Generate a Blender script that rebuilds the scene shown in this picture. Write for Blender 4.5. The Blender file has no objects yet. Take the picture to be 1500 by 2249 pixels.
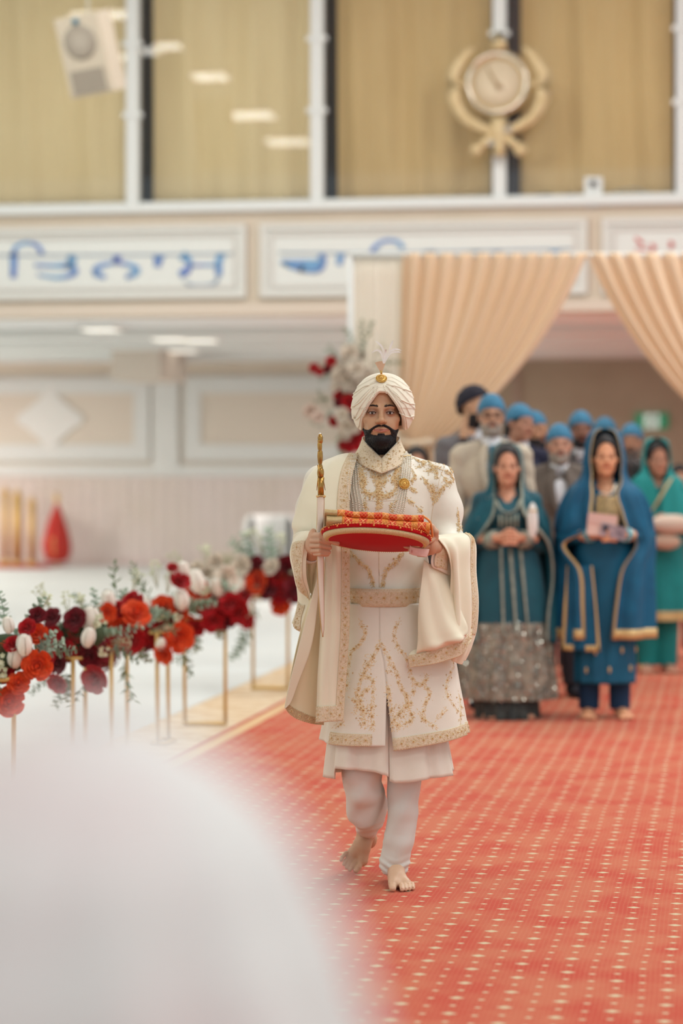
import bpy, math, random
import numpy as np
from mathutils import Vector, Matrix
from mathutils.bvhtree import BVHTree

random.seed(7)
rng = np.random.default_rng(7)
SC = bpy.context.scene
COL = SC.collection
PI = math.pi

# ---------------------------------------------------------------- camera
FPX, PX0, PYH, CH = 5310.0, 750.0, 1020.0, 1.48       # focal in px, centre column, horizon row, lens height
YAW = math.radians(9.25)                              # camera looks a little left of the hall's axis (+Y)
cy_, sy_ = math.cos(YAW), math.sin(YAW)
cam_d = bpy.data.cameras.new('camera')
cam = bpy.data.objects.new('camera', cam_d); COL.objects.link(cam)
cam.location = (0, 0, CH); cam.rotation_euler = (PI/2, 0, YAW)
cam_d.sensor_fit = 'VERTICAL'; cam_d.sensor_height = 36.0; cam_d.sensor_width = 24.0
cam_d.lens = FPX/2249*36.0
cam_d.shift_y = -(2249/2 - PYH)/2249
cam_d.clip_end = 200; cam_d.clip_start = 0.05
cam_d.dof.use_dof = True; cam_d.dof.focus_distance = 8.36
cam_d.dof.aperture_fstop = 1.6
SC.camera = cam

# ---------------------------------------------------------------- world, light, exposure
SC.view_settings.view_transform = 'Standard'; SC.view_settings.look = 'None'
SC.view_settings.gamma = 1.0; SC.view_settings.exposure = -0.03
SC.view_settings.use_curve_mapping = False
world = bpy.data.worlds.new('hall_light'); SC.world = world; world.use_nodes = True
world.node_tree.nodes['Background'].inputs[0].default_value = (0.90, 0.98, 1.0, 1)
world.node_tree.nodes['Background'].inputs[1].default_value = 0.78

def area(name, loc, size, power, rot=(0, 0, 0), col=(.97, 1.0, .98), sy=None):
    l = bpy.data.lights.new(name, 'AREA'); l.energy = power; l.size = size; l.color = col
    if sy: l.shape = 'RECTANGLE'; l.size_y = sy
    o = bpy.data.objects.new(name, l); COL.objects.link(o); o.location = loc; o.rotation_euler = rot
    return o
HALL_Z = 7.5
# added fill lights without fixtures, kept outside the ceiling strip the gallery glass mirrors
for (x, y, p) in ((2.2, 1, 190), (2.6, 6, 190), (2.2, 10.5, 180), (2.4, 14.5, 280), (-16.2, 2, 300), (-14.6, 8, 250), (-13, 13.5, 190), (-8, 18.6, 150), (-3.5, 18.6, 170), (1, 18.6, 170)):
    area('hall_fill', (x, y, HALL_Z-.06), 2.4, p)
for (x, y, p) in ((-13, 26.5, 400), (-13.5, 31, 400), (-3.3, 26.6, 120), (-3.9, 30.6, 85), (1.5, 26, 80), (2.0, 31, 50)):
    area('recess_fill', (x, y, 2.90), 1.2, p, col=(1, .95, .89))  # added fill lights under the soffit, placed out of the camera's sight

# ---------------------------------------------------------------- frame helpers
def W(xc, zc, h=0.0):
    """camera-aligned ground coordinates -> hall coordinates"""
    return Vector((xc*cy_ - zc*sy_, xc*sy_ + zc*cy_, h))
def at(px, py, zc):
    return W((px-PX0)/FPX*zc, zc, CH-(py-PYH)/FPX*zc)
def ground(px, py):
    return at(px, py, FPX*CH/(py-PYH))
def onY(px, py, Y):
    d = W((px-PX0)/FPX, 1.0, 0); t = Y/d.y
    return Vector((d.x*t, Y, CH-(py-PYH)/FPX*t))

# ---------------------------------------------------------------- materials
def lin(c):
    return tuple(((v/255)/12.92 if v/255 <= .04045 else ((v/255+.055)/1.055)**2.4) for v in c[:3]) + (1.0,)
MATS = {}
def mat(name, c, rough=.75, metal=0.0, c2=None, nscale=30, bump=0.0, bscale=200, sheen=0.0, spec=.4,
        emit=None, estr=0.0, stretch=None, sss=0.0, contrast=.5):
    if name in MATS: return MATS[name]
    m = bpy.data.materials.new(name); m.use_nodes = True; MATS[name] = m
    nt = m.node_tree; N = nt.nodes; Lk = nt.links
    b = N['Principled BSDF']
    b.inputs['Base Color'].default_value = lin(c); b.inputs['Roughness'].default_value = rough
    b.inputs['Metallic'].default_value = metal; b.inputs['Specular IOR Level'].default_value = spec
    if sheen: b.inputs['Sheen Weight'].default_value = sheen
    if sss:
        b.inputs['Subsurface Weight'].default_value = sss; b.inputs['Subsurface Scale'].default_value = .006
        b.inputs['Subsurface Radius'].default_value = (1.0, .35, .2)
    if emit:
        b.inputs['Emission Color'].default_value = lin(emit); b.inputs['Emission Strength'].default_value = estr
    tc = N.new('ShaderNodeTexCoord'); src = tc.outputs['Object']
    if stretch:
        mp = N.new('ShaderNodeMapping'); mp.inputs['Scale'].default_value = stretch
        Lk.new(src, mp.inputs[0]); src = mp.outputs[0]
    if c2:
        nz = N.new('ShaderNodeTexNoise'); nz.inputs['Scale'].default_value = nscale; nz.inputs['Detail'].default_value = 4
        Lk.new(src, nz.inputs['Vector'])
        rp = N.new('ShaderNodeValToRGB'); rp.color_ramp.elements[0].color = lin(c); rp.color_ramp.elements[1].color = lin(c2)
        rp.color_ramp.elements[0].position = .5-contrast*.4; rp.color_ramp.elements[1].position = .5+contrast*.4
        Lk.new(nz.outputs['Fac'], rp.inputs[0]); Lk.new(rp.outputs[0], b.inputs['Base Color'])
    if bump:
        nb = N.new('ShaderNodeTexNoise'); nb.inputs['Scale'].default_value = bscale; nb.inputs['Detail'].default_value = 3
        Lk.new(src, nb.inputs['Vector'])
        bp = N.new('ShaderNodeBump'); bp.inputs['Strength'].default_value = bump; bp.inputs['Distance'].default_value = .002
        Lk.new(nb.outputs['Fac'], bp.inputs['Height']); Lk.new(bp.outputs[0], b.inputs['Normal'])
    return m
def vcol_mat(name, rough=.5, sss=.0, spec=.35, bump=.12, bscale=420):
    m = mat(name, (200, 160, 130), rough, sss=sss, spec=spec, bump=bump, bscale=bscale)
    nt = m.node_tree; a = nt.nodes.new('ShaderNodeVertexColor'); a.layer_name = 'Col'
    nt.links.new(a.outputs[0], nt.nodes['Principled BSDF'].inputs['Base Color'])
    return m

# ---------------------------------------------------------------- objects
def link(o, parent=None):
    COL.objects.link(o)
    if parent is not None: o.parent = parent
    return o
def tag(o, label=None, cat=None, group=None, kind=None):
    if label: o['label'] = label
    if cat: o['category'] = cat
    if group: o['group'] = group
    if kind: o['kind'] = kind
    return o
def empty(name, loc=(0, 0, 0), rz=0.0, label=None, cat=None, group=None):
    o = bpy.data.objects.new(name, None); COL.objects.link(o); o.location = loc; o.rotation_euler = (0, 0, rz)
    o.empty_display_size = .05
    return tag(o, label, cat, group)
def mk(name, V, F, m, parent=None, smooth=True, col=None, rim=None):
    V = np.asarray(V, dtype=np.float32).reshape(-1, 3)
    me = bpy.data.meshes.new(name)
    if isinstance(F, np.ndarray):
        n = F.shape[1]; k = F.shape[0]
        me.vertices.add(len(V)); me.vertices.foreach_set('co', V.ravel())
        me.loops.add(k*n); me.loops.foreach_set('vertex_index', F.astype(np.int32).ravel())
        me.polygons.add(k); me.polygons.foreach_set('loop_start', np.arange(0, k*n, n, dtype=np.int32))
        me.polygons.foreach_set('loop_total', np.full(k, n, dtype=np.int32))
        me.update(calc_edges=True); me.validate()
    else:
        me.from_pydata([tuple(map(float, v)) for v in V], [], F); me.update()
    if smooth: me.polygons.foreach_set('use_smooth', np.ones(len(me.polygons), dtype=bool))
    me.materials.append(m)
    if col is not None:
        a = me.color_attributes.new('Col', 'FLOAT_COLOR', 'POINT')
        c4 = np.ones((len(V), 4), dtype=np.float32); c4[:, :3] = col
        a.data.foreach_set('color', c4.ravel())
    o = bpy.data.objects.new(name, me); link(o, parent)
    return o
def solid(o, t=.004, off=0.0):
    s = o.modifiers.new('thickness', 'SOLIDIFY'); s.thickness = t; s.offset = off
    return o

class MB:
    """collects simple solids and links them as one mesh"""
    def __init__(s): s.V = []; s.F = []
    def add(s, V, F):
        n = len(s.V); s.V += [tuple(map(float, v)) for v in V]; s.F += [tuple(int(i)+n for i in f) for f in F]; return s
    def box(s, c, d, M=None):
        x, y, z = d[0]/2, d[1]/2, d[2]/2
        vs = [Vector((sx*x, sy*y, sz*z)) for sx in (-1, 1) for sy in (-1, 1) for sz in (-1, 1)]
        if M is not None: vs = [M @ v for v in vs]
        vs = [v + Vector(c) for v in vs]
        return s.add(vs, [(0, 1, 3, 2), (4, 6, 7, 5), (0, 4, 5, 1), (2, 3, 7, 6), (0, 2, 6, 4), (1, 5, 7, 3)])
    def tube(s, pts, r, n=8, cap=True, flat=1.0):
        pts = [Vector(p) for p in pts]
        if len(pts) < 2: return s
        rs = r if hasattr(r, '__len__') else [r]*len(pts)
        base = len(s.V); up = Vector((0, 0, 1))
        for i, p in enumerate(pts):
            t = (pts[min(i+1, len(pts)-1)] - pts[max(i-1, 0)])
            if t.length < 1e-9: t = Vector((0, 0, 1))
            t.normalize()
            a = t.cross(up)
            if a.length < .05: a = t.cross(Vector((0, 1, 0)))
            a.normalize(); b = a.cross(t)
            for k in range(n):
                an = 2*PI*k/n
                s.V.append(tuple(p + (a*math.cos(an) + b*math.sin(an)*flat)*rs[i]))
        for i in range(len(pts)-1):
            for k in range(n):
                q = base+i*n; s.F.append((q+k, q+(k+1) % n, q+n+(k+1) % n, q+n+k))
        if cap:
            s.F.append(tuple(base+k for k in reversed(range(n)))); q = base+(len(pts)-1)*n
            s.F.append(tuple(q+k for k in range(n)))
        return s
    def lathe(s, prof, c=(0, 0, 0), n=24, M=None):
        base = len(s.V)
        for (r, z) in prof:
            for k in range(n):
                v = Vector((r*math.cos(2*PI*k/n), r*math.sin(2*PI*k/n), z))
                if M is not None: v = M @ v
                s.V.append(tuple(v+Vector(c)))
        for i in range(len(prof)-1):
            for k in range(n):
                q = base+i*n; s.F.append((q+k, q+(k+1) % n, q+n+(k+1) % n, q+n+k))
        s.F.append(tuple(base+k for k in reversed(range(n)))); q = base+(len(prof)-1)*n
        s.F.append(tuple(q+k for k in range(n)))
        return s
    def ball(s, c, r, n=6, m=4, sc=(1, 1, 1), M=None):
        base = len(s.V); c = Vector(c)
        for j in range(1, m):
            for k in range(n):
                v = Vector((math.sin(PI*j/m)*math.cos(2*PI*k/n)*sc[0], math.sin(PI*j/m)*math.sin(2*PI*k/n)*sc[1], math.cos(PI*j/m)*sc[2]))*r
                if M is not None: v = M @ v
                s.V.append(tuple(v+c))
        t = Vector((0, 0, r*sc[2])); bt = Vector((0, 0, -r*sc[2]))
        if M is not None: t = M @ t; bt = M @ bt
        s.V.append(tuple(c+t)); s.V.append(tuple(c+bt)); T = len(s.V)-2
        for j in range(m-2):
            for k in range(n):
                q = base+j*n; s.F.append((q+k, q+n+k, q+n+(k+1) % n, q+(k+1) % n))
        for k in range(n):
            s.F.append((T, base+k, base+(k+1) % n)); q = base+(m-2)*n; s.F.append((T+1, q+(k+1) % n, q+k))
        return s
    def build(s, name, m, parent=None, smooth=True):
        if not s.F: return None
        return mk(name, s.V, s.F, m, parent, smooth)

# ---------------------------------------------------------------- smooth surfaces grown from implicit bodies
def surfnet(F, org, h):
    nx, ny, nz = F.shape
    ins = F < 0
    c = [ins[i:nx-1+i, j:ny-1+j, k:nz-1+k] for i in (0, 1) for j in (0, 1) for k in (0, 1)]
    s = sum(x.astype(np.int8) for x in c); m = (s > 0) & (s < 8)
    idx = np.argwhere(m)
    if len(idx) == 0: return np.zeros((0, 3)), np.zeros((0, 4), int)
    offs = np.array([(i, j, k) for i in (0, 1) for j in (0, 1) for k in (0, 1)])
    f = np.stack([F[idx[:, 0]+o[0], idx[:, 1]+o[1], idx[:, 2]+o[2]] for o in offs], 1)
    acc = np.zeros((len(idx), 3)); cnt = np.zeros(len(idx))
    for a in range(8):
        for b in range(a+1, 8):
            if np.abs(offs[a]-offs[b]).sum() != 1: continue
            x = (f[:, a] < 0) != (f[:, b] < 0)
            t = np.where(x, f[:, a]/np.where(x, f[:, a]-f[:, b], 1), 0)
            p = offs[a]+(offs[b]-offs[a])*t[:, None]
            acc[x] += p[x]; cnt[x] += 1
    V = (idx+acc/cnt[:, None])*h+np.asarray(org)
    vid = np.full(m.shape, -1, dtype=np.int64); vid[m] = np.arange(len(idx))
    faces = []
    for ax in range(3):
        o1, o2 = (ax+1) % 3, (ax+2) % 3
        lo = [slice(1, -1)]*3; hi = [slice(1, -1)]*3
        lo[ax] = slice(0, F.shape[ax]-1); hi[ax] = slice(1, F.shape[ax])
        A = ins[tuple(lo)]; B = ins[tuple(hi)]
        e = np.argwhere(A != B)
        if len(e) == 0: continue
        fl = A[tuple(e.T)]
        e = e+1; e[:, ax] -= 1
        q = []
        for (d1, d2) in ((-1, -1), (0, -1), (0, 0), (-1, 0)):
            g = e.copy(); g[:, o1] += d1; g[:, o2] += d2
            q.append(vid[tuple(g.T)])
        q = np.stack(q, 1); q = q[(q >= 0).all(1)] if (q < 0).any() else q
        if len(q) == len(fl): q[~fl] = q[~fl][:, ::-1]
        faces.append(q)
    return V, np.concatenate(faces)
def smin(a, b, k):
    h = np.clip(.5+.5*(a-b)/k, 0, 1)
    return a*(1-h)+b*h-k*h*(1-h)
class Blob:
    def __init__(s, lo, hi, h):
        s.lo = np.array(lo, float); s.h = h
        s.n = np.ceil((np.array(hi)-s.lo)/h).astype(int)+1
        s.F = np.full(s.n, 1.0, dtype=np.float32)
        s.ax = [s.lo[i]+np.arange(s.n[i])*h for i in range(3)]
        s.M = None
    def tr(s, p):
        return np.array(p, float) if s.M is None else np.array(s.M @ Vector(p))
    def blk(s, lo, hi, pad):
        a = np.clip(np.floor((np.array(lo)-pad-s.lo)/s.h).astype(int), 0, s.n)
        b = np.clip(np.ceil((np.array(hi)+pad-s.lo)/s.h).astype(int)+1, 0, s.n)
        return tuple(slice(a[i], b[i]) for i in range(3))
    def xyz(s, sl):
        return np.meshgrid(*[s.ax[i][sl[i]] for i in range(3)], indexing='ij', sparse=True)
    def app(s, sl, d, k, op):
        A = s.F[sl]
        if A.size == 0: return
        if op == '+': s.F[sl] = smin(A, d, k)
        elif op == '-': s.F[sl] = -smin(-A, d, k)
    def cone(s, p0, p1, r0, r1=None, k=.015, op='+'):
        r1 = r0 if r1 is None else r1
        p0 = s.tr(p0); p1 = s.tr(p1); R = max(r0, r1)
        sl = s.blk(np.minimum(p0, p1)-R, np.maximum(p0, p1)+R, k+2*s.h)
        X, Y, Z = s.xyz(sl); d = p1-p0; L2 = max(d @ d, 1e-9)
        t = np.clip(((X-p0[0])*d[0]+(Y-p0[1])*d[1]+(Z-p0[2])*d[2])/L2, 0, 1)
        D = np.sqrt((X-p0[0]-t*d[0])**2+(Y-p0[1]-t*d[1])**2+(Z-p0[2]-t*d[2])**2)-(r0+(r1-r0)*t)
        s.app(sl, D, k, op); return s
    def chain(s, pts, rs, k=.008, op='+'):
        for i in range(len(pts)-1): s.cone(pts[i], pts[i+1], rs[i], rs[i+1], k, op)
        return s
    def ell(s, c, r, k=.015, op='+', R=None):
        c = s.tr(c); r = np.array(r, float); m = r.max()
        Q = None
        if s.M is not None: Q = s.M.to_3x3()
        if R is not None: Q = (Q @ R) if Q is not None else R
        sl = s.blk(c-m, c+m, k+2*s.h) if Q is not None else s.blk(c-r, c+r, k+2*s.h)
        X, Y, Z = s.xyz(sl); X = X-c[0]; Y = Y-c[1]; Z = Z-c[2]
        if Q is not None:
            q = np.array(Q.normalized())
            X, Y, Z = (q[0, 0]*X+q[1, 0]*Y+q[2, 0]*Z, q[0, 1]*X+q[1, 1]*Y+q[2, 1]*Z, q[0, 2]*X+q[1, 2]*Y+q[2, 2]*Z)
        k0 = np.sqrt((X/r[0])**2+(Y/r[1])**2+(Z/r[2])**2)
        k1 = np.sqrt((X/r[0]**2)**2+(Y/r[1]**2)**2+(Z/r[2]**2)**2)
        D = k0*(k0-1)/np.maximum(k1, 1e-6)
        s.app(sl, D, k, op); return s
    def mesh(s):
        s.F[0] = s.F[-1] = 1; s.F[:, 0] = s.F[:, -1] = 1; s.F[:, :, 0] = s.F[:, :, -1] = 1
        return surfnet(s.F, s.lo, s.h)

# ---------------------------------------------------------------- cloth sheets
def cr(P, n):
    """Catmull-Rom resampling of P (k, ...) to n samples"""
    P = np.asarray(P, float); k = len(P)
    if k == 2:
        t = np.linspace(0, 1, n).reshape((-1,)+(1,)*(P.ndim-1)); return P[0]*(1-t)+P[1]*t
    Q = np.concatenate([[2*P[0]-P[1]], P, [2*P[-1]-P[-2]]])
    u = np.linspace(0, k-1, n); i = np.minimum(u.astype(int), k-2); t = (u-i).reshape((-1,)+(1,)*(P.ndim-1))
    a, b, c, d = Q[i], Q[i+1], Q[i+2], Q[i+3]
    return .5*((2*b)+(c-a)*t+(2*a-5*b+4*c-d)*t**2+(3*b-a-3*c+d)*t**3)
def grid_faces(nv, nu, wrap=False):
    a = np.arange(nv*nu).reshape(nv, nu)
    if wrap: a = np.concatenate([a, a[:, :1]], 1)
    return np.stack([a[:-1, :-1], a[:-1, 1:], a[1:, 1:], a[1:, :-1]], -1).reshape(-1, 4)
def normals(G):
    du = np.gradient(G, axis=1); dv = np.gradient(G, axis=0)
    n = np.cross(du, dv); return n/np.maximum(np.linalg.norm(n, axis=-1, keepdims=True), 1e-9)
def sheet_grid(rows, nv=60, nu=40, fold=None):
    R = np.stack([cr(np.array([tuple(p) for p in r], float), nu) for r in rows])
    G = cr(R, nv)
    if fold is not None:
        v, u = np.meshgrid(np.linspace(0, 1, nv), np.linspace(0, 1, nu), indexing='ij')
        G = G+normals(G)*fold(u, v)[..., None]
    return G
def sheet(name, G, m, parent, thick=.003, wrap=False):
    nv, nu = G.shape[:2]
    o = mk(name, G.reshape(-1, 3), grid_faces(nv, nu, wrap), m, parent)
    if thick: solid(o, thick)
    return o
def bil(G, u, v):
    nv, nu = G.shape[:2]; x = np.clip(u, 0, 1)*(nu-1); y = np.clip(v, 0, 1)*(nv-1)
    i = np.minimum(x.astype(int), nu-2); j = np.minimum(y.astype(int), nv-2); fx = (x-i)[..., None]; fy = (y-j)[..., None]
    return (G[j, i]*(1-fx)+G[j, i+1]*fx)*(1-fy)+(G[j+1, i]*(1-fx)+G[j+1, i+1]*fx)*fy
# ================================================================ STRUCTURE
YF, YB, ZC = 23.2, 34.5, 2.965          # gallery face, far wall, soffit height
XL, XR = -18.0, 6.0
M_wall = mat('wall_cream', (224, 214, 200), .8, c2=(216, 206, 192), nscale=3)
M_white = mat('white_paint', (218, 220, 217), .6)
M_panel = mat('panel_white', (220, 222, 217), .55)
M_dark = mat('dark_void', (52, 44, 48), .9)
M_gold = mat('gold_metal', (206, 168, 92), .3, metal=.85, bump=.1, bscale=60)
M_goldpaint = mat('gold_paint', (214, 178, 108), .42, metal=.25, c2=(200, 160, 92), nscale=14)

def bx(name, x0, x1, y0, y1, z0, z1, m, parent=None, kind=None):
    o = MB().box(((x0+x1)/2, (y0+y1)/2, (z0+z1)/2), (abs(x1-x0), abs(y1-y0), abs(z1-z0))).build(name, m, parent, False)
    if kind: o['kind'] = kind
    return o

# ---- carpet: diamond weave, all procedural
def carpet_material():
    m = bpy.data.materials.new('carpet_weave'); m.use_nodes = True; nt = m.node_tree; N = nt.nodes; Lk = nt.links
    b = N['Principled BSDF']; b.inputs['Roughness'].default_value = .95; b.inputs['Specular IOR Level'].default_value = .15
    b.inputs['Sheen Weight'].default_value = .12
    tc = N.new('ShaderNodeTexCoord'); sp = N.new('ShaderNodeSeparateXYZ'); Lk.new(tc.outputs['Object'], sp.inputs[0])
    def val(x):
        return x
    def mth(op, a, c=None, d=None):
        n = N.new('ShaderNodeMath'); n.operation = op
        for i, q in enumerate((a, c, d)):
            if q is None: continue
            if isinstance(q, (int, float)): n.inputs[i].default_value = q
            else: Lk.new(q, n.inputs[i])
        return n.outputs[0]
    A, B = .1425, .194
    X, Y = sp.outputs[0], sp.outputs[1]
    # a little waver so that the rows are hand-laid, not ruled
    wob = N.new('ShaderNodeTexNoise'); wob.inputs['Scale'].default_value = 1.3; Lk.new(tc.outputs['Object'], wob.inputs['Vector'])
    X2 = mth('ADD', X, mth('MULTIPLY', mth('SUBTRACT', wob.outputs[0], .5), .03))
    def lattice(uoff, voff, stagger, a, bb, wx, wy, soft=.12):
        u = mth('ADD', mth('DIVIDE', X2, a), uoff); ui = mth('ROUND', u)
        du = mth('ABSOLUTE', mth('SUBTRACT', u, ui))
        v = mth('ADD', mth('ADD', mth('DIVIDE', Y, bb), voff), mth('MULTIPLY', ui, stagger))
        dv = mth('ABSOLUTE', mth('SUBTRACT', v, mth('ROUND', v)))
        s = mth('ADD', mth('DIVIDE', mth('MULTIPLY', du, a), wx), mth('DIVIDE', mth('MULTIPLY', dv, bb), wy))
        r = N.new('ShaderNodeMapRange'); Lk.new(s, r.inputs[0])
        r.inputs[1].default_value = 1+soft; r.inputs[2].default_value = 1-soft; r.inputs[3].default_value = 0; r.inputs[4].default_value = 1
        return r.outputs[0]
    big = lattice(.35, .1, .5, A, B, .0235, .0175)
    sm1 = lattice(.35, .6, .5, A, B, .0130, .0095)
    sm2 = lattice(.85, .35, 0.0, A, B/2, .0130, .0095)
    dots = lattice(.0, .0, .5, A/10, B/10, .0032, .0032, .4)
    dia = mth('MAXIMUM', mth('MAXIMUM', big, sm1), sm2)
    # base reds
    nz = N.new('ShaderNodeTexNoise'); nz.inputs['Scale'].default_value = 4.5; nz.inputs['Detail'].default_value = 5
    mp = N.new('ShaderNodeMapping'); mp.inputs['Scale'].default_value = (1.0, .8, 1); Lk.new(tc.outputs['Object'], mp.inputs[0]); Lk.new(mp.outputs[0], nz.inputs['Vector'])
    rp = N.new('ShaderNodeValToRGB'); e = rp.color_ramp.elements
    e[0].position = .36; e[0].color = lin((190, 62, 34)); e[1].position = .6; e[1].color = lin((196, 104, 70))
    Lk.new(nz.outputs[0], rp.inputs[0])
    fz = N.new('ShaderNodeTexNoise'); fz.inputs['Scale'].default_value = 160; fz.inputs['Detail'].default_value = 2; Lk.new(tc.outputs['Object'], fz.inputs['Vector'])
    def mix(f, a, c):
        n = N.new('ShaderNodeMix'); n.data_type = 'RGBA'
        if isinstance(f, (int, float)): n.inputs[0].default_value = f
        else: Lk.new(f, n.inputs[0])
        for i, q in ((6, a), (7, c)):
            if isinstance(q, tuple): n.inputs[i].default_value = q
            else: Lk.new(q, n.inputs[i])
        return n.outputs[2]
    c = mix(mth('MULTIPLY', fz.outputs[0], .35), rp.outputs[0], lin((172, 76, 52)))
    c = mix(mth('MULTIPLY', dots, .7), c, lin((200, 132, 96)))
    c = mix(dia, c, lin((204, 190, 154)))
    # woven border along the left edge, by distance from the aisle's axis
    bz = N.new('ShaderNodeTexNoise'); bz.inputs['Scale'].default_value = 7; Lk.new(tc.outputs['Object'], bz.inputs['Vector'])
    br = N.new('ShaderNodeValToRGB'); br.color_ramp.elements[0].color = lin((206, 176, 138)); br.color_ramp.elements[1].color = lin((222, 202, 172))
    br.color_ramp.elements[0].position = .4; br.color_ramp.elements[1].position = .6; Lk.new(bz.outputs[0], br.inputs[0])
    stripe = mth('LESS_THAN', X, -2.69); c = mix(stripe, c, lin((214, 180, 134)))
    c = mix(mth('LESS_THAN', X, -2.765), c, lin((182, 80, 60)))
    c = mix(mth('LESS_THAN', X, -2.80), c, br.outputs[0])
    Lk.new(c, b.inputs['Base Color'])
    bp = N.new('ShaderNodeBump'); bp.inputs['Strength'].default_value = .5; bp.inputs['Distance'].default_value = .004
    Lk.new(fz.outputs[0], bp.inputs['Height']); Lk.new(bp.outputs[0], b.inputs['Normal'])
    return m
bx('floor', XL, XR, -3, YB+.3, -.12, -.012, mat('floor_underlay', (170, 70, 56), .95), kind='structure')
cpt = bx('patterned_carpet', -3.6, XR-.2, -2.8, YB-.27, -.012, 0.0, carpet_material())
tag(cpt, 'red aisle carpet woven with rows of cream diamonds and a beige border', 'carpet')
bk = bx('plain_carpet', XL+.4, onY(160, 1240, YB).x, YB-1.6, YB-.2, 0.014, 0.022, mat('plain_red', (176, 52, 46), .95))
tag(bk, 'plain red carpet strip in front of the far wall at the left', 'carpet')
# white floor sheet with slow wrinkles
nx_, ny_ = 70, 90
xs = np.linspace(XL+.3, -3.27, nx_); ys = np.linspace(-2.5, YB-.15, ny_)
gx, gy = np.meshgrid(xs, ys)
gz = .004+.004*np.sin(gx*2.1+np.sin(gy*.8)*2)*np.sin(gy*.9+gx*.6)+.003*rng.random(gx.shape)
gz[:, -1] = .002
G = np.stack([gx, gy, np.maximum(gz, .001)], -1)
ws = sheet('floor_sheet', G, mat('white_sheet', (204, 208, 206), .85, c2=(212, 215, 212), nscale=.6), None, 0)
tag(ws, 'wide white cloth sheet covering the floor left of the aisle', 'floor sheet')

# ---- shell
bx('wall_back', XL, XR, YB, YB+.3, -.12, ZC+.2, M_wall, kind='structure')
bx('ceiling', XL, XR, -3, YF+2.2, HALL_Z, HALL_Z+.15, mat('ceiling_white', (222, 220, 214), .9), kind='structure')
bx('trim_soffit', XL, XR, YF+.35, YB, ZC, ZC+.15, mat('soffit', (224, 226, 226), .85), kind='structure')
bx('wall_gallery', XL, XR, YF, YF+.35, ZC-.02, onY(300, 462, YF).z, mat('fascia', (208, 194, 176), .75, c2=(202, 188, 168), nscale=2), kind='structure')
bx('wall_gallery_back', XL, XR, YF+1.6, YF+1.8, 3.4, HALL_Z, M_dark, kind='structure')
bx('floor_gallery', XL, XR, YF+.35, YF+1.6, 3.4, 3.5, M_dark, kind='structure')
zs = onY(600, 452, YF).z
bx('trim_sill', XL, XR, YF-.06, YF+.36, zs-.05, zs+.03, M_white, kind='structure')
bx('trim_lower', XL, XR, YF-.05, YF, ZC-.02, ZC+.09, mat('fascia_lip', (212, 198, 182), .7), kind='structure')

# gallery posts, glass and curtains
posts = [-115, 291, 696, 1097, 1499, 1903]
pX = [onY(p, 230, YF).x for p in posts]
for i, x in enumerate(pX):
    r = bx('trim_%d' % (i+1), x-.062, x+.062, YF-.02, YF+.1, zs+.03, HALL_Z, M_white, kind='structure')
    for zz in (4.9, 5.6, 6.3):
        bx('clip', x-.1, x+.1, YF-.03, YF+.02, zz, zz+.05, M_white, r)
def glass_material():
    m = bpy.data.materials.new('gallery_glass'); m.use_nodes = True; nt = m.node_tree; N = nt.nodes; N.clear()
    o = N.new('ShaderNodeOutputMaterial'); t = N.new('ShaderNodeBsdfTransparent'); g = N.new('ShaderNodeBsdfGlossy')
    g.inputs['Roughness'].default_value = .015; g.inputs['Color'].default_value = (1, 1, 1, 1)
    f = N.new('ShaderNodeFresnel'); f.inputs[0].default_value = 1.5; mx = N.new('ShaderNodeMixShader')
    nt.links.new(f.outputs[0], mx.inputs[0]); nt.links.new(t.outputs[0], mx.inputs[1]); nt.links.new(g.outputs[0], mx.inputs[2]); nt.links.new(mx.outputs[0], o.inputs[0])
    return m
M_glass = glass_material()
M_cur = [mat('curtain_gold_a', (238, 218, 170), .7, c2=(232, 210, 160), nscale=2, stretch=(1.5, 1, .4)),
         mat('curtain_gold_b', (224, 194, 138), .7, c2=(215, 184, 127), nscale=2, stretch=(1.5, 1, .4))]
curlab = ['tan curtain behind the gallery glass, behind the hanging loudspeaker', 'tan curtain behind the gallery glass in the second bay from the left',
          'tan gallery curtain left of the gold emblem', 'tan gallery curtain right of the gold emblem', 'tan gallery curtain in the bay cut off by the right edge']
gapl = [.1, .1, .13, .17, .1]; gapr = [.1, .14, .12, .1, .1]
for i in range(5):
    x0, x1 = pX[i], pX[i+1]
    w = empty('window_%d' % (i+1), ((x0+x1)/2, YF+.04, 0)); w['kind'] = 'structure'
    g = MB().box((0, 0, (zs+.03+HALL_Z)/2), (x1-x0-.12, .008, HALL_Z-zs-.03)).build('glass_pane', M_glass, w, False)
    MB().box((0, 0, zs+.045), (x1-x0-.12, .05, .03)).build('rail', M_white, w, False)
    a, b = x0+gapl[i], x1-gapr[i]
    nu, nv = 90, 24
    u = np.linspace(0, 1, nu); v = np.linspace(0, 1, nv)
    U, Vv = np.meshgrid(u, v)
    ph = i*1.7
    fold = .035*np.sin(U*13+ph+.8*np.sin(Vv*3+ph))+.02*np.sin(U*31+ph*2+Vv*1.5)+.05*np.sin((U-.2)*7+Vv*4+ph)*(1-Vv)
    z = zs+.05+(HALL_Z-zs-.1)*Vv
    Gc = np.stack([a+(b-a)*U, YF+.42+fold, z], -1)
    c = sheet('curtain', Gc, M_cur[1 if i > 1 else 0], None, .004)
    tag(c, curlab[i], 'curtain', 'curtains behind the gallery glass')

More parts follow.
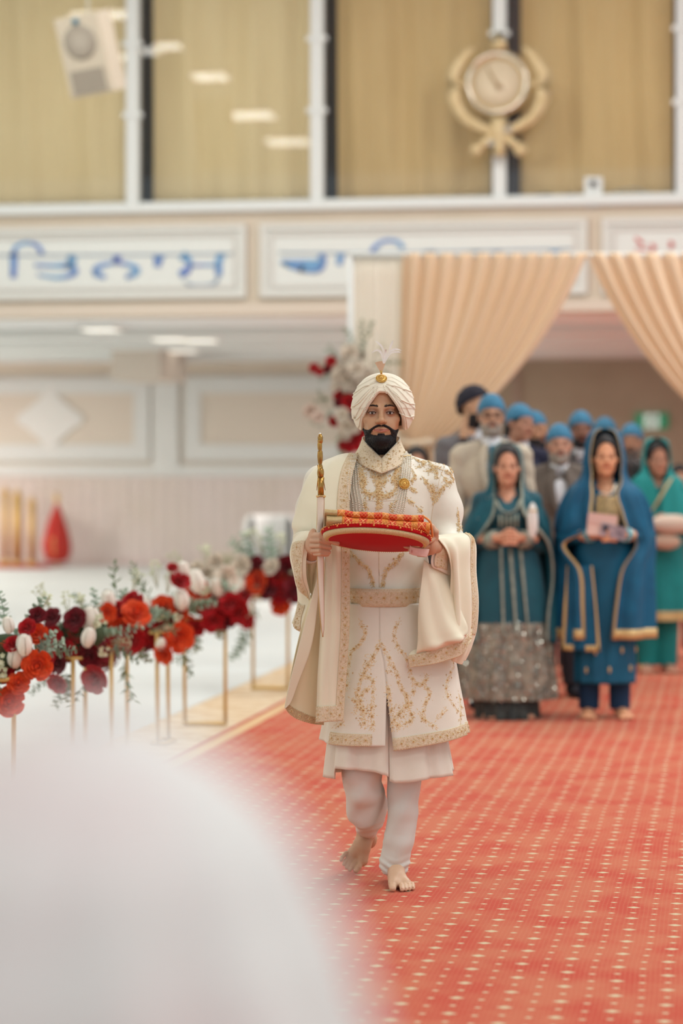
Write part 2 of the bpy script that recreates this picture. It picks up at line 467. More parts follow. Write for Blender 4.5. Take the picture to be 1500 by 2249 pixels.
# the same bays run on to the left, out of the frame
x1 = pX[0]; bw = pX[2]-pX[1]; n_ = 6
while x1-bw > XL+.1:
    x0 = x1-bw
    r = bx('trim_%d' % (24+n_), x0-.062, x0+.062, YF-.02, YF+.1, zs+.03, HALL_Z, M_white, kind='structure')
    w = empty('window_%d' % n_, ((x0+x1)/2, YF+.04, 0)); w['kind'] = 'structure'
    MB().box((0, 0, (zs+.03+HALL_Z)/2), (x1-x0-.12, .008, HALL_Z-zs-.03)).build('glass_pane', M_glass, w, False)
    U, Vv = np.meshgrid(np.linspace(0, 1, 70), np.linspace(0, 1, 14)); fold = .035*np.sin(U*13+n_)+.03*np.sin(U*7+Vv*4+n_)
    Gc = np.stack([(U-.5)*(bw-.24), .38+fold, zs+.05+(HALL_Z-zs-.1)*Vv], -1); sheet('curtain_panel', Gc, M_cur[0], w, .004)
    x1 = x0; n_ += 1
bx('wall_left', XL-.3, XL, -3, YB+.3, -.12, HALL_Z+.15, M_wall, kind='structure')

# white framed inscription panels on the gallery face
pA, pB, pC = onY(572, 560, YF).x, onY(1290, 560, YF).x, onY(1322, 560, YF).x
pw = pB-pA; pitch = pC-pA
ztop, zbot = onY(900, 487, YF).z, onY(300, 657, YF).z
M_frame = mat('panel_frame', (216, 214, 207), .6); M_frame2 = mat('panel_inner_frame', (208, 203, 196), .6)
panels = []
for k, (lab) in enumerate(['left inscription panel on the gallery face with blue lettering', 'middle inscription panel with blue lettering, partly behind the ivory drape',
                           'right inscription panel with red lettering above the peach drape']):
    x0 = pA+(k-1)*pitch; x1 = x0+pw
    e = empty('inscription_panel', ((x0+x1)/2, YF, (ztop+zbot)/2), 0, lab, 'wall panel', 'inscription panels on the gallery face')
    hw, hh = pw/2, (ztop-zbot)/2
    MB().box((0, -.008, 0), (2*hw, .016, 2*hh)).build('backing', M_panel, e, False)
    for (t, off, dep, mm) in ((.055, 0, .045, M_frame), (.03, .10, .032, M_frame2)):
        a, b = hw-off, hh-off*.9
        for nm, c, d in (('frame_rail', (0, -dep/2, b-t/2), (2*a, dep, t)), ('frame_rail', (0, -dep/2, -b+t/2), (2*a, dep, t)),
                         ('frame_stile', (-a+t/2, -dep/2, 0), (t, dep, 2*b-2*t)), ('frame_stile', (a-t/2, -dep/2, 0), (t, dep, 2*b-2*t))):
            MB().box(c, d).build(nm, mm, e, False)
    panels.append(e)
for k in range(1, 4):
    x0 = pA-(1+k)*pitch; e_ = empty('trim_%d' % (50+k), (x0+pw/2, YF, (ztop+zbot)/2)); e_['kind'] = 'structure'; hw, hh = pw/2, (ztop-zbot)/2
    MB().box((0, -.008, 0), (2*hw, .016, 2*hh)).build('backing', M_panel, e_, False)
    for c, d in (((0, -.022, hh-.03), (2*hw, .045, .055)), ((0, -.022, -hh+.03), (2*hw, .045, .055)), ((-hw+.03, -.022, 0), (.055, .045, 2*hh-.12)), ((hw-.03, -.022, 0), (.055, .045, 2*hh-.12))):
        MB().box(c, d).build('moulding', M_frame, e_, False)
M_blue = mat('ink_blue', (122, 178, 212), .6, c2=(104, 120, 190), nscale=5); M_red = mat('ink_red', (205, 70, 66), .6)
M_ink = mat('ink_line', (150, 165, 182), .6)
def stroke(panel, pts, m, name='letter_stroke', sc=1.0):
    """a flat painted stroke; pts = (px, py, half width px) read on the gallery face"""
    P = cr(np.array(pts, float), 14); o = panel.location
    L = []; Rr = []
    for i in range(len(P)):
        a = P[max(i-1, 0)]; b = P[min(i+1, len(P)-1)]; t = np.array([b[0]-a[0], b[1]-a[1]]); t = t/max(np.linalg.norm(t), 1e-6)
        n = np.array([-t[1], t[0]])*max(P[i][2], .8)
        for lst, sg in ((L, 1), (Rr, -1)):
            w = onY(P[i][0]+sg*n[0], P[i][1]+sg*n[1], YF); lst.append((w.x-o.x, -.021, w.z-o.z))
    G = np.array([L, Rr]).transpose(1, 0, 2)
    return sheet(name, G, m, panel, .006)
A0 = panels[0]
c6 = lambda X, Y, w: (X/1.974, Y/1.974, w/1.974)
stroke(A0, [c6(-60, 1108, 4), c6(500, 1106, 4), c6(1010, 1101, 4)], M_ink)
stroke(A0, [c6(62, 1100, 17), c6(62, 1150, 15), c6(60, 1206, 13)], M_blue)
stroke(A0, [c6(60, 1108, 12), c6(72, 1072, 9), c6(115, 1054, 7), c6(165, 1066, 9), c6(186, 1102, 10)], M_blue)
stroke(A0, [c6(300, 1110, 14), c6(322, 1130, 14), c6(290, 1150, 12), c6(220, 1153, 8), c6(152, 1150, 7)], M_blue)
stroke(A0, [c6(290, 1150, 10), c6(326, 1168, 14), c6(318, 1190, 12), c6(250, 1204, 8), c6(165, 1192, 5)], M_blue)
stroke(A0, [c6(510, 1108, 18), c6(508, 1124, 15), c6(500, 1142, 8)], M_blue)
stroke(A0, [c6(460, 1202, 9), c6(416, 1186, 14), c6(428, 1158, 12), c6(500, 1140, 7), c6(572, 1152, 11), c6(598, 1178, 15), c6(548, 1204, 9)], M_blue)
stroke(A0, [c6(690, 1108, 28), c6(688, 1130, 18), c6(682, 1158, 14)], M_blue)
stroke(A0, [c6(790, 1106, 22), c6(815, 1125, 16), c6(826, 1150, 11), c6(806, 1178, 18), c6(780, 1192, 14)], M_blue)
stroke(A0, [c6(826, 1152, 6), c6(890, 1150, 6), c6(945, 1150, 7)], M_blue)
stroke(A0, [c6(970, 1104, 15), c6(952, 1124, 15), c6(950, 1195, 15)], M_blue)
stroke(A0, [c6(802, 1226, 5), c6(858, 1242, 9), c6(925, 1234, 9), c6(952, 1200, 6)], M_ink)
B0 = panels[1]
c7 = lambda X, Y, w: (740+X/1.974, Y/1.974, w/1.974)
stroke(B0, [c6(1212, 1098, 4), c6(1700, 1096, 4), c6(2480, 1080, 4)], M_ink)
stroke(B0, [c6(1390, 1104, 16), c6(1404, 1130, 12), c6(1380, 1165, 18), c6(1300, 1168, 12)], M_blue)
stroke(B0, [c6(1220, 1138, 10), c6(1300, 1140, 13), c6(1395, 1136, 9)], M_blue)
stroke(B0, [c6(1228, 1142, 6), c6(1270, 1160, 9), c6(1320, 1172, 10)], M_blue)
stroke(B0, [c6(1478, 1102, 16), c6(1476, 1125, 14), c6(1470, 1150, 12)], M_blue)
stroke(B0, [c7(160, 1150, 14), c7(160, 1110, 14), c7(160, 1080, 11), c7(205, 1046, 8), c7(265, 1050, 9), c7(288, 1078, 11)], M_blue)
for (X, wd) in ((405, 30), (603, 26), (690, 28), (945, 28)):
    stroke(B0, [c7(X, 1086, wd), c7(X, 1100, wd*.6), c7(X-6, 1125, wd*.45), c7(X-14, 1160, wd*.4)], M_blue)
C0 = panels[2]
for pts in (((1395, 522, 2), (1404, 530, 4), (1414, 536, 2)), ((1430, 536, 2), (1436, 544, 5), (1430, 552, 2)), ((1470, 531, 3), (1476, 538, 5), (1470, 545, 2)), ((1395, 548, 1.5), (1408, 546, 2.5), (1424, 550, 1.5))):
    stroke(C0, list(pts), M_red)

# far wall: framed panels with quatrefoils, pilasters, ribbed dado
M_wp = mat('wall_panel_tan', (216, 206, 192), .8); M_star = mat('plaster_star', (226, 226, 222), .6)
fx = lambda px, py=920: onY(px, py, YB).x
fz_ = lambda py, px=300: onY(px, py, YB).z
q0, q1 = fx(-260), fx(330); pil0, pil1 = fx(340), fx(396); r0_ = fx(406); pw2 = q1-q0
step = r0_-q0
zt, zb = fz_(828), fz_(1012)
for k in range(-1, 2):
    x0 = q0+k*step; x1 = x0+pw2
    if x0 < XL+.3: continue
    lab = {0: 'plaster wall panel with a white quatrefoil left of the pilaster', 1: 'plaster wall panel with a white quatrefoil right of the pilaster', -1: 'plaster wall panel at the far left end of the back wall'}[k]
    e = empty('wall_relief_panel', ((x0+x1)/2, YB, (zt+zb)/2), 0, lab, 'wall panel', 'plaster panels on the far wall')
    a, b = (x1-x0)/2, (zt-zb)/2
    MB().box((0, -.01, 0), (2*a, .02, 2*b)).build('panel_field', M_wp, e, False)
    t = .24
    for c, d in (((0, -.03, b-t/2), (2*a, .05, t)), ((0, -.03, -b+t/2), (2*a, .05, t)), ((-a+t/2, -.03, 0), (t, .05, 2*b-2*t)), ((a-t/2, -.03, 0), (t, .05, 2*b-2*t))):
        MB().box(c, d).build('moulding', M_white, e, False)
    # four-lobed star
    pts = []
    for i in range(64):
        an = 2*PI*i/64; rr = .30+.15*abs(math.cos(2*an))**1.5 + .03*math.cos(8*an)
        sx = 1.05 if abs(math.cos(an)) > .7 else .95
        pts.append((rr*math.cos(an)*sx, rr*math.sin(an)))
    cx = (fx(112)-(q0+q1)/2)
    V = [(p[0]+cx, -.02, p[1]) for p in pts]+[(p[0]+cx, -.06, p[1]) for p in pts]+[(cx, -.075, 0)]
    F = [(i, (i+1) % 64, 64+(i+1) % 64, 64+i) for i in range(64)]+[(64+i, 64+(i+1) % 64, 128) for i in range(64)]
    mk('quatrefoil', V, F, M_star, e, False)
    bx('trim_%d' % (12+k), x1+.05, x1+.05+(pil1-pil0), YB-.08, YB, fz_(1040), ZC, M_white, kind='structure')
bx('trim_20', XL, fx(760), YB-.12, YB, fz_(812), fz_(788), mat('cornice', (214, 202, 184), .7), kind='structure')
bx('trim_21', XL, fx(760), YB-.07, YB, fz_(1046), fz_(1022), M_white, kind='structure')
# ribbed dado
xs = np.arange(XL+.1, fx(760), .045)
gr = np.where((np.arange(len(xs)) % 4) == 0, .0, -.03)
Gd = np.stack([np.stack([xs, YB-.02+gr, np.full_like(xs, z)], -1) for z in (0.001, fz_(1046))])
d_ = sheet('wall_dado', Gd, mat('dado', (220, 208, 204), .8, c2=(214, 202, 192), nscale=1.2), None, 0); d_['kind'] = 'structure'
# plain tan partition seen through the drape arch
bx('wall_partition', fx(760), XR, YB-.25, YB-.02, 0, ZC, mat('partition_tan', (176, 164, 144), .85, c2=(168, 154, 134), nscale=1.5), kind='structure')
bx('trim_22', fx(1128), fx(1145), YB-.3, YB-.25, 0, ZC, mat('partition_post', (168, 150, 136), .8), kind='structure')
# soffit beams + bulkhead
for y in (25.6, 28.2, 31.0):
    bx('trim_beam', XL, XR, y, y+.35, ZC-.1, ZC, M_white, kind='structure')
bx('trim_bulkhead', onY(245, 750, 29.5).x, onY(350, 750, 29.5).x, 29.5, 31.0, ZC-.42, ZC, mat('bulkhead', (205, 196, 184), .8), kind='structure')
# ================================================================ FIXTURES
def ceiling_light(loc, sx, sy, strength, label, group, lit=None):
    e = empty('ceiling_light', loc, 0, label, 'ceiling light', group)
    MB().box((0, 0, -.02), (sx+.08, sy+.08, .04)).build('light_frame', M_white, e, False)
    MB().box((0, 0, -.045), (sx, sy, .012)).build('diffuser', mat('diffuser%g' % strength, (250, 248, 240), .5, emit=(255, 250, 238), estr=strength), e, False)
    return e
HL = ['hall ceiling light mirrored above the hanging loudspeaker', 'hall ceiling light whose reflection is topmost right of the first post', 'small hall ceiling light reflected just right of the first post', 'small hall ceiling light reflected at the left edge of the first post', 'hall ceiling light reflected third from the top in the second bay', 'hall ceiling light with the widest reflection in the second bay', 'hall ceiling light reflected lowest, against the second post']
for q, (px, py, sx, sy) in enumerate(((232, 26, .85, .5), (370, 95, .34, .45), (325, 106, .28, .45), (266, 119, .24, .4), (462, 163, .5, .6), (545, 248, .85, .7), (632, 307, .75, .7))):
    d = W((px-PX0)/FPX, 1, (PYH-py)/FPX); t = (HALL_Z-CH)/d.z; P = d*t
    ceiling_light((P.x, 2*(YF+.04)-P.y, HALL_Z), sx, sy, 8, HL[q], 'hall ceiling lights')
for i, (px, py, Y) in enumerate(((222, 724, 25.2), (372, 741, 27.3), (440, 748, 27.6), (400, 771, 30.2))):
    P = onY(px, py, Y); ceiling_light((P.x, Y, ZC), .34, .4, .85, ['flat light in the soffit, leftmost near the gallery edge', 'flat soffit light right of the dome camera', 'flat soffit light furthest right', 'flat soffit light just above the pilaster'][i], 'soffit lights')
# hanging loudspeaker
P = onY(184, 122, 20.5)
sp_ = empty('hanging_loudspeaker', P, 0, 'beige loudspeaker hanging at an angle in front of the gallery curtain', 'loudspeaker')
Rm = Matrix.Rotation(math.radians(-9.5), 4, 'Y') @ Matrix.Rotation(math.radians(14), 4, 'X') @ Matrix.Rotation(math.radians(-12), 4, 'Z')
def rb(c, d, name, m): 
    return MB().box(Rm @ Vector(c), d, Rm.to_3x3()).build(name, m, sp_, False)
M_spk = mat('speaker_case', (212, 200, 180), .6); M_grl = mat('speaker_grille', (158, 148, 134), .8)
rb((0, .14, 0), (.42, .28, .70), 'cabinet', M_spk)
rb((0, -.008, -.22), (.32, .02, .2), 'horn_grille', M_grl)
rb((0, -.006, .01), (.40, .012, .66), 'front_baffle', mat('speaker_baffle', (204, 192, 172), .7))
Mr = Rm @ Matrix.Rotation(PI/2, 4, 'X')
MB().lathe([(.155, -.01), (.155, .006), (.13, .010), (.0, .012)], Rm @ Vector((0, -.01, .12)), 28, Mr).build('woofer_grille', M_grl, sp_)
MB().lathe([(.03, 0), (.03, .012)], Rm @ Vector((0, -.014, .3)), 16, Mr).build('badge', mat('badge_blue', (70, 120, 140), .4), sp_)
MB().tube([Rm @ Vector((.06, .14, .34)), (.0, .1, HALL_Z-P.z)], .008).build('hanging_cable', M_white, sp_)
# projector camera box + cables on the sill
P = onY(1300, 432, YF-.2)
e = empty('security_camera', (P.x, YF+.1, zs+.03), 0, 'small white box camera with a dark lens on the gallery sill', 'camera')
MB().box((0, 0, .1), (.17, .16, .19)).build('housing', M_white, e, False)
MB().lathe([(.03, 0), (.03, .03), (.02, .035)], (0, -.08, .13), 16, Matrix.Rotation(PI/2, 4, 'X')).build('lens', mat('lens_black', (25, 25, 30), .3), e)
MB().box((0, -.09, -.06), (.12, .02, .1)).build('bracket', M_white, e, False)
pts = [(onY(x, y, YF).x, YF+.03+.01*(i % 2), zs+.036+z) for i, (x, y, z) in enumerate(((1150, 440, .0), (1200, 440, .03), (1225, 440, .0), (1250, 442, .02), (1275, 440, .0)))]
tag(MB().tube([Vector(p) for p in cr(np.array(pts), 20)], .016).build('black_cable', mat('cable_black', (50, 42, 40), .6)), 'dark cable lying on the gallery sill left of the box camera', 'cable')
pts = [(onY(x, y, YF).x, YF+.03, zs+.036+z) for (x, y, z) in ((1330, 440, 0), (1360, 440, .05), (1390, 440, .07), (1430, 440, .02), (1470, 440, .0))]
tag(MB().tube([Vector(p) for p in cr(np.array(pts), 20)], .008).build('grey_cable', mat('cable_grey', (150, 150, 140), .6)), 'thin grey cable looping along the gallery sill right of the box camera', 'cable')
e = empty('dome_camera', onY(318, 741, 29.4), 0, 'dark dome security camera under the soffit bulkhead', 'camera')
MB().lathe([(.0, -.07), (.05, -.055), (.075, -.02), (.08, 0)], (0, 0, 0), 16).build('dome', mat('dome_black', (40, 38, 40), .25), e)
MB().lathe([(.1, 0), (.1, .03)], (0, 0, 0), 16).build('mount_ring', M_white, e)
# exit sign
P = onY(1431, 925, YB-.29)
e = empty('exit_sign', P, 0, 'green and white emergency exit sign on the far tan wall', 'sign')
MB().box((0, 0, 0), (.46, .06, .22)).build('sign_box', mat('exit_green', (52, 150, 112), .5, emit=(40, 140, 100), estr=.25), e, False)
MB().box((0, -.035, 0), (.2, .01, .2)).build('white_panel', mat('exit_white', (220, 235, 228), .5, emit=(210, 230, 222), estr=.4), e, False)
mbm = MB(); mbm.ball((.02, -.045, .07), .02, 8, 6); mbm.tube([(.01, -.045, .05), (-.01, -.045, -.01)], .018, 6)
for q in ([(-.01, -.045, -.01), (.04, -.045, -.04), (.03, -.045, -.09)], [(-.01, -.045, -.01), (-.035, -.045, -.05), (-.07, -.045, -.06)], [(.01, -.045, .04), (.05, -.045, .02), (.065, -.045, .045)], [(.01, -.045, .04), (-.03, -.045, .03), (-.045, -.045, -.0)]): mbm.tube(q, .011, 6)
mbm.build('running_figure', mat('exit_fig', (40, 140, 100), .5), e)
M_emb = mat('emblem_gold', (212, 190, 148), .4, metal=.15, c2=(202, 176, 130), nscale=14)
# gold emblem clock on the gallery post
P = onY(1094, 186, YF-.02)
S_ = (P - onY(1095, 186, YF-.02)).length
e = empty('emblem_clock', (P.x, YF-.08, P.z), 0, 'round gold clock framed by two curved swords on the gallery post', 'clock')
def ep(px, py, dy=0.0): 
    q = onY(px, py, YF-.08); return Vector((q.x-P.x, dy, q.z-P.z))
Ry = Matrix.Rotation(PI/2, 4, 'X')
R0 = 73*S_
MB().lathe([(R0*.72, -.01), (R0*.72, .03), (R0*.8, .055), (R0*.9, .06), (R0*.98, .035), (R0, -.01)], (0, 0, 0), 48, Ry).build('chakkar_ring', M_emb, e)
MB().lathe([(R0*.76, 0), (R0*.84, .064), (R0*.92, .064), (R0*.93, 0)], (0, -.004, 0), 48, Ry).build('polished_ring', mat('polished', (222, 214, 200), .12, metal=.8), e)
MB().lathe([(R0*.73, 0), (R0*.73, .02), (0, .021)], (0, 0, 0), 48, Ry).build('clock_face', mat('clock_cream', (214, 196, 168), .6), e)
MB().tube([(.02, -.03, -.06), (-.06, -.03, .08), (-.1, -.03, .16)], [.014, .012, .006]).build('clock_hand', mat('hand_brown', (168, 140, 100), .5), e)
MB().tube([(.0, -.032, .0), (.05, -.032, -.05)], [.012, .008]).build('clock_hand', mat('hand_brown', (168, 140, 100), .5), e)
for sg in (-1, 1):
    pts = []
    for k in range(15):
        a = math.radians(128-(128+92)*k/14*1.0)     # from upper tip round to the crossing
        a = math.radians(57)-(math.radians(57)+math.radians(88))*k/14
        rr = 98+ (3 if 3 < k < 11 else 0)
        pts.append(ep(1096+sg*rr*math.cos(a), 190-rr*math.sin(a)*1.02, -.02))
    pts.append(ep(1096-sg*28, 312, -.03)); pts.append(ep(1096-sg*46, 330, -.03))
    rs = [8, 13]+[17, 19, 20, 20, 20, 20, 19, 18, 17, 16, 15, 14, 12]+[13, 15]
    rs = [r*S_*.80 for r in rs]
    MB().tube(pts, rs, 10).build('curved_sword', M_emb, e)
    MB().ball(ep(1096-sg*48, 331, -.03), 15*S_, 12, 8).build('pommel', M_emb, e)
    MB().tube([ep(1096+sg*64, 186, -.02), ep(1096+sg*100, 186, -.02)], .03, 8).build('side_bracket', M_emb, e)
MB().tube([ep(1096, 112, -.02), ep(1096, 92, -.03), ep(1095, 76, -.02)], [19*S_, 17*S_, 15*S_], 12).build('dagger_tip', M_emb, e)
MB().tube([ep(1096, 262, -.03), ep(1097, 295, -.035), ep(1098, 325, -.03), ep(1098, 343, -.03)], [20*S_, 13*S_, 12*S_, 15*S_], 12).build('dagger_hilt', M_emb, e)
MB().box(ep(1116, 286, -.06), (.09, .02, .06)).build('polished_guard', mat('polished', (222, 214, 200), .12, metal=.8), e, False)
MB().box(ep(1080, 316, -.06), (.06, .02, .06)).build('polished_guard', mat('polished', (222, 214, 200), .12, metal=.8), e, False)
# dark strip standing in for the shaded gap beside the emblem post
bx('trim_23', pX[3]+.085, pX[3]+.17, YF+.12, YF+.2, zs+.03, HALL_Z, M_dark, kind='structure')

# far left: gold standards and furled red parasol
M_redcl = mat('red_cloth', (196, 62, 48), .7, c2=(178, 40, 36), nscale=12)
for i, (px, top, w) in enumerate(((12, 1075, 6), (38, 1080, 9), (70, 1096, 7))):
    b0 = onY(px, 1240, 33.8); z1 = onY(px, top, 33.8).z
    b0.z = .022; e = empty('gold_standard', b0, 0, ['slim gold pole leftmost in the far corner', 'thick gold pole second from left in the far corner', 'gold pole nearest the furled red parasol'][i], 'pole', 'gold poles in the far left corner')
    MB().lathe([(.09, 0), (.09, .03), (.05, .06), (.03, .1)], (0, 0, 0.002), 20).build('base', M_goldpaint, e)
    MB().tube([(0, 0, .08), (0, 0, z1-.1)], w*.0075, 12).build('pole', M_goldpaint, e)
    MB().lathe([(.05, 0), (.07, .04), (.03, .09), (0.005, .16)], (0, 0, z1-.12), 16).build('finial', M_goldpaint, e)
b0 = onY(125, 1240, 33.4); b0.z = .022
e = empty('furled_parasol', b0, 0, 'furled red cloth parasol with a gold tip standing by the far wall', 'parasol')
zt_ = onY(125, 1095, 33).z
MB().tube([(0, 0, .0), (0, 0, zt_)], .02, 10).build('pole', M_goldpaint, e)
n = 48; prof = [(.05, .06), (.13, .1), (.17, .3), (.15, .5), (.1, .75), (.045, .95), (.02, 1.05)]
k_ = (zt_-.12)/1.05
V = []; 
pr = cr(np.array(prof), 24)
for (r, z) in pr:
    for k in range(n):
        a = 2*PI*k/n; rr = r*(1+.22*math.sin(9*a+z*3)); V.append((rr*math.cos(a), rr*math.sin(a), z*k_+.02))
mk('furled_cloth', V, grid_faces(len(pr), n, True), M_redcl, e)
MB().lathe([(.03, 0), (.045, .05), (.01, .14)], (0, 0, zt_-.08), 16).build('finial', M_goldpaint, e)
mbb = MB().box((.0, -.13, .3), (.1, .02, .22)); mbb.build('gold_emblem_patch', M_goldpaint, e, False)
# white round-backed chair and wicker box
b0 = onY(592, 1320, 26.0); b0.z = 0.006
e = empty('white_armchair', b0, .3, 'white round-backed armchair far behind the flower stands', 'chair')
def arcsheet(r0, r1, z0, z1, name, m, a0=-30, a1=210):
    rows = []
    for (r, z) in ((r0, z0), (r0*1.02, z0+(z1-z0)*.6), (r0*.98, z1), (r1*.98, z1), (r1, z0+.1)):
        rows.append([(r*math.cos(math.radians(a)), r*math.sin(math.radians(a)), z) for a in np.linspace(a0, a1, 9)])
    return sheet(name, sheet_grid(rows, 30, 40), m, e, .01)
arcsheet(.28, .2, .18, .86, 'backrest', mat('chair_white', (225, 226, 224), .5))
MB().lathe([(.24, .2), (.26, .3), (.25, .4), (.2, .44), (0, .45)], (0, 0, 0), 28).build('seat', mat('seat_grey', (150, 148, 142), .8), e)
for a in (45, 135, 225, 315):
    MB().tube([(.17*math.cos(math.radians(a)), .17*math.sin(math.radians(a)), .22), (.2*math.cos(math.radians(a)), .2*math.sin(math.radians(a)), 0)], .015).build('leg', M_goldpaint, e)
b0 = onY(495, 1300, 27.0); b0.z = 0.006
e = empty('storage_box', b0, .1, 'khaki storage box on the white sheet left of the armchair', 'box')
MB().box((0, 0, .2), (.36, .3, .4)).build('box_body', mat('khaki', (170, 162, 138), .8, c2=(150, 142, 120), nscale=30), e, False)
MB().box((0, 0, .425), (.38, .32, .05)).build('lid', mat('khaki_lid', (180, 172, 148), .8), e, False)
# ================================================================ PEOPLE: shared head, hands
def yaw(a): return Matrix.Rotation(a, 4, 'Z')
def head_blob(B, M, fine=True, ears=True, k=1.0, jaw=.050):
    """skull and face; local frame: x to image right, -y the way the face looks, origin between the eyes inside the skull"""
    B.M = M
    e, c = B.ell, B.cone
    e((0, .008, .030), (.073, .096, .092), .01)
    e((0, -.022, -.030), (.064, .072, .080), .02)
    e((0, -.040, -.083), (jaw, .048, .034), .02)
    e((0, -.074, -.100), (.022, .017, .019), .018)
    for s in (-1, 1):
        e((s*.043, -.060, -.022), (.022, .022, .017), .018)
        e((s*.026, -.078, -.050), (.018, .016, .022), .02)
        c((s*.012, -.088, .017), (s*.040, -.076, .020), .009, .008, .012)
    c((0, -.085, .010), (0, -.110, -.026), .0080, .0098, .012)
    e((0, -.1135, -.0285), (.0115, .0105, .0095), .007)
    for s in (-1, 1):
        e((s*.0125, -.1030, -.0315), (.0078, .0098, .0076), .005)
    for s in (-1, 1):
        e((s*.031, -.1000, -.001), (.018, .013, .0125), .010, '-')
        e((s*.0315, -.0775, -.001), (.0168, .0145, .0145), .005)
    c((-.025, -.0905, -.0605), (0, -.0970, -.0585), .0022, .0036, .004); c((0, -.0970, -.0585), (.025, -.0905, -.0605), .0036, .0022, .004)
    c((-.022, -.0905, -.0635), (0, -.0965, -.0650), .0026, .0040, .004); c((0, -.0965, -.0650), (.022, -.0905, -.0635), .0040, .0026, .004)
    if fine:
        for s in (-1, 1):
            e((s*.0065, -.1095, -.0385), (.0036, .0060, .0026), .002, '-')
            e((s*.0315, -.0960, -.0017), (.0132, .0160, .0040), .0015, '-')
        e((0, -.106, -.0615), (.028, .012, .0011), .002, '-')
        e((0, -.104, -.0485), (.0035, .006, .006), .004, '-')
    if ears:
        for s in (-1, 1):
            e((s*.076, .006, -.008), (.010, .018, .030), .006); e((s*.083, .002, -.004), (.005, .010, .018), .004, '-')
    c((0, .022, -.07), (0, .035, -.21), .050, .056, .02)
    B.M = None
def skin_colors(V, M, base, lips, lid, extra=None):
    """skin colour: lips, lids, lighter nose tip, painted shade round eyes and between lips; V in the frame M maps into"""
    Mi = np.array(M.inverted()); P = V @ Mi[:3, :3].T + Mi[:3, 3]
    n = len(P); C = np.tile(np.array(lin(base)[:3]), (n, 1))
    x, y, z = P[:, 0], P[:, 1], P[:, 2]
    def blend(m, c): 
        m = np.clip(m, 0, 1)[:, None]; C[:] = C*(1-m)+np.array(lin(c)[:3])*m
    face = (z > -.14) & (y < .02)
    g = lambda cx, cz, rx, rz, p=2: np.exp(-(((x-cx)/rx)**2+((z-cz)/rz)**2)**(p/2))*face
    blend(.9*g(.031, .001, .023, .0145, 4)+.9*g(-.031, .001, .023, .0145, 4), lid)  # lids' own dark tone, deepened with painted eye-socket shade
    blend(.35*g(.028, -.016, .018, .006)+.35*g(-.028, -.016, .018, .006), lid)
    up = (1-smoothstep(.0019, .0032, np.abs(z+.0585+.0025*(np.abs(x)/.02)**2)))*(np.abs(x) < .0275)*(y < -.085)
    lo = (1-smoothstep(.0028, .0040, np.abs(z+.0652-.003*(np.abs(x)/.02)**2)))*(np.abs(x) < .0255)*(y < -.085)
    blend(np.maximum(up, lo), lips)
    blend(.85*(1-smoothstep(.0005, .0013, np.abs(z+.0615)))*(np.abs(x) < .027)*(y < -.08), (112, 62, 54))  # shade of the crease between the lips, painted in
    blend(.5*g(0, -.030, .014, .010), tuple(min(255, v*1.03) for v in base))
    if extra: extra(P, blend, g)
    return C
def smoothstep(a, b, x):
    t = np.clip((x-a)/(b-a), 0, 1); return t*t*(3-2*t)
M_skin = vcol_mat('skin', .46, sss=.08, spec=.42)
M_eye = mat('eye_white', (214, 206, 198), .2, spec=.5); M_iris = mat('iris_brown', (66, 42, 30), .15, spec=.6); M_pup = mat('pupil', (12, 10, 12), .1, spec=.6)
M_hair = mat('hair_black', (26, 22, 24), .55, bump=.3, bscale=900, spec=.3)
def eyes(M, parent, r=.0125, yy=-.0775, lowdetail=False):
    for s in (-1, 1):
        c = M @ Vector((s*.0315, yy, -.001))
        R3 = M.to_3x3()
        eb = MB().ball(c, r*1.02, 20, 14, M=R3).build('eyeball', M_eye, parent)
        g = Vector((s*-.02, -1, -.04)).normalized()
        MB().ball(M @ (Vector((s*.0315, yy, -.001))+g*(r*.66)), .0062, 16, 10, sc=(1, .92, 1), M=R3).build('iris', M_iris, eb)
        if not lowdetail:
            MB().ball(M @ (Vector((s*.0315, yy, -.001))+g*(r*.66+.0042)), .0026, 12, 8, M=R3).build('pupil', M_pup, eb)
def join(parts):
    """concatenate (V, F4, C) pieces"""
    Vs, Fs, Cs, n = [], [], [], 0
    for V, F, C in parts:
        Vs.append(V); Fs.append(F+n); Cs.append(C); n += len(V)
    return np.concatenate(Vs), np.concatenate(Fs), np.concatenate(Cs)

# ================================================================ THE GROOM
GZC = 8.54; GXC = (845-PX0)/FPX*GZC
groom = empty('person', W(GXC, GZC, 0), YAW, 'bearded man in an ivory embroidered long coat and cream turban walking barefoot', 'person')
def LG(px, py, d=0.0):
    zc = GZC-d
    return Vector(((px-PX0)/FPX*zc-GXC, -d, CH-(py-PYH)/FPX*zc))
def FT(px, d, z): 
    v = LG(px, 1900, d); v.z = z; return v
GH = LG(837, 906, .10); GH.y = -.02
MH = Matrix.Translation(GH)
SK = (190, 148, 114)
# -- head
B = Blob(np.array(GH)+(-.1, -.135, -.215), np.array(GH)+(.1, .125, .135), .0018)
head_blob(B, MH, True, False, jaw=.042)
headF = B.F.copy(); headB = B
Vh, Fh = B.mesh()
Ch = skin_colors(Vh, MH, SK, (190, 126, 108), (140, 98, 76))
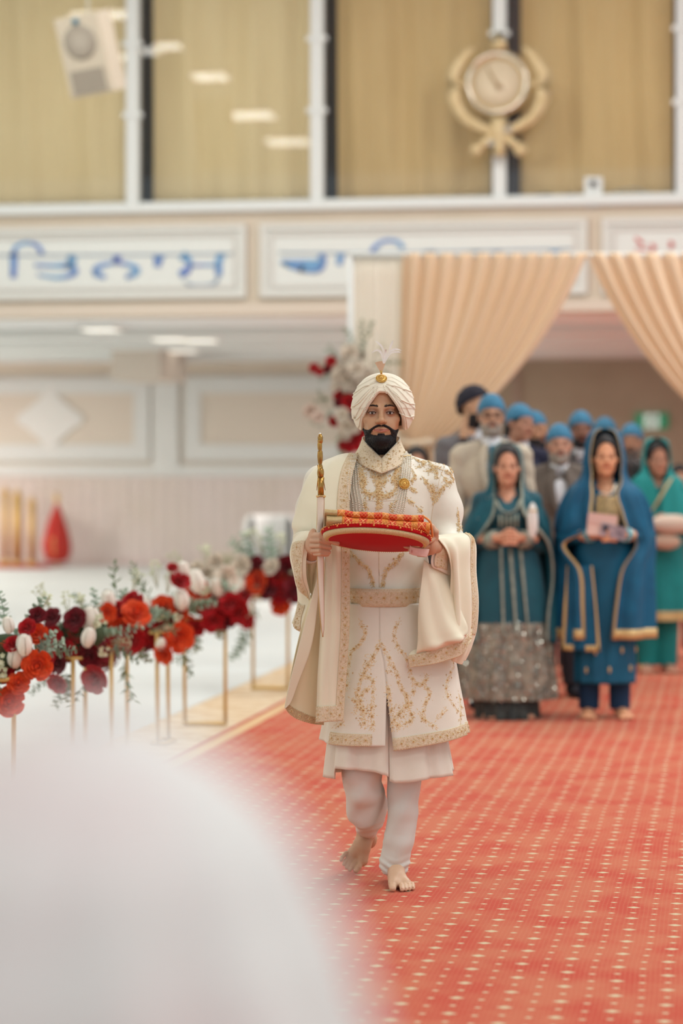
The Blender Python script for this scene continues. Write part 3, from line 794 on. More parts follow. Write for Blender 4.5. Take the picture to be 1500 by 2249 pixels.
# -- hands
def handblob(lo, hi, fn):
    b = Blob(lo, hi, .0018); fn(b); V, F = b.mesh()
    return V, F
def rhand(b):
    # palm and back of the hand that grips the scabbard
    b.ell(LG(688, 1190, .235), (.021, .030, .046), .01); b.cone(LG(684, 1215, .15), LG(687, 1195, .215), .027, .026, .015)
    b.cone(LG(684, 1215, .15), LG(672, 1240, .0), .027, .032, .02)
    f = [((685, 1188), (703, 1188), (723, 1193), (716, 1195), .0084), ((684, 1199), (703, 1199), (724, 1203), (717, 1204), .0083),
         ((687, 1210), (703, 1210), (722, 1213), (715, 1214), .0080), ((692, 1217), (705, 1217), (719, 1218), (713, 1220), .0072)]
    for (a, m, t, q, r) in f:
        b.chain([LG(*a, .262), LG(*m, .300), LG(*t, .292), LG(*q, .262)], [r*1.05, r, r*.95, r*.8], .0010)
    b.chain([LG(690, 1178, .25), LG(706, 1177, .292), LG(724, 1186, .305), LG(741, 1193, .308)], [.014, .0125, .0105, .0085], .004)
def lhand(b):
    b.ell(LG(948, 1192, .262), (.022, .034, .042), .01); b.cone(LG(972, 1212, .16), LG(955, 1200, .235), .029, .026, .015)
    b.cone(LG(972, 1212, .16), LG(990, 1222, .04), .029, .034, .02)
    b.chain([LG(952, 1184, .285), LG(937, 1191, .322), LG(918, 1197, .325), LG(904, 1198, .318)], [.0095, .0088, .0082, .0070], .0015)
    b.chain([LG(950, 1196, .275), LG(929, 1203, .300), LG(905, 1203, .305), LG(890, 1200, .302)], [.0092, .0086, .0080, .0068], .0012)
    b.chain([LG(947, 1206, .265), LG(930, 1212, .285), LG(912, 1211, .285), LG(900, 1208, .282)], [.0088, .0082, .0076, .0066], .0012)
    b.chain([LG(944, 1214, .255), LG(931, 1219, .270), LG(918, 1219, .270)], [.0080, .0074, .0062], .0012)
    b.chain([LG(955, 1182, .275), LG(956, 1168, .290), LG(948, 1157, .290), LG(938, 1151, .283)], [.0135, .0115, .0100, .0078], .004)
HS = (200, 157, 127)
parts = [(Vh, Fh, Ch)]
for fn, c in ((rhand, LG(690, 1195, .16)), (lhand, LG(945, 1195, .17))):
    V, F = handblob(np.array(c)+(-.11, -.19, -.08), np.array(c)+(.11, .18, .08), fn)
    C = np.tile(np.array(lin(HS)[:3]), (len(V), 1)); parts.append((V, F, C))
# -- feet
b = Blob(np.array(FT(880, 0, 0))+(-.1, -.22, -.02), np.array(FT(880, 0, 0))+(.1, .12, .17), .0024)
b.ell(FT(866, -.055, .030), (.031, .040, .030), .02)
b.cone(FT(868, -.01, .16), FT(868, -.005, .065), .032, .036, .015)
b.cone(FT(868, -.01, .065), FT(872, .08, .036), .034, .028, .02)
b.cone(FT(868, .075, .032), FT(864, .125, .022), .026, .0185, .012); b.cone(FT(878, .075, .030), FT(893, .11, .019), .024, .0165, .012)
b.ell(FT(878, .098, .018), (.034, .03, .017), .012)
b.chain([FT(863, .125, .018), FT(862, .150, .016), FT(863, .172, .0125)], [.0150, .0130, .0115], .004)
for (px, d0, d1, r) in ((882, .128, .170, .0088), (890, .124, .165, .0083), (898, .116, .157, .0080), (906, .105, .146, .0080)):
    b.chain([FT(px-1, d0, .017), FT(px, (d0+d1)/2+.003, .0165), FT(px+1, d1, .009)], [r*1.05, r, r*.95], .0025)
V, F = b.mesh(); C = np.tile(np.array(lin((212, 176, 146))[:3]), (len(V), 1)); V[:, 2] = np.maximum(V[:, 2], .0004); parts.append((V, F, C))
c0 = LG(785, 1870, -.22)
b = Blob(np.array(c0)+(-.09, -.11, -.10), np.array(c0)+(.1, .14, .16), .0024)
b.cone(LG(808, 1800, -.25), LG(805, 1828, -.235), .030, .032, .01)
b.ell(LG(812, 1842, -.285), (.027, .030, .036), .02)
b.cone(LG(805, 1826, -.23), LG(796, 1860, -.215), .033, .029, .015)
b.cone(LG(798, 1855, -.215), LG(795, 1890, -.205), .026, .022, .012); b.cone(LG(790, 1855, -.22), LG(771, 1880, -.21), .024, .019, .012)
b.ell(LG(783, 1874, -.215), (.032, .020, .022), .012)
for (x0, y0, x1, y1, x2, y2, r) in ((793, 1890, 787, 1904, 782, 1911, .0120), (782, 1889, 773, 1902, 768, 1910, .0082), (774, 1885, 765, 1898, 761, 1905, .0078),
                                    (767, 1880, 759, 1891, 755, 1898, .0074), (760, 1873, 752, 1882, 749, 1889, .0070)):
    b.chain([LG(x0, y0, -.20), LG(x1, y1, -.185), LG(x2, y2, -.18)], [r*1.08, r, r*.92], .003)
V, F = b.mesh(); C = np.tile(np.array(lin((198, 160, 128))[:3]), (len(V), 1)); V[:, 2] = np.maximum(V[:, 2], .0004); parts.append((V, F, C))
# -- rest of the body under the clothes, one surface
b = Blob((-.34, -.2, .05), (.34, .34, 1.52), .012)
b.ell(LG(842, 1110, 0), (.135, .075, .14), .02); b.ell(LG(842, 1230, 0), (.14, .095, .17), .05); b.ell(LG(842, 1340, 0), (.15, .105, .13), .05)
b.chain([LG(700, 1065, -.03), LG(685, 1180, .0), LG(678, 1222, .08)], [.036, .034, .03], .02)
b.chain([LG(965, 1070, -.03), LG(984, 1180, .0), LG(985, 1215, .08)], [.036, .034, .03], .02)
b.cone(LG(838, 960, .0), LG(840, 1030, -.0), .05, .06, .03)
b.chain([LG(880, 1390, 0), LG(886, 1640, .04), LG(870, 1880, .01)], [.075, .052, .034], .03)
b.chain([LG(808, 1390, 0), LG(800, 1640, .05), LG(806, 1815, -.22)], [.075, .052, .034], .03)
V, F = b.mesh(); C = np.tile(np.array(lin(SK)[:3]), (len(V), 1)); parts.append((V, F, C))
V, F, C = join(parts)
body = mk('body', V, F, M_skin, groom, col=C)
eyes(MH, groom)
# nails
mb = MB()
for (px, py, d, rx, rz) in ((741, 1192, .3145, .0055, .0034), (780, 1911, -.172, .0058, .0036)):
    mb.ball(LG(px, py, d), .001, 10, 6, sc=(rx*1000, 1.4, rz*1000))
for (px, d, w) in ((863, .181, .0072), (883, .176, .0042), (891, .171, .0040), (899, .163, .0038), (907, .152, .0036)):
    mb.ball(FT(px, d, .0150), .001, 10, 6, sc=(w*1000*.75, 2.2, 2.4))
mb.build('toe_nail', mat('nail', (226, 192, 168), .3), groom)

# -- eyebrows, lashes, moustache and beard
def strands(name, roots, dirs, length, width, m, parent, curl=.3):
    V = []; F = []
    side = rng.normal(size=roots.shape); 
    for i in range(len(roots)):
        p = roots[i]; d = dirs[i]; s = np.cross(d, side[i]); s = s/max(np.linalg.norm(s), 1e-6)*width/2
        L = length[i]; k = len(V)
        g = np.array((0, 0, -1.0))*curl*L
        V += [p-s, p+s, p+d*L*.55+s*.8+g*.2, p+d*L*.55-s*.8+g*.2, p+d*L+g*.7]
        F += [(k, k+1, k+2, k+3), (k+3, k+2, k+4)]
    return mk(name, V, F, m, parent)
hx = [headB.lo[i]-GH[i]+np.arange(headB.n[i])*headB.h for i in range(3)]
X, Y, Z = np.meshgrid(*hx, indexing='ij', sparse=True)
ax_ = np.abs(X-.001)
zt1 = np.interp(ax_, [0, .004, .010, .018, .027, .036, .044, .052, .060, .068, .076], [-.0450, -.0425, -.0415, -.0440, -.0485, -.0545, -.0600, -.0600, -.0560, -.0490, -.0470])
hole = np.sqrt((X/.0340)**2+((Z+.0655+.008*(X/.034)**2)/.0162)**2)-1
hole = hole*.013
soul = np.maximum(np.abs(X)-.0125+.25*np.maximum(Z+.078, 0), -(-.0725-Z))
chinz = Z+.0800-.004*np.cos(np.clip(X/.03, -1, 1)*PI)
reg = np.maximum(Z-zt1, -hole)                          # below the cheek line, outside the mouth
reg = np.minimum(reg, np.maximum(soul, Z+.0725))        # soul patch
reg = np.maximum(reg, np.maximum(Y-.018, -(Z+.150)))
th = .0020+.0040*smoothstep(-.066, -.11, Z)+.0035*np.exp(-((Z+.05)/.012)**2)+0*X
th = th*np.clip(1-np.maximum(reg, -.006)/-.006*0, .2, 1)*np.clip(-reg/.007, .12, 1)
bf = np.maximum(headF-th, reg).astype(np.float32)
chin = np.sqrt((X/.038)**2+((Y+.062)/.040)**2+((Z+.096)/.030)**2)-1
bf = smin(bf, np.maximum(chin*.035, np.maximum(Z+.082, -hole*1.0)), .008).astype(np.float32)
bf = bf+(.0011*np.sin(X*1400+3*np.sin(Z*240))*np.sin(Z*380+2*np.sin(Y*500))).astype(np.float32)
bf[0] = bf[-1] = 1; bf[:, 0] = bf[:, -1] = 1; bf[:, :, 0] = bf[:, :, -1] = 1
Vb, Fb = surfnet(bf, headB.lo, headB.h)
beard = mk('beard', Vb, Fb, M_hair, groom)
cen = np.array(GH)+np.array((0, -.02, -.07))
sel = rng.choice(len(Vb), 9000); R_ = Vb[sel]; D = R_-cen; D /= np.linalg.norm(D, axis=1)[:, None]
D = D*.35+np.array((0, -.1, -.9))-np.stack([np.sign(D[:, 0])*.25, 0*D[:, 0], 0*D[:, 0]], 1)*(np.abs(D[:, 0:1]) > .2)+rng.normal(size=D.shape)*.22; D /= np.linalg.norm(D, axis=1)[:, None]
zz = R_[:, 2]-GH.z
Ln = np.where(zz > -.062, .0022, .0026+.0052*smoothstep(-.056, -.12, zz))*rng.uniform(.6, 1.2, len(R_))
o = strands('beard_hair', R_, D, Ln, .0007, M_hair, beard); o['kind'] = 'stuff'
hb = BVHTree.FromPolygons([tuple(v) for v in Vh], [tuple(int(i) for i in f) for f in Fh])
def face_pt(x, z, off=.0004):
    o_ = GH+Vector((x, -.25, z)); h = hb.ray_cast(o_, Vector((0, 1, 0)))
    return (h[0]+h[1]*off) if h[0] is not None else GH+Vector((x, -.09, z))
for s in (-1, 1):
    rt = []; dr = []; Ls = []
    pts = [face_pt(s*(.011+.034*t), .0215+.0030*math.sin(min(1, t*1.1)*PI*.75)-.0060*max(0, t-.7), .0006) for t in np.linspace(0, 1, 12)]
    MB().tube(pts, [.0026, .0036, .0041, .0042, .0041, .0039, .0037, .0034, .0030, .0025, .0019, .0010], 8, flat=.45).build('eyebrow', M_hair, groom)
    for i in range(260):
        t = rng.random(); q = face_pt(s*(.011+.034*t), .0215+.0030*math.sin(min(1, t*1.1)*PI*.75)-.0060*max(0, t-.7)+rng.normal()*.0024*(1.1-.6*t), .0008)
        rt.append(q); dr.append((s*(.6+.4*t), -.25, .7-1.0*t)); Ls.append(.0034)
    dr = np.array(dr); dr /= np.linalg.norm(dr, axis=1)[:, None]
    o = strands('eyebrow_hair', np.array([tuple(r) for r in rt]), dr, np.array(Ls), .0006, M_hair, groom, 0); o['kind'] = 'stuff'
    # dark lash lines above and below the eye slit
    up = [face_pt(s*.0315+.0138*math.cos(a), -.0015+.0044*math.sin(a), .0006) for a in np.linspace(0, PI, 12)]
    MB().tube(up, [.0004]+[.0010]*10+[.0004], 6).build('lash_line', M_hair, groom)
    dn = [face_pt(s*.0315+.0132*math.cos(a), -.0016-.0045*math.sin(a), .0003) for a in np.linspace(0, PI, 12)]
    MB().tube(dn, [.0002]+[.0005]*10+[.0002], 6).build('lash_line', mat('lash_brown', (84, 56, 46), .7), groom)

# ================================================================ TURBAN (pleated, radial)
M_turb = mat('turban_cloth', (232, 224, 204), .8, bump=.15, bscale=700, sheen=.2)
TC = Vector((.008, .010, .014))                    # centre relative to the head frame
def sup(el, az):
    """base radius of the wrapped dome towards azimuth az (0 = front), elevation el"""
    cx, cy2, cz = math.cos(el)*math.sin(az), -math.cos(el)*math.cos(az), math.sin(el)
    rx, ry = .1085, .118; rz = .128 if cz > 0 else .100
    p = 2.15 if cz > 0 else 2.0
    return (abs(cx/rx)**p+abs(cy2/ry)**p+abs(cz/rz)**p)**(-1/p)
na, nt_ = 300, 120
az = np.linspace(-PI, PI, na, endpoint=False)
def edge_el(a):
    """elevation of the rim: apex over the forehead, down over the temples, low at the nape"""
    d = abs(math.degrees(a)); sg = 1 if a > 0 else -1
    if sg > 0: xs_ = [0, 5, 9, 22, 34, 44, 52, 62, 80, 120, 180]; ys_ = [28.5, 28.5, 26, 8, -9, -22, -32, -40, -44, -42, -42]
    else: xs_ = [0, 9, 13, 24, 36, 45, 53, 62, 80, 120, 180]; ys_ = [28.5, 28.5, 24, 9, -9, -22, -32, -40, -44, -42, -42]
    return math.radians(np.interp(d, xs_, ys_))
EL = np.array([edge_el(a) for a in az]); k5 = np.ones(5)/5
EL = np.convolve(np.concatenate([EL[-2:], EL, EL[:2]]), k5, 'valid')
V = np.zeros((nt_+3, na, 3))
NP = 5.0
for j, a in enumerate(az):
    for i in range(nt_):
        t = i/(nt_-1); te = t**.9
        el = EL[j]+(PI/2-EL[j])*te
        r = sup(el, a)
        s = min(abs(a)/1.25, 1)
        fan = smoothstep(.0, .5, abs(a))
        # pleats fan out of the brooch: phase grows with height, packed near the front
        lim = .50+.22*fan
        tt = te/lim
        if tt < 1:
            ph = tt*NP+.35*math.sin(a*1.2)+(.4 if a > 0 else 0)
            fr = ph-math.floor(ph)
            prof = (1-fr)**.7 if a > 0 else (1-fr)**.8
            r += (.0024*fan+.0008)*prof*(1-tt**4*.6)+.0014*math.exp(-((fr-.06)/.05)**2)*fan
            r += .004*(1-tt)
        else: r += .0016*math.exp(-(tt-1)*6)
        r -= .014*math.exp(-(a/.16)**2)*smoothstep(.55, .1, te)*0
        V[i+2, j] = (r*math.cos(el)*math.sin(a), -r*math.cos(el)*math.cos(a), r*math.sin(el))
    for q, (sc, de) in enumerate(((.86, .05), (.955, -.02))):
        el = EL[j]+de; r = sup(el, a)*sc
        V[q, j] = (r*math.cos(el)*math.sin(a), -r*math.cos(el)*math.cos(a), r*math.sin(el))
V = V[:nt_+2]+np.array(GH)+np.array(TC)
turban = mk('turban', V.reshape(-1, 3), grid_faces(nt_+2, na, True), M_turb, groom)
tb = BVHTree.FromPolygons([tuple(v) for v in V.reshape(-1, 3)], [tuple(int(i) for i in f) for f in grid_faces(nt_+2, na, True)])
def on(bvhs, px, py, off=.002):
    """point on the garments seen at a pixel, with its normal (towards the viewer)"""
    p0 = LG(px, py, 1.2); p1 = LG(px, py, -.5); d = (p1-p0).normalized(); best = None
    for bt in bvhs:
        h = bt.ray_cast(p0, d)
        if h[0] is not None and (best is None or h[3] < best[3]): best = h
    if best is None: return None
    n = best[1] if best[1].dot(d) < 0 else -best[1]
    return best[0]+n*off, n
M_pearl = mat('pearl', (236, 228, 210), .22, spec=.6); M_pg = mat('pale_gold', (214, 180, 118), .3, metal=.6)
def pearls(name, pts, bvhs, r, parent, m=None, step=None, off=None):
    P = cr(np.array(pts, float), 80); mb = MB(); last = None
    step = step or 2.05*r
    for q in P:
        for dummy in (0,):
            h = on(bvhs, q[0], q[1], off if off is not None else r*.8)
            if h is None: continue
            if last is None or (h[0]-last).length >= step:
                mb.ball(h[0], r, 7, 5); last = h[0]
    return mb.build(name, m or M_pearl, parent)
def cord(name, pts, bvhs, r, parent, m, off=.001, n=40):
    P = cr(np.array(pts, float), n); q = []
    for p in P:
        h = on(bvhs, p[0], p[1], off)
        if h is not None: q.append(h[0])
    return MB().tube(q, r, 6).build(name, m, parent)
fc = lambda X, Y: (740+X/6.818, 740+Y/6.818)
TBV = [tb]
for pts in ([fc(560, 760), fc(530, 850), fc(470, 960), fc(425, 1090), fc(390, 1180)], [fc(610, 740), fc(585, 830), fc(500, 960)],
            [fc(700, 735), fc(760, 870), fc(830, 980), fc(885, 1090), fc(930, 1180)], [fc(740, 740), fc(820, 830), fc(900, 920), fc(1000, 1000)]):
    pearls('pearl_string', pts, TBV, .0022, groom, step=.0052, off=.002)
for pts in ([fc(745, 710), fc(900, 745), fc(1050, 800), fc(1155, 840)], [fc(740, 725), fc(870, 860), fc(1020, 975), fc(1170, 1010)],
            [fc(850, 1040), fc(950, 1140), fc(1060, 1200), fc(1150, 1180)], [fc(565, 690), fc(420, 740), fc(300, 820), fc(240, 860)],
            [fc(560, 730), fc(430, 880), fc(330, 990), fc(235, 1040)], [fc(400, 1080), fc(350, 1180), fc(280, 1235), fc(250, 1170)]):
    cord('draped_cord', pts, TBV, .0026, groom, M_turb, .0012)
def rosette(name, c, n, r, parent, rings=4, M_=None, m=None):
    """filigree brooch: rings of beads on a domed disc, facing n"""
    m = m or M_gold
    q = n.to_track_quat('Z', 'Y').to_matrix()
    e = MB().lathe([(r*.92, -.002), (r*.92, .002), (r*.6, .005), (0, .0065)], c, 24, q).build(name, m, parent)
    mb = MB(); mb.ball(c+q @ Vector((0, 0, .0075)), r*.16, 8, 6)
    for k in range(1, rings+1):
        rr = r*(k/rings)*.95; cnt = int(6+k*6)
        for i in range(cnt):
            a = 2*PI*i/cnt+k*.3
            mb.ball(c+q @ Vector((rr*math.cos(a), rr*math.sin(a), .0068-.0045*(k/rings)**2)), r*(.105 if k % 2 else .08), 6, 4)
    mb.build('filigree_beads', mat('bead_gold', (226, 188, 108), .22, metal=.9), e)
    return e
h = on(TBV, 837.5, 833, .002)
br = rosette('turban_brooch', h[0]+Vector((0, -.004, 0)), (h[1]+Vector((0, -.3, 0))).normalized(), .0200, groom)
# plume
b0 = h[0]+Vector((0, -.004, .016))
M_tuft = mat('tuft_peach', (226, 198, 166), .8); M_feather = mat('feather_white', (236, 236, 232), .7)
V = []; F = []
for i in range(900):
    a = rng.uniform(-.50, .34); l = rng.uniform(.036, .046); yw = rng.uniform(-.35, .35)
    d = Vector((math.sin(a), yw*.35, math.cos(a))).normalized(); p = Vector(b0); s = Vector((1, 0, 0)).cross(d).cross(d).normalized()*.0004
    k = len(V); tip = p+d*l; V += [p-s, p+s, tip+s*1.6, tip-s*1.6]; F += [(k, k+1, k+2, k+3)]
o = mk('plume_tuft', V, F, M_tuft, br); o['kind'] = 'stuff'
MB().lathe([(.0035, 0), (.0040, .006), (.0042, .010), (.003, .013)], b0, 14, Matrix.Rotation(-.1, 3, 'Y')).build('tuft_binding', M_gold, br)
def fp(X, Y, d=.0): return LG(740+X/6.818, 740+Y/6.818, .13+d)
for pts, w in (([fp(695, 400), fp(665, 250), fp(600, 200), fp(500, 245)], .0040), ([fp(695, 400), fp(690, 200), fp(640, 110), fp(560, 55)], .0036), ([fp(700, 400), fp(725, 240), fp(735, 180, .01)], .0046),
               ([fp(705, 400), fp(780, 200), fp(820, 100), fp(835, 50)], .0034), ([fp(708, 400), fp(790, 230), fp(880, 185), fp(985, 208)], .0040), ([fp(708, 400), fp(800, 250), fp(900, 225), fp(970, 235)], .0032)):
    P = cr(np.array([tuple(p) for p in pts]), 26); V = []; F = []
    for i in range(25):
        t = i/24; tn = P[i+1]-P[i]; tn /= np.linalg.norm(tn); sd = np.cross(tn, (0, 1, 0))
        ww = w*math.sin(PI*min(1, t*.9+.12))**.8
        for sg in (-1, 1):
            for j in range(3):
                k = len(V); q0_ = P[i]+(P[i+1]-P[i])*(j/3); dirv = sd*sg*ww+tn*ww*(1.1+.5*rng.random())+np.array((0, rng.normal()*.0006, 0))
                V += [q0_, q0_+tn*.0011, q0_+tn*.0009+dirv, q0_+dirv]; F += [(k, k+1, k+2, k+3)]
    k0 = len(V)
    o = mk('feather', V, F, M_feather, br)
# ================================================================ EMBROIDERY KIT
M_ivory = mat('ivory_silk', (230, 226, 212), .52, bump=.12, bscale=500, sheen=.15, c2=(224, 219, 203), nscale=9)
M_cream = mat('cream_shawl', (231, 224, 198), .6, bump=.10, bscale=500, sheen=.3)
M_border = mat('border_weave', (225, 210, 184), .7, c2=(213, 196, 166), nscale=160, bump=.5, bscale=380)
M_thread = mat('gold_thread', (232, 212, 172), .5, metal=.05, c2=(216, 192, 146), nscale=90)
M_bead = mat('antique_bead', (200, 162, 100), .3, metal=.8)
class Emb:
    def __init__(s): s.V = []; s.F = []; s.bV = MB()
    def leaf(s, p, n, t, L, w, lift=.0014):
        sd = n.cross(t)
        if sd.length < 1e-6: return
        sd.normalize(); k = len(s.V); a = p; m = p+t*L*.5; e = p+t*L
        s.V += [a, m+sd*w/2, e, m-sd*w/2, m+n*lift]
        s.F += [(k, k+1, k+4), (k+1, k+2, k+4), (k+2, k+3, k+4), (k+3, k, k+4)]
    def flower(s, p, n, r, petals=6, bead=True):
        t = n.cross(Vector((0, 0, 1)))
        if t.length < .01: t = Vector((1, 0, 0))
        t.normalize(); a0 = random.random()*6
        for i in range(petals):
            d = Matrix.Rotation(a0+2*PI*i/petals, 3, n) @ t
            s.leaf(p+d*r*.15, n, d, r*.9, r*.62, .0016)
        if bead: s.bV.ball(p+n*.0016, r*.30, 6, 4)
    def build(s, parent):
        o = mk('embroidery', s.V, s.F, M_thread, parent, False); o['kind'] = 'stuff'
        if s.bV.V:
            o2 = s.bV.build('embroidery_beads', M_bead, parent); o2['kind'] = 'stuff'
def tangent(bv, px, py, ang, off):
    h = on(bv, px, py, off)
    if h is None: return None
    p, n = h; w = Vector((math.cos(ang), 0, -math.sin(ang)))
    t = w-n*w.dot(n)
    if t.length < .15: return None
    return p, n, t.normalized()
PXM = 1/636.0
def vine(E, bv, pts, leaf=6.0, spacing=4.2, flower_every=24, fr=4.6, off=.0012, stem=True, seedphase=0):
    P = np.array(pts, float); n = max(8, int(np.linalg.norm(np.diff(P, axis=0), axis=1).sum()/spacing)); P = cr(P, n)
    acc = seedphase
    for i in range(n):
        a = P[max(i-1, 0)]; b = P[min(i+1, n-1)]; ang = math.atan2(b[1]-a[1], b[0]-a[0]); x, y = P[i]
        if stem and i < n-1:
            h = tangent(bv, x, y, ang, off)
            if h: E.leaf(h[0], h[1], h[2], spacing*1.25*PXM, 1.3*PXM, .0008)
        sgn = 1 if i % 2 else -1
        for sg in ((sgn, -sgn) if i % 3 else (sgn,)):
            h = tangent(bv, x, y, ang+sg*(.75+random.uniform(-.25, .35)), off)
            if h: E.leaf(h[0], h[1], h[2], leaf*random.uniform(.7, 1.35)*PXM, 2.5*PXM)
        acc += spacing
        if acc > flower_every and 1 < i < n-1:
            acc = 0; h = on(bv, x+random.uniform(-2, 2), y, off)
            if h: E.flower(h[0], h[1], fr*PXM)
    h = tangent(bv, P[0][0], P[0][1], math.atan2(P[0][1]-P[1][1], P[0][0]-P[1][0]), off)
    if h: E.leaf(h[0], h[1], h[2], leaf*1.3*PXM, 2.6*PXM)
def scatter(E, bv, pts, per, sig, leaf=4.6, off=.0012):
    P = np.array(pts, float); L = np.linalg.norm(np.diff(P, axis=0), axis=1).sum(); P = cr(P, 60)
    for _ in range(int(L*per)):
        x, y = P[random.randrange(60)]; x += random.gauss(0, sig); y += random.gauss(0, sig)
        if random.random() < .1:
            h = on(bv, x, y, off)
            if h: E.flower(h[0], h[1], 3.2*PXM, 5)
        else:
            h = tangent(bv, x, y, random.uniform(0, 6.3), off)
            if h: E.leaf(h[0], h[1], h[2], leaf*random.uniform(.7, 1.3)*PXM, 2.2*PXM)
def inpoly(x, y, poly):
    c = False; j = len(poly)-1
    for i in range(len(poly)):
        if (poly[i][1] > y) != (poly[j][1] > y) and x < (poly[j][0]-poly[i][0])*(y-poly[i][1])/(poly[j][1]-poly[i][1])+poly[i][0]: c = not c
        j = i
    return c
def fill(E, bv, poly, density=.05, off=.0012, leaf=4.5, flowers=.12):
    xs_ = [p[0] for p in poly]; ys_ = [p[1] for p in poly]
    n = int((max(xs_)-min(xs_))*(max(ys_)-min(ys_))*density)
    for _ in range(n):
        x = random.uniform(min(xs_), max(xs_)); y = random.uniform(min(ys_), max(ys_))
        if not inpoly(x, y, poly): continue
        if random.random() < flowers:
            h = on(bv, x, y, off)
            if h: E.flower(h[0], h[1], 3.0*PXM, 5)
        else:
            h = tangent(bv, x, y, random.uniform(0, 6.3), off)
            if h: E.leaf(h[0], h[1], h[2], leaf*random.uniform(.7, 1.3)*PXM, 2.2*PXM)
def strip(E, G, parent, spacing=.036, name='border_band', off=.0028, fr=.0062, flip=False, m=None, dens=1.0, medal=False):
    """a woven band laid on the sub-grid G (length along axis 0), with flowers, specks and picot edges"""
    n = normals(G); flip = n[..., 1].mean() > 0; n = -n if flip else n
    Gs = G+n*off
    sheet(name, Gs, m or M_border, parent, .0015)
    nv = G.shape[0]; mid = G[:, G.shape[1]//2]; L = np.linalg.norm(np.diff(mid, axis=0), axis=1).sum(); wd = np.linalg.norm(G[nv//2, -1]-G[nv//2, 0])
    N = normals(G); N = -N if flip else N
    def pn(u, v):
        p = bil(G, np.array(u), np.array(v)); q = bil(N, np.array(u), np.array(v))
        return Vector(p)+Vector(q).normalized()*(off+.0012), Vector(q).normalized()
    cnt = max(1, int(L/spacing))
    for i in range(cnt):
        p, q = pn(.5, (i+.5)/cnt); E.flower(p, q, fr, 8)
        if medal:
            for k in range(12):
                a = 2*PI*k/12
                du, dv = .36*math.cos(a), .36*math.sin(a)*wd/L
                p2, q2 = pn(.5+du, (i+.5)/cnt+dv*.9); E.leaf(p2, q2, (p2-p).normalized(), .0035, .0022)
        for u in (.24, .76):
            p, q = pn(u, (i+1.0)/cnt); E.flower(p, q, fr*.55, 5, False)
    for _ in range(int(L*wd*26000*dens)):
        p, q = pn(random.uniform(.16, .84), random.random()); a = random.uniform(0, 6.3)
        t = q.orthogonal().normalized(); E.leaf(p, q, Matrix.Rotation(a, 3, q) @ t, .0052, .0024, .0012)
    for u in (.05, .95):
        c2 = int(L/.006)
        for i in range(c2):
            p, q = pn(u, (i+.5)/c2); p2, _ = pn(u, (i+.9)/c2); t = (p2-p)
            if t.length > 1e-6: E.leaf(p, q, t.normalized(), .0045, .0034, .001)

# ================================================================ LONG COAT
GX = lambda px, d=.1: LG(px, 1300, d).x
GZ = lambda py, d=.1: LG(845, py, d).z
b = Blob((-.36, -.30, GZ(1350)), (.36, .22, GZ(980)), .006)
b.ell(LG(842, 1112, -.005), (.180, .118, .155), .05); b.ell(LG(842, 1072, -.03), (.195, .095, .085), .05)
b.cone(LG(808, 1052, .0), LG(872, 1052, .0), .074, .074, .03); b.cone(LG(782, 1030, -.03), LG(708, 1058, -.03), .050, .056, .03); b.cone(LG(893, 1030, -.03), LG(962, 1058, -.03), .050, .056, .03)
b.ell(LG(842, 1225, -.005), (.158, .112, .17), .05); b.ell(LG(842, 1320, -.005), (.160, .122, .12), .05)
b.chain([LG(962, 1062, -.025), LG(974, 1120, -.015), LG(982, 1176, .02)], [.060, .063, .056], .025)
b.chain([LG(982, 1180, .02), LG(982, 1204, .10), LG(973, 1212, .165)], [.052, .046, .048], .02)
b.chain([LG(705, 1062, -.025), LG(690, 1120, -.015), LG(680, 1185, .0)], [.060, .062, .056], .025)
b.chain([LG(680, 1190, .0), LG(680, 1208, .08), LG(682, 1212, .15)], [.056, .050, .044], .025)
b.cone(LG(975, 1212, .12), LG(960, 1212, .26), .040, .041, .002, '-'); b.cone(LG(681, 1211, .12), LG(686, 1208, .24), .034, .034, .002, '-')
X, Y, Z = b.xyz((slice(None),)*3)
b.F += (.0045*np.sin(X*26+Z*64+2*np.sin(Z*21))*np.exp(-((X-.2)/.09)**2)+.0022*np.sin(X*55-Z*36)*np.exp(-((Z-GZ(1210))/.08)**2)).astype(np.float32)
b.F[:, :, :2] = 1
V, F = b.mesh()
coat = mk('coat_bodice', V, F, M_ivory, groom)
cb = BVHTree.FromPolygons([tuple(v) for v in V], [tuple(int(i) for i in f) for f in F])
# seams
cord('front_seam', [(833, 1012), (831, 1070), (832, 1180), (833, 1290)], [cb], .0012, groom, M_border, .0004)
cord('front_seam', [(795, 1099), (833, 1100), (867, 1099)], [cb], .0009, groom, M_border, .0004)
cord('armhole_seam', [(978, 1022), (966, 1050), (958, 1090), (950, 1120), (947, 1150)], [cb], .0011, groom, M_border, .0002)
# collar
rows = []
for v in np.linspace(0, 1, 14):
    r = []
    for a in np.linspace(.004, 2*PI-.004, 120):
        s = min(a, 2*PI-a)
        zt = np.interp(s, [0, .25, .55, .9, 1.25, 1.6, PI], [GZ(1007), GZ(997), GZ(985), GZ(974), GZ(966), GZ(960), GZ(952)])
        zb2 = np.interp(s, [0, .9, 1.5, PI], [GZ(1040), GZ(1019), GZ(1003), GZ(990)])
        rx = .066+(.097-.066)*(1-v)**1.5; ry = .080+(.104-.080)*(1-v)
        r.append((.002+GX(837)+rx*math.sin(a), .022-ry*math.cos(a)-.012*(1-v)*math.exp(-s*s)-.014*math.exp(-(s/.5)**2), zb2+(zt-zb2)*v))
    rows.append(r)
Gc = np.array(rows)
collar = sheet('collar', Gc, M_border, groom, .004)
cv, cf = Gc.reshape(-1, 3), grid_faces(*Gc.shape[:2])
colb = BVHTree.FromPolygons([tuple(v) for v in cv], [tuple(int(i) for i in f) for f in cf])
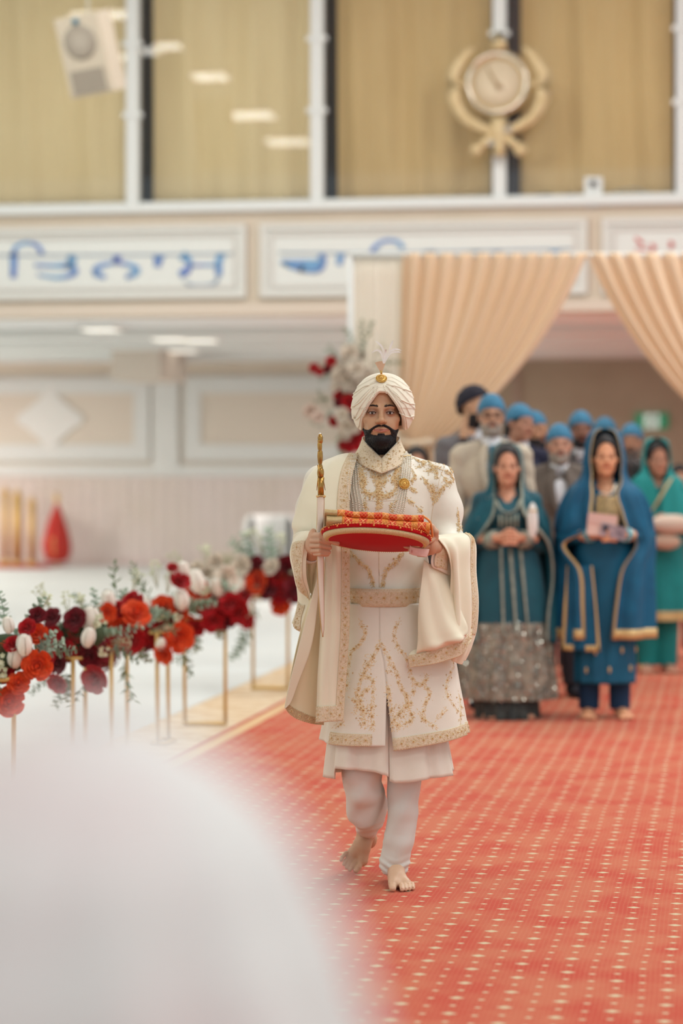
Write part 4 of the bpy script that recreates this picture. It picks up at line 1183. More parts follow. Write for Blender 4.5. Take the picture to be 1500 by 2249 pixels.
MB().tube([Vector(p) for p in Gc[-1]], .0015, 6).build('collar_piping', M_ivory, collar)
# belt and skirts
def srow(xl, xr, b_, al, p=.82):
    a = (xr-xl)/2; xc = (xl+xr)/2; s, c = math.sin(al), math.cos(al)
    return xc+a*math.copysign(abs(s)**p, s), -b_*math.copysign(abs(c)**p, c)
Gb = []
for al in np.linspace(-1.25, 1.25, 70):
    q = []
    for py in (1331, 1321, 1311, 1301, 1291):
        k = (py-1291)/40
        x, y = srow(GX(760+k*4), GX(925-k*2), .131, al); q.append((x, y, GZ(py)-.002*math.cos(al)))
    Gb.append(q)
Gb = np.array(Gb)
E = Emb()
belt = empty('belt'); belt.parent = groom
strip(E, Gb, belt, .0335, 'belt_band', .003, .0082, flip=False, medal=True, dens=.6)
def flap_grid(xl_t, xr_t, b_t, open_t, hem, py0, nv=70, nu=150, ph=0.0, amp=.0, p=.82, bow=None):
    """coat skirt open at the front: goes from the right-hand opening edge round the back to the left-hand one"""
    G = np.zeros((nv, nu, 3))
    for j in range(nu):
        w = j/(nu-1)
        for i in range(nv):
            v = i/(nv-1); py = py0+(1640-py0)*v
            for _ in range(2):
                xl, xr, bb = [np.interp(py, t[0], t[1]) for t in (xl_t, xr_t, b_t)]
                oR, oL = [np.interp(py, open_t[0], open_t[q]) for q in (1, 2)]
                XL_, XR_ = GX(xl), GX(xr); a = (XR_-XL_)/2; xc = (XR_+XL_)/2
                inv = lambda x: math.asin(max(-1, min(1, math.copysign(abs((GX(x)-xc)/a)**(1/p), (GX(x)-xc)/a))))
                aR, aL = inv(oR), 2*PI+inv(oL); al = aR+(aL-aR)*w
                x, y = srow(XL_, XR_, bb, al, p)
                pxv = PX0+(x+GXC)/8.44*FPX
                py = py0+(hem(pxv, al)-py0)*v
            fr = math.cos(al)
            am = amp*v*smoothstep(.6, -.2, fr)
            y += am*math.sin(al*16+ph)*abs(math.cos(al)); x += am*math.sin(al*16+ph)*math.sin(al)
            y += .006*v*math.sin(al*5+2*v)*(fr > 0)
            G[i, j] = (x, y-.0, GZ(py))
    return G
def hem_coat(px, al):
    if math.cos(al) > 0: return np.interp(px, [700, 722, 846, 858, 864, 1028], [1628, 1634, 1634, 1642, 1644, 1617])
    return np.interp(px, [700, 1028], [1630, 1618])
Gs = flap_grid(([1325, 1450, 1550, 1635], [752, 738, 720, 704]), ([1325, 1400, 1450, 1500, 1560, 1620], [932, 982, 1001, 1008, 1018, 1028]),
               ([1325, 1450, 1635], [.126, .155, .185]), ([1325, 1411, 1450, 1510, 1560, 1640], [832.6, 833.0, 842, 848, 854, 863], [833.2, 833.3, 842.3, 848.3, 847, 845]), hem_coat, 1326, amp=.012)
skirt = sheet('coat_skirt', Gs, M_ivory, groom, .003)
sb = BVHTree.FromPolygons([tuple(v) for v in Gs.reshape(-1, 3)], [tuple(int(i) for i in f) for f in grid_faces(*Gs.shape[:2])])
# hem bands: front right flap (first columns) and front left flap (last columns)
nvv = int(70*.912)
hb1 = Gs[nvv:, 0:52].transpose(1, 0, 2); jj = [j for j in range(75, 150) if GX(722) <= Gs[-1, j, 0] <= GX(820) and Gs[-1, j, 1] < 0]; hb2 = Gs[nvv:, jj[0]:jj[-1]+1].transpose(1, 0, 2)
strip(E, hb1, skirt, .030, 'hem_band', .003, .0062, flip=True); strip(E, hb2, skirt, .030, 'hem_band', .003, .0062, flip=True)
BV = [cb, sb]
c2_ = lambda *L: [(600+x/3.261, 1200+y/3.261) for (x, y) in L]
c4_ = lambda *L: [(760+x/6.0, 980+y/6.0) for (x, y) in L]
for pts in (c2_((545, 30), (620, 110), (690, 180), (715, 285)), c2_((930, 40), (880, 110), (805, 180), (785, 285)),
            c2_((620, 535), (660, 620), (620, 700), (560, 760), (540, 880), (525, 1030)),
            c2_((900, 530), (868, 620), (890, 720), (950, 790), (980, 900), (1012, 980), (1070, 985), (1105, 925)), c2_((1012, 980), (1000, 1060)),
            c2_((760, 685), (720, 790), (655, 900), (620, 985)), c2_((765, 690), (825, 790), (880, 900), (905, 990), (950, 1080), (960, 1150)),
            c2_((640, 930), (712, 965), (712, 1100)), c2_((555, 1090), (615, 1130), (640, 1230)), c2_((625, 1000), (600, 1060), (640, 1140), (655, 1290)),
            c2_((712, 1100), (712, 1310)), c2_((815, 990), (835, 1100), (858, 1320)), c2_((905, 1000), (985, 1110), (930, 1165), (870, 1240), (905, 1300)),
            c2_((1080, 985), (1118, 1050), (1090, 1130), (1085, 1240), (1165, 1300)), c2_((1290, 850), (1250, 950), (1240, 1050), (1300, 1150), (1355, 1210)),
            c2_((1325, 1050), (1340, 1150), (1335, 1270)), c2_((1170, 1240), (1240, 1160)), c2_((435, 1290), (500, 1270)), c2_((690, 1010), (640, 1060), (580, 1190)),
            c2_((1040, 1180), (1075, 1240)), c2_((960, 1160), (1000, 1230), (940, 1290))):
    vine(E, BV, pts, 7.4, 2.5, 17, 5.0); scatter(E, BV, pts, .35, 4.0)
for poly in (c2_((575, 1150), (700, 1100), (712, 1310), (620, 1315)), c2_((860, 1130), (990, 1120), (1010, 1240), (880, 1330)), c2_((650, 780), (745, 760), (715, 910), (620, 940)), c2_((790, 790), (860, 870), (890, 920), (815, 910))):
    fill(E, BV, poly, .06, leaf=6.0)
CB = [cb, colb]
for poly, dn in ((c4_((165, 225), (435, 190), (435, 420), (385, 470), (320, 380), (240, 270), (170, 300)), .16), (c4_((445, 190), (730, 225), (710, 290), (600, 290), (520, 370), (455, 480)), .16),
                 (c4_((385, 470), (435, 420), (440, 830), (415, 830)), .12), (c4_((445, 430), (505, 440), (455, 620)), .12), (c4_((180, 300), (265, 450), (235, 560), (190, 560)), .10), (c4_((690, 300), (610, 400), (660, 540), (700, 430)), .10),
                 (c4_((200, 620), (420, 600), (410, 700), (220, 700)), .06), (c4_((450, 600), (650, 560), (640, 690), (450, 690)), .06)):
    fill(E, CB, poly, dn, leaf=4.2, flowers=.1)
for pts in (c4_((180, 280), (245, 450), (232, 560), (300, 640), (420, 600)), c4_((700, 300), (618, 420), (655, 560), (560, 650), (460, 640)), c4_((230, 740), (260, 790), (215, 850)), c4_((640, 740), (590, 790), (600, 850)),
            c4_((880, 150), (960, 200), (1040, 215)), c4_((1040, 140), (1090, 210), (1150, 265), (1230, 290)), c4_((1150, 290), (1185, 350), (1190, 420)), c4_((940, 290), (1000, 250), (1030, 200)), c4_((1050, 330), (1110, 320), (1160, 270)),
            c4_((1020, 425), (1060, 490), (1145, 540), (1150, 640), (1160, 740)), c4_((1290, 325), (1375, 370), (1400, 450), (1310, 520), (1240, 600), (1200, 690)), c4_((1280, 400), (1330, 480)), c4_((1340, 250), (1390, 330)),
            c4_((860, 300), (900, 400), (870, 470)), c4_((830, 550), (915, 605)), c4_((800, 700), (885, 755)), c4_((940, 810), (995, 865)), c4_((1090, 560), (1140, 600)), c4_((1050, 110), (1180, 170), (1330, 240)),
            c4_((420, 330), (432, 600), (420, 830))):
    vine(E, CB, pts, 6.6, 2.3, 13, 4.4); scatter(E, CB, pts, .8, 3.6)
fill(E, [cb], [(1007, 1132), (1016, 1165), (1006, 1168), (1000, 1160)], .16)
vine(E, [cb], [(1005, 1120), (1006, 1140), (1008, 1168)], 6, 3, 14, 4)
for poly in ([(784, 1028), (790, 1075), (801, 1072), (806, 1052), (800, 1030)], [(812, 1044), (826, 1070), (833, 1082), (833, 1044)], [(835, 1044), (835, 1082), (846, 1066), (858, 1044)], [(868, 1028), (862, 1052), (872, 1072), (880, 1050), (882, 1026)], [(826, 1080), (842, 1080), (838, 1118), (828, 1118)]):
    fill(E, [cb], poly, .22, leaf=4.4, flowers=.1)
# collar sprigs
for _ in range(420):
    x = random.uniform(775, 900); y = random.uniform(958, 1045); h = on([colb], x, y, .003)
    if h is None or h[0].y > .0: continue
    if random.random() < .1: E.flower(h[0], h[1], .0045, 6)
    else:
        t = h[1].orthogonal().normalized(); E.leaf(h[0], h[1], Matrix.Rotation(random.uniform(0, 6.3), 3, h[1]) @ t, .0052, .0026)
# wide cuff of the sleeve on the image right
c8 = lambda X, Y, d: tuple(LG(860+X/7.895, 1130+Y/7.895, d))
rows = []
R0c = [(790, 395, .235), (800, 470, .25), (770, 600, .25), (700, 720, .245), (690, 860, .235), (740, 925, .215), (860, 900, .16), (930, 700, .13), (900, 480, .15), (840, 400, .19)]
R1c = [(900, 370, .19), (930, 480, .215), (920, 620, .225), (880, 760, .215), (870, 900, .205), (900, 1000, .185), (1010, 990, .12), (1080, 780, .08), (1050, 520, .09), (980, 390, .14)]
R2c = [(1060, 360, .12), (1080, 480, .16), (1080, 640, .17), (1060, 800, .165), (1040, 960, .155), (1030, 1075, .13), (1130, 1050, .06), (1200, 800, .02), (1180, 540, .03), (1120, 400, .07)]
for R_ in (R0c, R1c, R2c):
    q = [c8(*p) for p in R_]; q.append(q[0]); rows.append(q)
Gcu = sheet_grid(rows, 26, 50)
cuff = sheet('sleeve_cuff', Gcu, M_ivory, groom, .003)
strip(E, Gcu[3:20, 4:22].transpose(1, 0, 2), cuff, .02, 'cuff_band', .002, .004, flip=False)
MB().tube([Vector(p) for p in Gcu[0]], .0012, 6).build('cuff_piping', M_ivory, cuff)
rows = []
lining = mat('lining_grey', (176, 170, 160), .6)
for d, k in ((.0, 1.0), (.03, .86)):
    cxm = Vector(Gcu[0].mean(axis=0)); rows.append([tuple(cxm+(Vector(p)-cxm)*k+Vector((.01, d, 0))) for p in Gcu[0]])
sheet('cuff_lining', np.array(rows), lining, cuff, .001)

# ================================================================ KURTA HEM, TROUSERS
def hem_kurta(px, al):
    if math.cos(al) > 0: return np.interp(px, [714, 736, 742, 780, 828, 840, 852, 856, 900, 946, 999], [1713, 1711, 1687, 1688, 1693, 1698, 1698, 1716, 1714, 1706, 1706])
    return np.interp(px, [714, 999], [1712, 1704])
Gk = flap_grid(([1400, 1560, 1720], [766, 730, 714]), ([1400, 1560, 1720], [930, 972, 1000]), ([1400, 1560, 1720], [.115, .145, .165]), ([1400, 1560, 1720], [840, 852.6, 855], [840.4, 852.8, 853]), hem_kurta, 1400, nv=40, nu=170)
nv, nu = Gk.shape[:2]
vv, uu = np.meshgrid(np.linspace(0, 1, nv), np.linspace(0, 1, nu), indexing='ij')
n_ = normals(Gk)
Gk = Gk+n_*((.013*np.sin(uu*62+1.2*np.sin(uu*17))+.004*np.sin(uu*131))*vv*smoothstep(.0, .10, uu)*smoothstep(1, .95, uu))[..., None]
sheet('kurta_hem', Gk, M_ivory, groom, .002)
b = Blob((-.24, -.22, .03), (.22, .38, .62), .0055)
b.chain([LG(812, 1560, 0), LG(795, 1690, .035), LG(800, 1735, .03)], [.085, .066, .056], .03)
b.chain([LG(800, 1735, .02), LG(802, 1765, -.03), LG(806, 1792, -.10), LG(807, 1812, -.16), LG(807, 1822, -.19)], [.056, .052, .048, .036, .031], .03)
b.cone(LG(795, 1700, .03), LG(800, 1792, -.03), .052, .046, .03)
b.chain([LG(812, 1735, -.02), LG(824, 1768, -.10), LG(826, 1795, -.14)], [.048, .040, .030], .03)
b.chain([LG(808, 1808, -.185), LG(806, 1826, -.20)], [.034, .0325], .004)
b.cone(LG(790, 1690, .02), LG(785, 1790, -.02), .045, .028, .03)
b.chain([LG(875, 1560, 0), LG(888, 1690, .03), LG(885, 1780, .03), LG(877, 1845, .02), LG(866, 1893, .0)], [.085, .062, .053, .051, .054], .012)
b.chain([LG(866, 1893, .0), LG(866, 1920, .0)], [.052, .041], .006)
b.cone(LG(868, 1915, .0), LG(868, 1950, .0), .035, .035, .002, '-')
b.cone(LG(806, 1828, -.21), LG(802, 1850, -.21), .029, .029, .002, '-')
X, Y, Z = b.xyz((slice(None),)*3)
lowR = np.exp(-((Z-GZ(1902, 0))/.028)**2)*(X > -.03); lowL = np.exp(-((Z-GZ(1812, -.2))/.03)**2)*(X < 0)
b.F += (.0032*np.sin(Z*230+30*X+2.5*np.sin(X*50))*lowR+.0016*np.sin(Z*200-40*X)*lowL+.0022*np.sin(X*70-Z*46)*(1-lowR)).astype(np.float32)
V, F = b.mesh(); mk('trousers', V, F, mat('trouser_cotton', (217, 222, 215), .7, bump=.1, bscale=500), groom)

# ================================================================ SHAWL
sh = empty('shawl'); sh.parent = groom
def LGs(*rows): return [[tuple(LG(*p)) for p in r] for r in rows]
gs = np.random.default_rng(3)
# S1: over the shoulder and upper arm, border towards the chest
S1 = sheet_grid(LGs(
    [(786, 999, .015), (766, 996, .0), (750, 998, -.03), (735, 1003, -.06), (722, 1010, -.10)],
    [(780, 1020, .068), (754, 1016, .07), (724, 1014, .03), (706, 1018, -.03), (712, 1024, -.11)],
    [(773, 1048, .102), (744, 1046, .105), (708, 1042, .075), (676, 1050, .0), (690, 1055, -.11)],
    [(768, 1090, .120), (738, 1090, .130), (694, 1092, .105), (656, 1100, .02), (672, 1100, -.11)],
    [(767, 1130, .128), (736, 1130, .142), (690, 1134, .135), (643, 1148, .045), (656, 1140, -.10)],
    [(766, 1165, .134), (734, 1166, .150), (700, 1168, .150), (650, 1172, .09), (645, 1185, -.08)]), 90, 70,
    lambda u, v: .0035*np.sin(u*19+v*3)*smoothstep(.25, .5, u)*smoothstep(0, .3, v)+.0035*np.sin(v*16+u*9)*smoothstep(.55, .9, v))
s1 = sheet('shoulder_fall', S1, M_cream, sh)
ES = Emb()
strip(ES, S1[:, :17], s1, .043, 'border_band', .0028, .006, flip=True)
# S3: inner panel, falls straight to its own hem, border along the chest side
S3 = sheet_grid(LGs(
    [(767, 1150, .134), (748, 1152, .155), (728, 1155, .16), (712, 1160, .155)],
    [(767, 1240, .152), (749, 1240, .17), (730, 1240, .178), (715, 1240, .16)],
    [(768, 1330, .172), (748, 1330, .18), (728, 1330, .19), (708, 1330, .172)],
    [(766, 1400, .18), (746, 1400, .19), (724, 1402, .20), (702, 1405, .18)],
    [(760, 1490, .192), (740, 1490, .20), (716, 1490, .215), (696, 1490, .19)],
    [(753, 1583, .20), (735, 1584, .21), (712, 1586, .222), (693, 1588, .20)]), 110, 50,
    lambda u, v: .005*np.sin(u*15+v*2.5)*smoothstep(.3, .55, u))
s3 = sheet('front_panel', S3, M_cream, sh)
strip(ES, S3[:, :17], s3, .036, 'border_band', .0028, .006, flip=True)
strip(ES, S3[-9:, 14:].transpose(1, 0, 2), s3, .03, 'border_band', .0036, .005, flip=False)
# S4: outer panel, sweeping out to the left with a rounded hem
S4 = sheet_grid(LGs(
    [(712, 1225, .165), (704, 1232, .17), (698, 1240, .16), (690, 1245, .13)],
    [(718, 1300, .165), (704, 1305, .165), (694, 1300, .17), (684, 1298, .15)],
    [(722, 1380, .16), (700, 1385, .15), (678, 1375, .165), (664, 1366, .155)],
    [(722, 1460, .155), (694, 1470, .14), (664, 1462, .155), (646, 1448, .165)],
    [(716, 1540, .15), (690, 1550, .135), (650, 1530, .145), (633, 1512, .165)],
    [(712, 1592, .15), (686, 1590, .14), (648, 1577, .15), (624.5, 1553, .17)]), 110, 60,
    lambda u, v: .007*np.sin(u*11+v*2)*(v**.5))
s4 = sheet('outer_panel', S4, mat('cream_shaded', (226, 214, 178), .6, bump=.1, bscale=500), sh)  # shawl cloth as it looks in shadow: darker, yellower cream
strip(ES, S4[-11:, :].transpose(1, 0, 2), s4, .026, 'border_band', .003, .006, flip=False, m=mat('border_tan', (196, 166, 128), .7, c2=(180, 148, 110), nscale=160, bump=.5, bscale=380))
# folded-over light edge along the sweep
S4b = sheet_grid(LGs(
    [(703, 1262, .185), (699, 1262, .188)], [(697, 1330, .185), (682, 1322, .185)], [(690, 1390, .18), (666, 1380, .180)], [(678, 1440, .175), (652, 1435, .182)],
    [(655, 1500, .17), (637, 1495, .18)], [(640, 1540, .17), (628, 1540, .175)], [(627, 1556, .175), (624.5, 1555, .175)]), 60, 10)
sheet('folded_edge', S4b, M_cream, sh)
# S2: the part hanging from the forearm like a wide sleeve, bordered edge
S2 = sheet_grid(LGs(
    [(645, 1176, .06), (655, 1168, .13), (672, 1166, .18), (694, 1168, .19)],
    [(639, 1200, .07), (648, 1196, .15), (664, 1192, .20), (680, 1190, .205)],
    [(640, 1235, .07), (647, 1235, .15), (660, 1233, .195), (673, 1228, .20)],
    [(645, 1268, .075), (652, 1268, .145), (662, 1270, .18), (674, 1272, .185)],
    [(658, 1296, .08), (664, 1298, .135), (672, 1300, .16), (680, 1302, .165)],
    [(680, 1317, .10), (681, 1317, .13), (683, 1318, .14), (685, 1318, .145)]), 70, 40, lambda u, v: .003*np.sin(v*14+u*4))
s2 = sheet('forearm_drape', S2, M_cream, sh)
strip(ES, S2[12:, 8:32], s2, .032, 'border_band', .0028, .0055, flip=True)
S2b = sheet_grid(LGs(
    [(676, 1190, .17), (684, 1215, .16), (700, 1228, .16), (712, 1240, .165)],
    [(672, 1240, .14), (682, 1262, .135), (694, 1275, .13), (704, 1285, .14)],
    [(676, 1290, .13), (684, 1305, .125), (690, 1310, .12), (696, 1315, .13)]), 30, 24, lambda u, v: .004*np.sin(u*12))
sheet('inner_fold', S2b, mat('cream_shaded', (226, 214, 178), .6), sh)
S2c = sheet_grid(LGs(
    [(652, 1290, .03), (662, 1300, .06), (680, 1308, .08)], [(654, 1320, .03), (662, 1330, .06), (679, 1330, .09)],
    [(648, 1350, .04), (656, 1356, .06), (672, 1350, .09)], [(642, 1366, .05), (653, 1380, .07), (668, 1372, .09)], [(643, 1369, .05), (657, 1386, .07), (662, 1384, .08)]), 36, 26)
s2c = sheet('lower_corner', S2c, M_cream, sh)
strip(ES, S2c[8:30, 4:20], s2c, .03, 'border_band', .0028, .005, flip=True)
# image-right side: over the forearm and down
S7 = sheet_grid(LGs(
    [(955, 1177, .250), (975, 1174, .17), (1000, 1172, .10), (1024, 1172, .03), (1037, 1178, -.04)],
    [(964, 1186, .262), (985, 1183, .20), (1010, 1182, .13), (1034, 1182, .05), (1042, 1190, -.03)],
    [(982, 1212, .235), (996, 1208, .21), (1015, 1206, .15), (1034, 1206, .07), (1041, 1212, -.01)],
    [(990, 1250, .20), (1000, 1250, .20), (1016, 1250, .15), (1034, 1252, .07), (1041, 1258, .0)],
    [(988, 1310, .17), (1004, 1312, .185), (1020, 1312, .145), (1038, 1312, .08), (1046, 1318, .01)],
    [(988, 1370, .165), (1006, 1376, .18), (1022, 1376, .14), (1036, 1372, .08), (1043, 1378, .02)],
    [(982, 1415, .165), (1000, 1425, .175), (1016, 1428, .14), (1026, 1422, .09), (1031, 1420, .03)],
    [(985, 1440, .15), (998, 1452, .155), (1008, 1458, .13), (1014, 1452, .09), (1018, 1448, .04)]), 120, 60,
    lambda u, v: .008*np.sin(u*17+1.2*v)*smoothstep(.08, .3, v)*smoothstep(0, .15, u))
s7 = sheet('arm_drape', S7, M_cream, sh)
strip(ES, S7[:92, 41:56], s7, .034, 'border_band', .0028, .005, flip=True)
S5 = sheet_grid(LGs(
    [(931, 1229, .215), (943, 1238, .215), (962, 1250, .19), (984, 1262, .15), (998, 1270, .12)],
    [(925, 1290, .215), (945, 1290, .225), (968, 1296, .205), (990, 1302, .175), (1004, 1306, .14)],
    [(919, 1350, .215), (944, 1352, .235), (972, 1354, .22), (998, 1352, .195), (1014, 1350, .15)],
    [(916, 1400, .21), (945, 1402, .24), (978, 1396, .23), (1008, 1388, .205), (1024, 1378, .16)],
    [(914, 1431, .20), (945, 1424, .235), (978, 1414, .23), (1010, 1404, .21), (1026, 1394, .17)],
    [(916, 1436, .17), (945, 1430, .19), (978, 1420, .19), (1008, 1410, .17), (1024, 1400, .14)]), 90, 60,
    lambda u, v: .006*np.sin((u-.5*v)*15)*smoothstep(0, .3, v)*smoothstep(1, .8, v))
s5 = sheet('front_fold', S5, M_cream, sh)
S6 = sheet_grid(LGs(
    [(908, 1428, .17), (940, 1415, .18), (980, 1400, .175), (1012, 1384, .13), (1030, 1368, .04)],
    [(897, 1441, .185), (938, 1434, .20), (980, 1420, .195), (1016, 1402, .165), (1037, 1384, .07)],
    [(899, 1466, .185), (938, 1461, .20), (980, 1451, .195), (1008, 1440, .17), (1034, 1410, .12)]), 30, 60, lambda u, v: .003*np.sin(u*14))
s6 = sheet('under_fold', S6, M_cream, sh)
strip(ES, S6[13:, :].transpose(1, 0, 2), s6, .040, 'border_band', .0028, .006, flip=False)
ES.build(sh)
E.build(groom)

# ================================================================ PEARL NECKLACE, BROOCH
SBV = [cb, colb, BVHTree.FromPolygons([tuple(v) for v in S1.reshape(-1, 3)], [tuple(int(i) for i in f) for f in grid_faces(*S1.shape[:2])])]
neck = empty('pearl_necklace'); neck.parent = groom
for i, (a, m_, m2, z_) in enumerate(((58, 26, 22, 62), (78, 68, 64, 108), (98, 98, 104, 150), (118, 128, 140, 192), (146, 164, 180, 246))):
    pearls('pearl_strand', c4_((a, 195), (m_, 380), (m2, 560), ((m2+z_)/2+4, 720), (z_, 870), (z_+90, 1050)), SBV, .0028, neck, step=.0052, off=.004)
for i, (a, m_, m2, z_) in enumerate(((748, 722, 690, 575), (774, 748, 718, 628), (800, 774, 746, 672), (824, 806, 775, 715), (852, 836, 802, 748))):
    pearls('pearl_strand', c4_((a, 135), ((a+m_)/2+3, 290), (m_, 430), (m2, 590), ((m2+z_)/2+8, 720), (z_, 870), (z_-110, 1050)), SBV, .0028, neck, step=.0052, off=.004)
for (cx, cyy, sx) in ((107, 115, 1), (800, 65, 1)):
    for j in range(5):
        w = 8+j*11
        pearls('pearl_strand', c4_((cx-w, cyy+j*14), (cx, cyy+j*14-2), (cx+w, cyy+j*14)), SBV, .0021, neck, step=.0042, off=.004)
    cord('gold_bar', c4_((cx-52, cyy+76), (cx, cyy+72), (cx+52, cyy+76)), SBV, .0022, neck, M_pg, .004, 10)
cord('gold_cord', [(779, 996), (782, 990), (786, 984)], SBV, .0020, neck, M_pg, .004, 8); cord('gold_cord', [(893, 988), (888, 980), (884, 974)], SBV, .0020, neck, M_pg, .004, 8)
h = on(SBV, 886, 1064, .008); rosette('coat_brooch', h[0], h[1], .0195, groom, 5)

# ================================================================ THINGS HE HOLDS
tray = empty('velvet_tray', W(GXC, GZC, 0), YAW, 'round red velvet tray with gold braid held out under folded cloths', 'tray')
TCn = LG(826, 1184, .34)
TM = Matrix.Translation(TCn) @ Matrix.Rotation(math.radians(3.9), 4, 'Y') @ Matrix.Rotation(math.radians(-12.5), 4, 'X')
M_vel = mat('red_velvet', (176, 0, 14), .85, sheen=.05, spec=.15, bump=.15, bscale=700); M_braid = mat('gold_braid', (224, 206, 162), .6, metal=.1, c2=(196, 174, 124), nscale=240, bump=.6, bscale=600)
def tl(prof, name, m, n=72): return MB().lathe(prof, (0, 0, 0), n, TM).build(name, m, tray)
tl([(0, -.0125), (.160, -.0125), (.1655, -.0095), (.1665, -.004), (0, -.004)], 'velvet_underside', M_vel)
tl([(.1665, -.012), (.1745, -.0105), (.1800, -.004), (.1815, .003), (.1770, .005), (.1665, .0)], 'braid_rim', M_braid)
tl([(.172, .0035), (.1845, .0045), (.1865, .009), (.1850, .0155), (.178, .018), (0, .018)], 'velvet_cover', M_vel)
mb = MB(); mb2 = MB()
for i in range(150):
    a = 2*PI*i/150; mb.ball(TM @ Vector((.1672*math.cos(a), .1672*math.sin(a), -.0125)), .0015, 5, 4)
for i in range(96):
    a = 2*PI*i/96; mb2.ball(TM @ Vector((.186*math.cos(a), .186*math.sin(a), .0165)), .0030, 6, 4, sc=(1.3, 1.3, .8))
for i in range(26):
    a = 2*PI*i/26+.05; mb2.ball(TM @ Vector((.1875*math.cos(a), .1875*math.sin(a), .0105)), .0036, 6, 4)
mb.build('bead_trim', mat('bead_gold', (226, 188, 108), .22, metal=.9), tray); mb2.build('tassel_beads', mat('bead_coral', (228, 150, 84), .35, metal=.4), tray)
def phulkari():
    m = bpy.data.materials.new('lattice_cloth'); m.use_nodes = True; nt = m.node_tree; N = nt.nodes; Lk = nt.links; b_ = N['Principled BSDF']; b_.inputs['Roughness'].default_value = .6
    tc = N.new('ShaderNodeTexCoord'); sp = N.new('ShaderNodeSeparateXYZ'); Lk.new(tc.outputs['UV'], sp.inputs[0])
    def mth(op, a, c=None):
        n = N.new('ShaderNodeMath'); n.operation = op
        for i, q in enumerate((a, c)):
            if q is None: continue
            if isinstance(q, (int, float)): n.inputs[i].default_value = q
            else: Lk.new(q, n.inputs[i])
        return n.outputs[0]
    def lines(f, w, ph=0.0):
        out = None
        for sg in (1, -1):
            s_ = mth('FRACT', mth('ADD', mth('MULTIPLY', mth('ADD', sp.outputs[0], mth('MULTIPLY', sp.outputs[1], sg*.9)), f), ph+10))
            l = mth('LESS_THAN', mth('ABSOLUTE', mth('SUBTRACT', s_, .5)), w)
            out = l if out is None else mth('MAXIMUM', out, l)
        return out
    def mix(f, a, c):
        n = N.new('ShaderNodeMix'); n.data_type = 'RGBA'; Lk.new(f, n.inputs[0])
        for i, q in ((6, a), (7, c)):
            if isinstance(q, tuple): n.inputs[i].default_value = q
            else: Lk.new(q, n.inputs[i])
        return n.outputs[2]
    big = mth('FRACT', mth('MULTIPLY', sp.outputs[0], 7.3)); tri = mth('ABSOLUTE', mth('SUBTRACT', big, .5))
    zone = mth('LESS_THAN', tri, .22)
    c = mix(zone, lin((200, 38, 16)), lin((206, 92, 22)))
    c = mix(lines(30, .085), c, lin((236, 132, 62)))
    c = mix(mth('MULTIPLY', lines(60, .14), zone), c, lin((220, 160, 70)))
    c = mix(lines(7.3, .035), c, lin((246, 170, 110)))
    Lk.new(c, b_.inputs['Base Color']); return m
M_lat = phulkari(); M_tissue = mat('gold_tissue', (200, 178, 130), .45, metal=.3, c2=(178, 152, 104), nscale=120, stretch=(1, 1, 4))
def folded(name, x0, x1, y0, y1, z0, z1, xs_split, lab):
    """folded textile lying on the tray: rounded fold towards the viewer, two leaves at the back"""
    e = empty(name, W(GXC, GZC, 0), YAW, lab, 'folded cloth', 'folded cloths on the tray')
    r = (z1-z0)/2; prof = []
    for a in np.linspace(-PI/2, PI/2, 14): prof.append((y0+r-r*math.cos(a)*1.2, z0+r+r*math.sin(a)))
    prof = [(y1, z0)]+prof+[(y1, z1), (y1+.003, (z0+z1)/2), (y1-.01, z0+.4*r)]
    for nm, a, b2, m in (('patterned_length', xs_split, x1, M_lat), ('plain_end', x0, xs_split, M_tissue)):
        xs_ = np.linspace(a, b2, 46); G = np.zeros((len(prof), len(xs_), 3))
        for i, (y, z) in enumerate(prof):
            for j, x in enumerate(xs_):
                w = .0016*math.sin(x*46+z0*400)+.0012*math.sin(x*95)
                G[i, j] = TM @ Vector((x, y+w*.6, z+w*(1 if z > z0+r*.5 else .4)))
        o = sheet(nm, G, m, e, .002)
        uvl = o.data.uv_layers.new(name='UVMap'); nl = len(o.data.loops); vi = np.zeros(nl, dtype=np.int32); o.data.loops.foreach_get('vertex_index', vi)
        I, J = vi//len(xs_), vi % len(xs_)
        pl = np.cumsum([0]+[math.dist(prof[q], prof[q+1]) for q in range(len(prof)-1)])
        uv = np.stack([xs_[J]/.36, pl[I]/.36], 1).astype(np.float32); uvl.data.foreach_set('uv', uv.ravel())
    return e
f1 = folded('folded_cloth', -.172, .176, -.112, .12, .0185, .0485, -.120, 'wider lower folded orange and gold lattice cloth lying on the red tray')
f2 = folded('folded_cloth', -.180, .154, -.108, .10, .0505, .0705, -.137, 'upper narrower roll of folded orange lattice cloth on top of the stack')
mb = MB()
for (z0, x0, x1) in ((.0335, -.115, .17), (.0605, -.13, .15)):
    for i in range(70):
        x = random.uniform(x0, x1); z = z0+random.uniform(-.008, .008); mb.ball(TM @ Vector((x, -.1185+abs(z-z0)*.5, z)), .0014, 5, 4)
mb.build('sequins', mat('bead_gold', (226, 188, 108), .22, metal=.9), f1)
# edge cord running down the right-hand side of the stack
P = cr(np.array([tuple(TM @ Vector(p)) for p in ((.150, -.105, .070), (.172, -.10, .056), (.181, -.085, .04), (.186, -.065, .022), (.188, -.055, .012))]), 30)
mb = MB(); mb.tube([Vector(p) for p in P], .0035, 8)
for p in P: mb.ball(Vector(p)+Vector((0, -.002, 0)), .0042, 6, 4)
mb.build('beaded_edge', mat('bead_coral', (228, 150, 84), .35, metal=.4), f1)
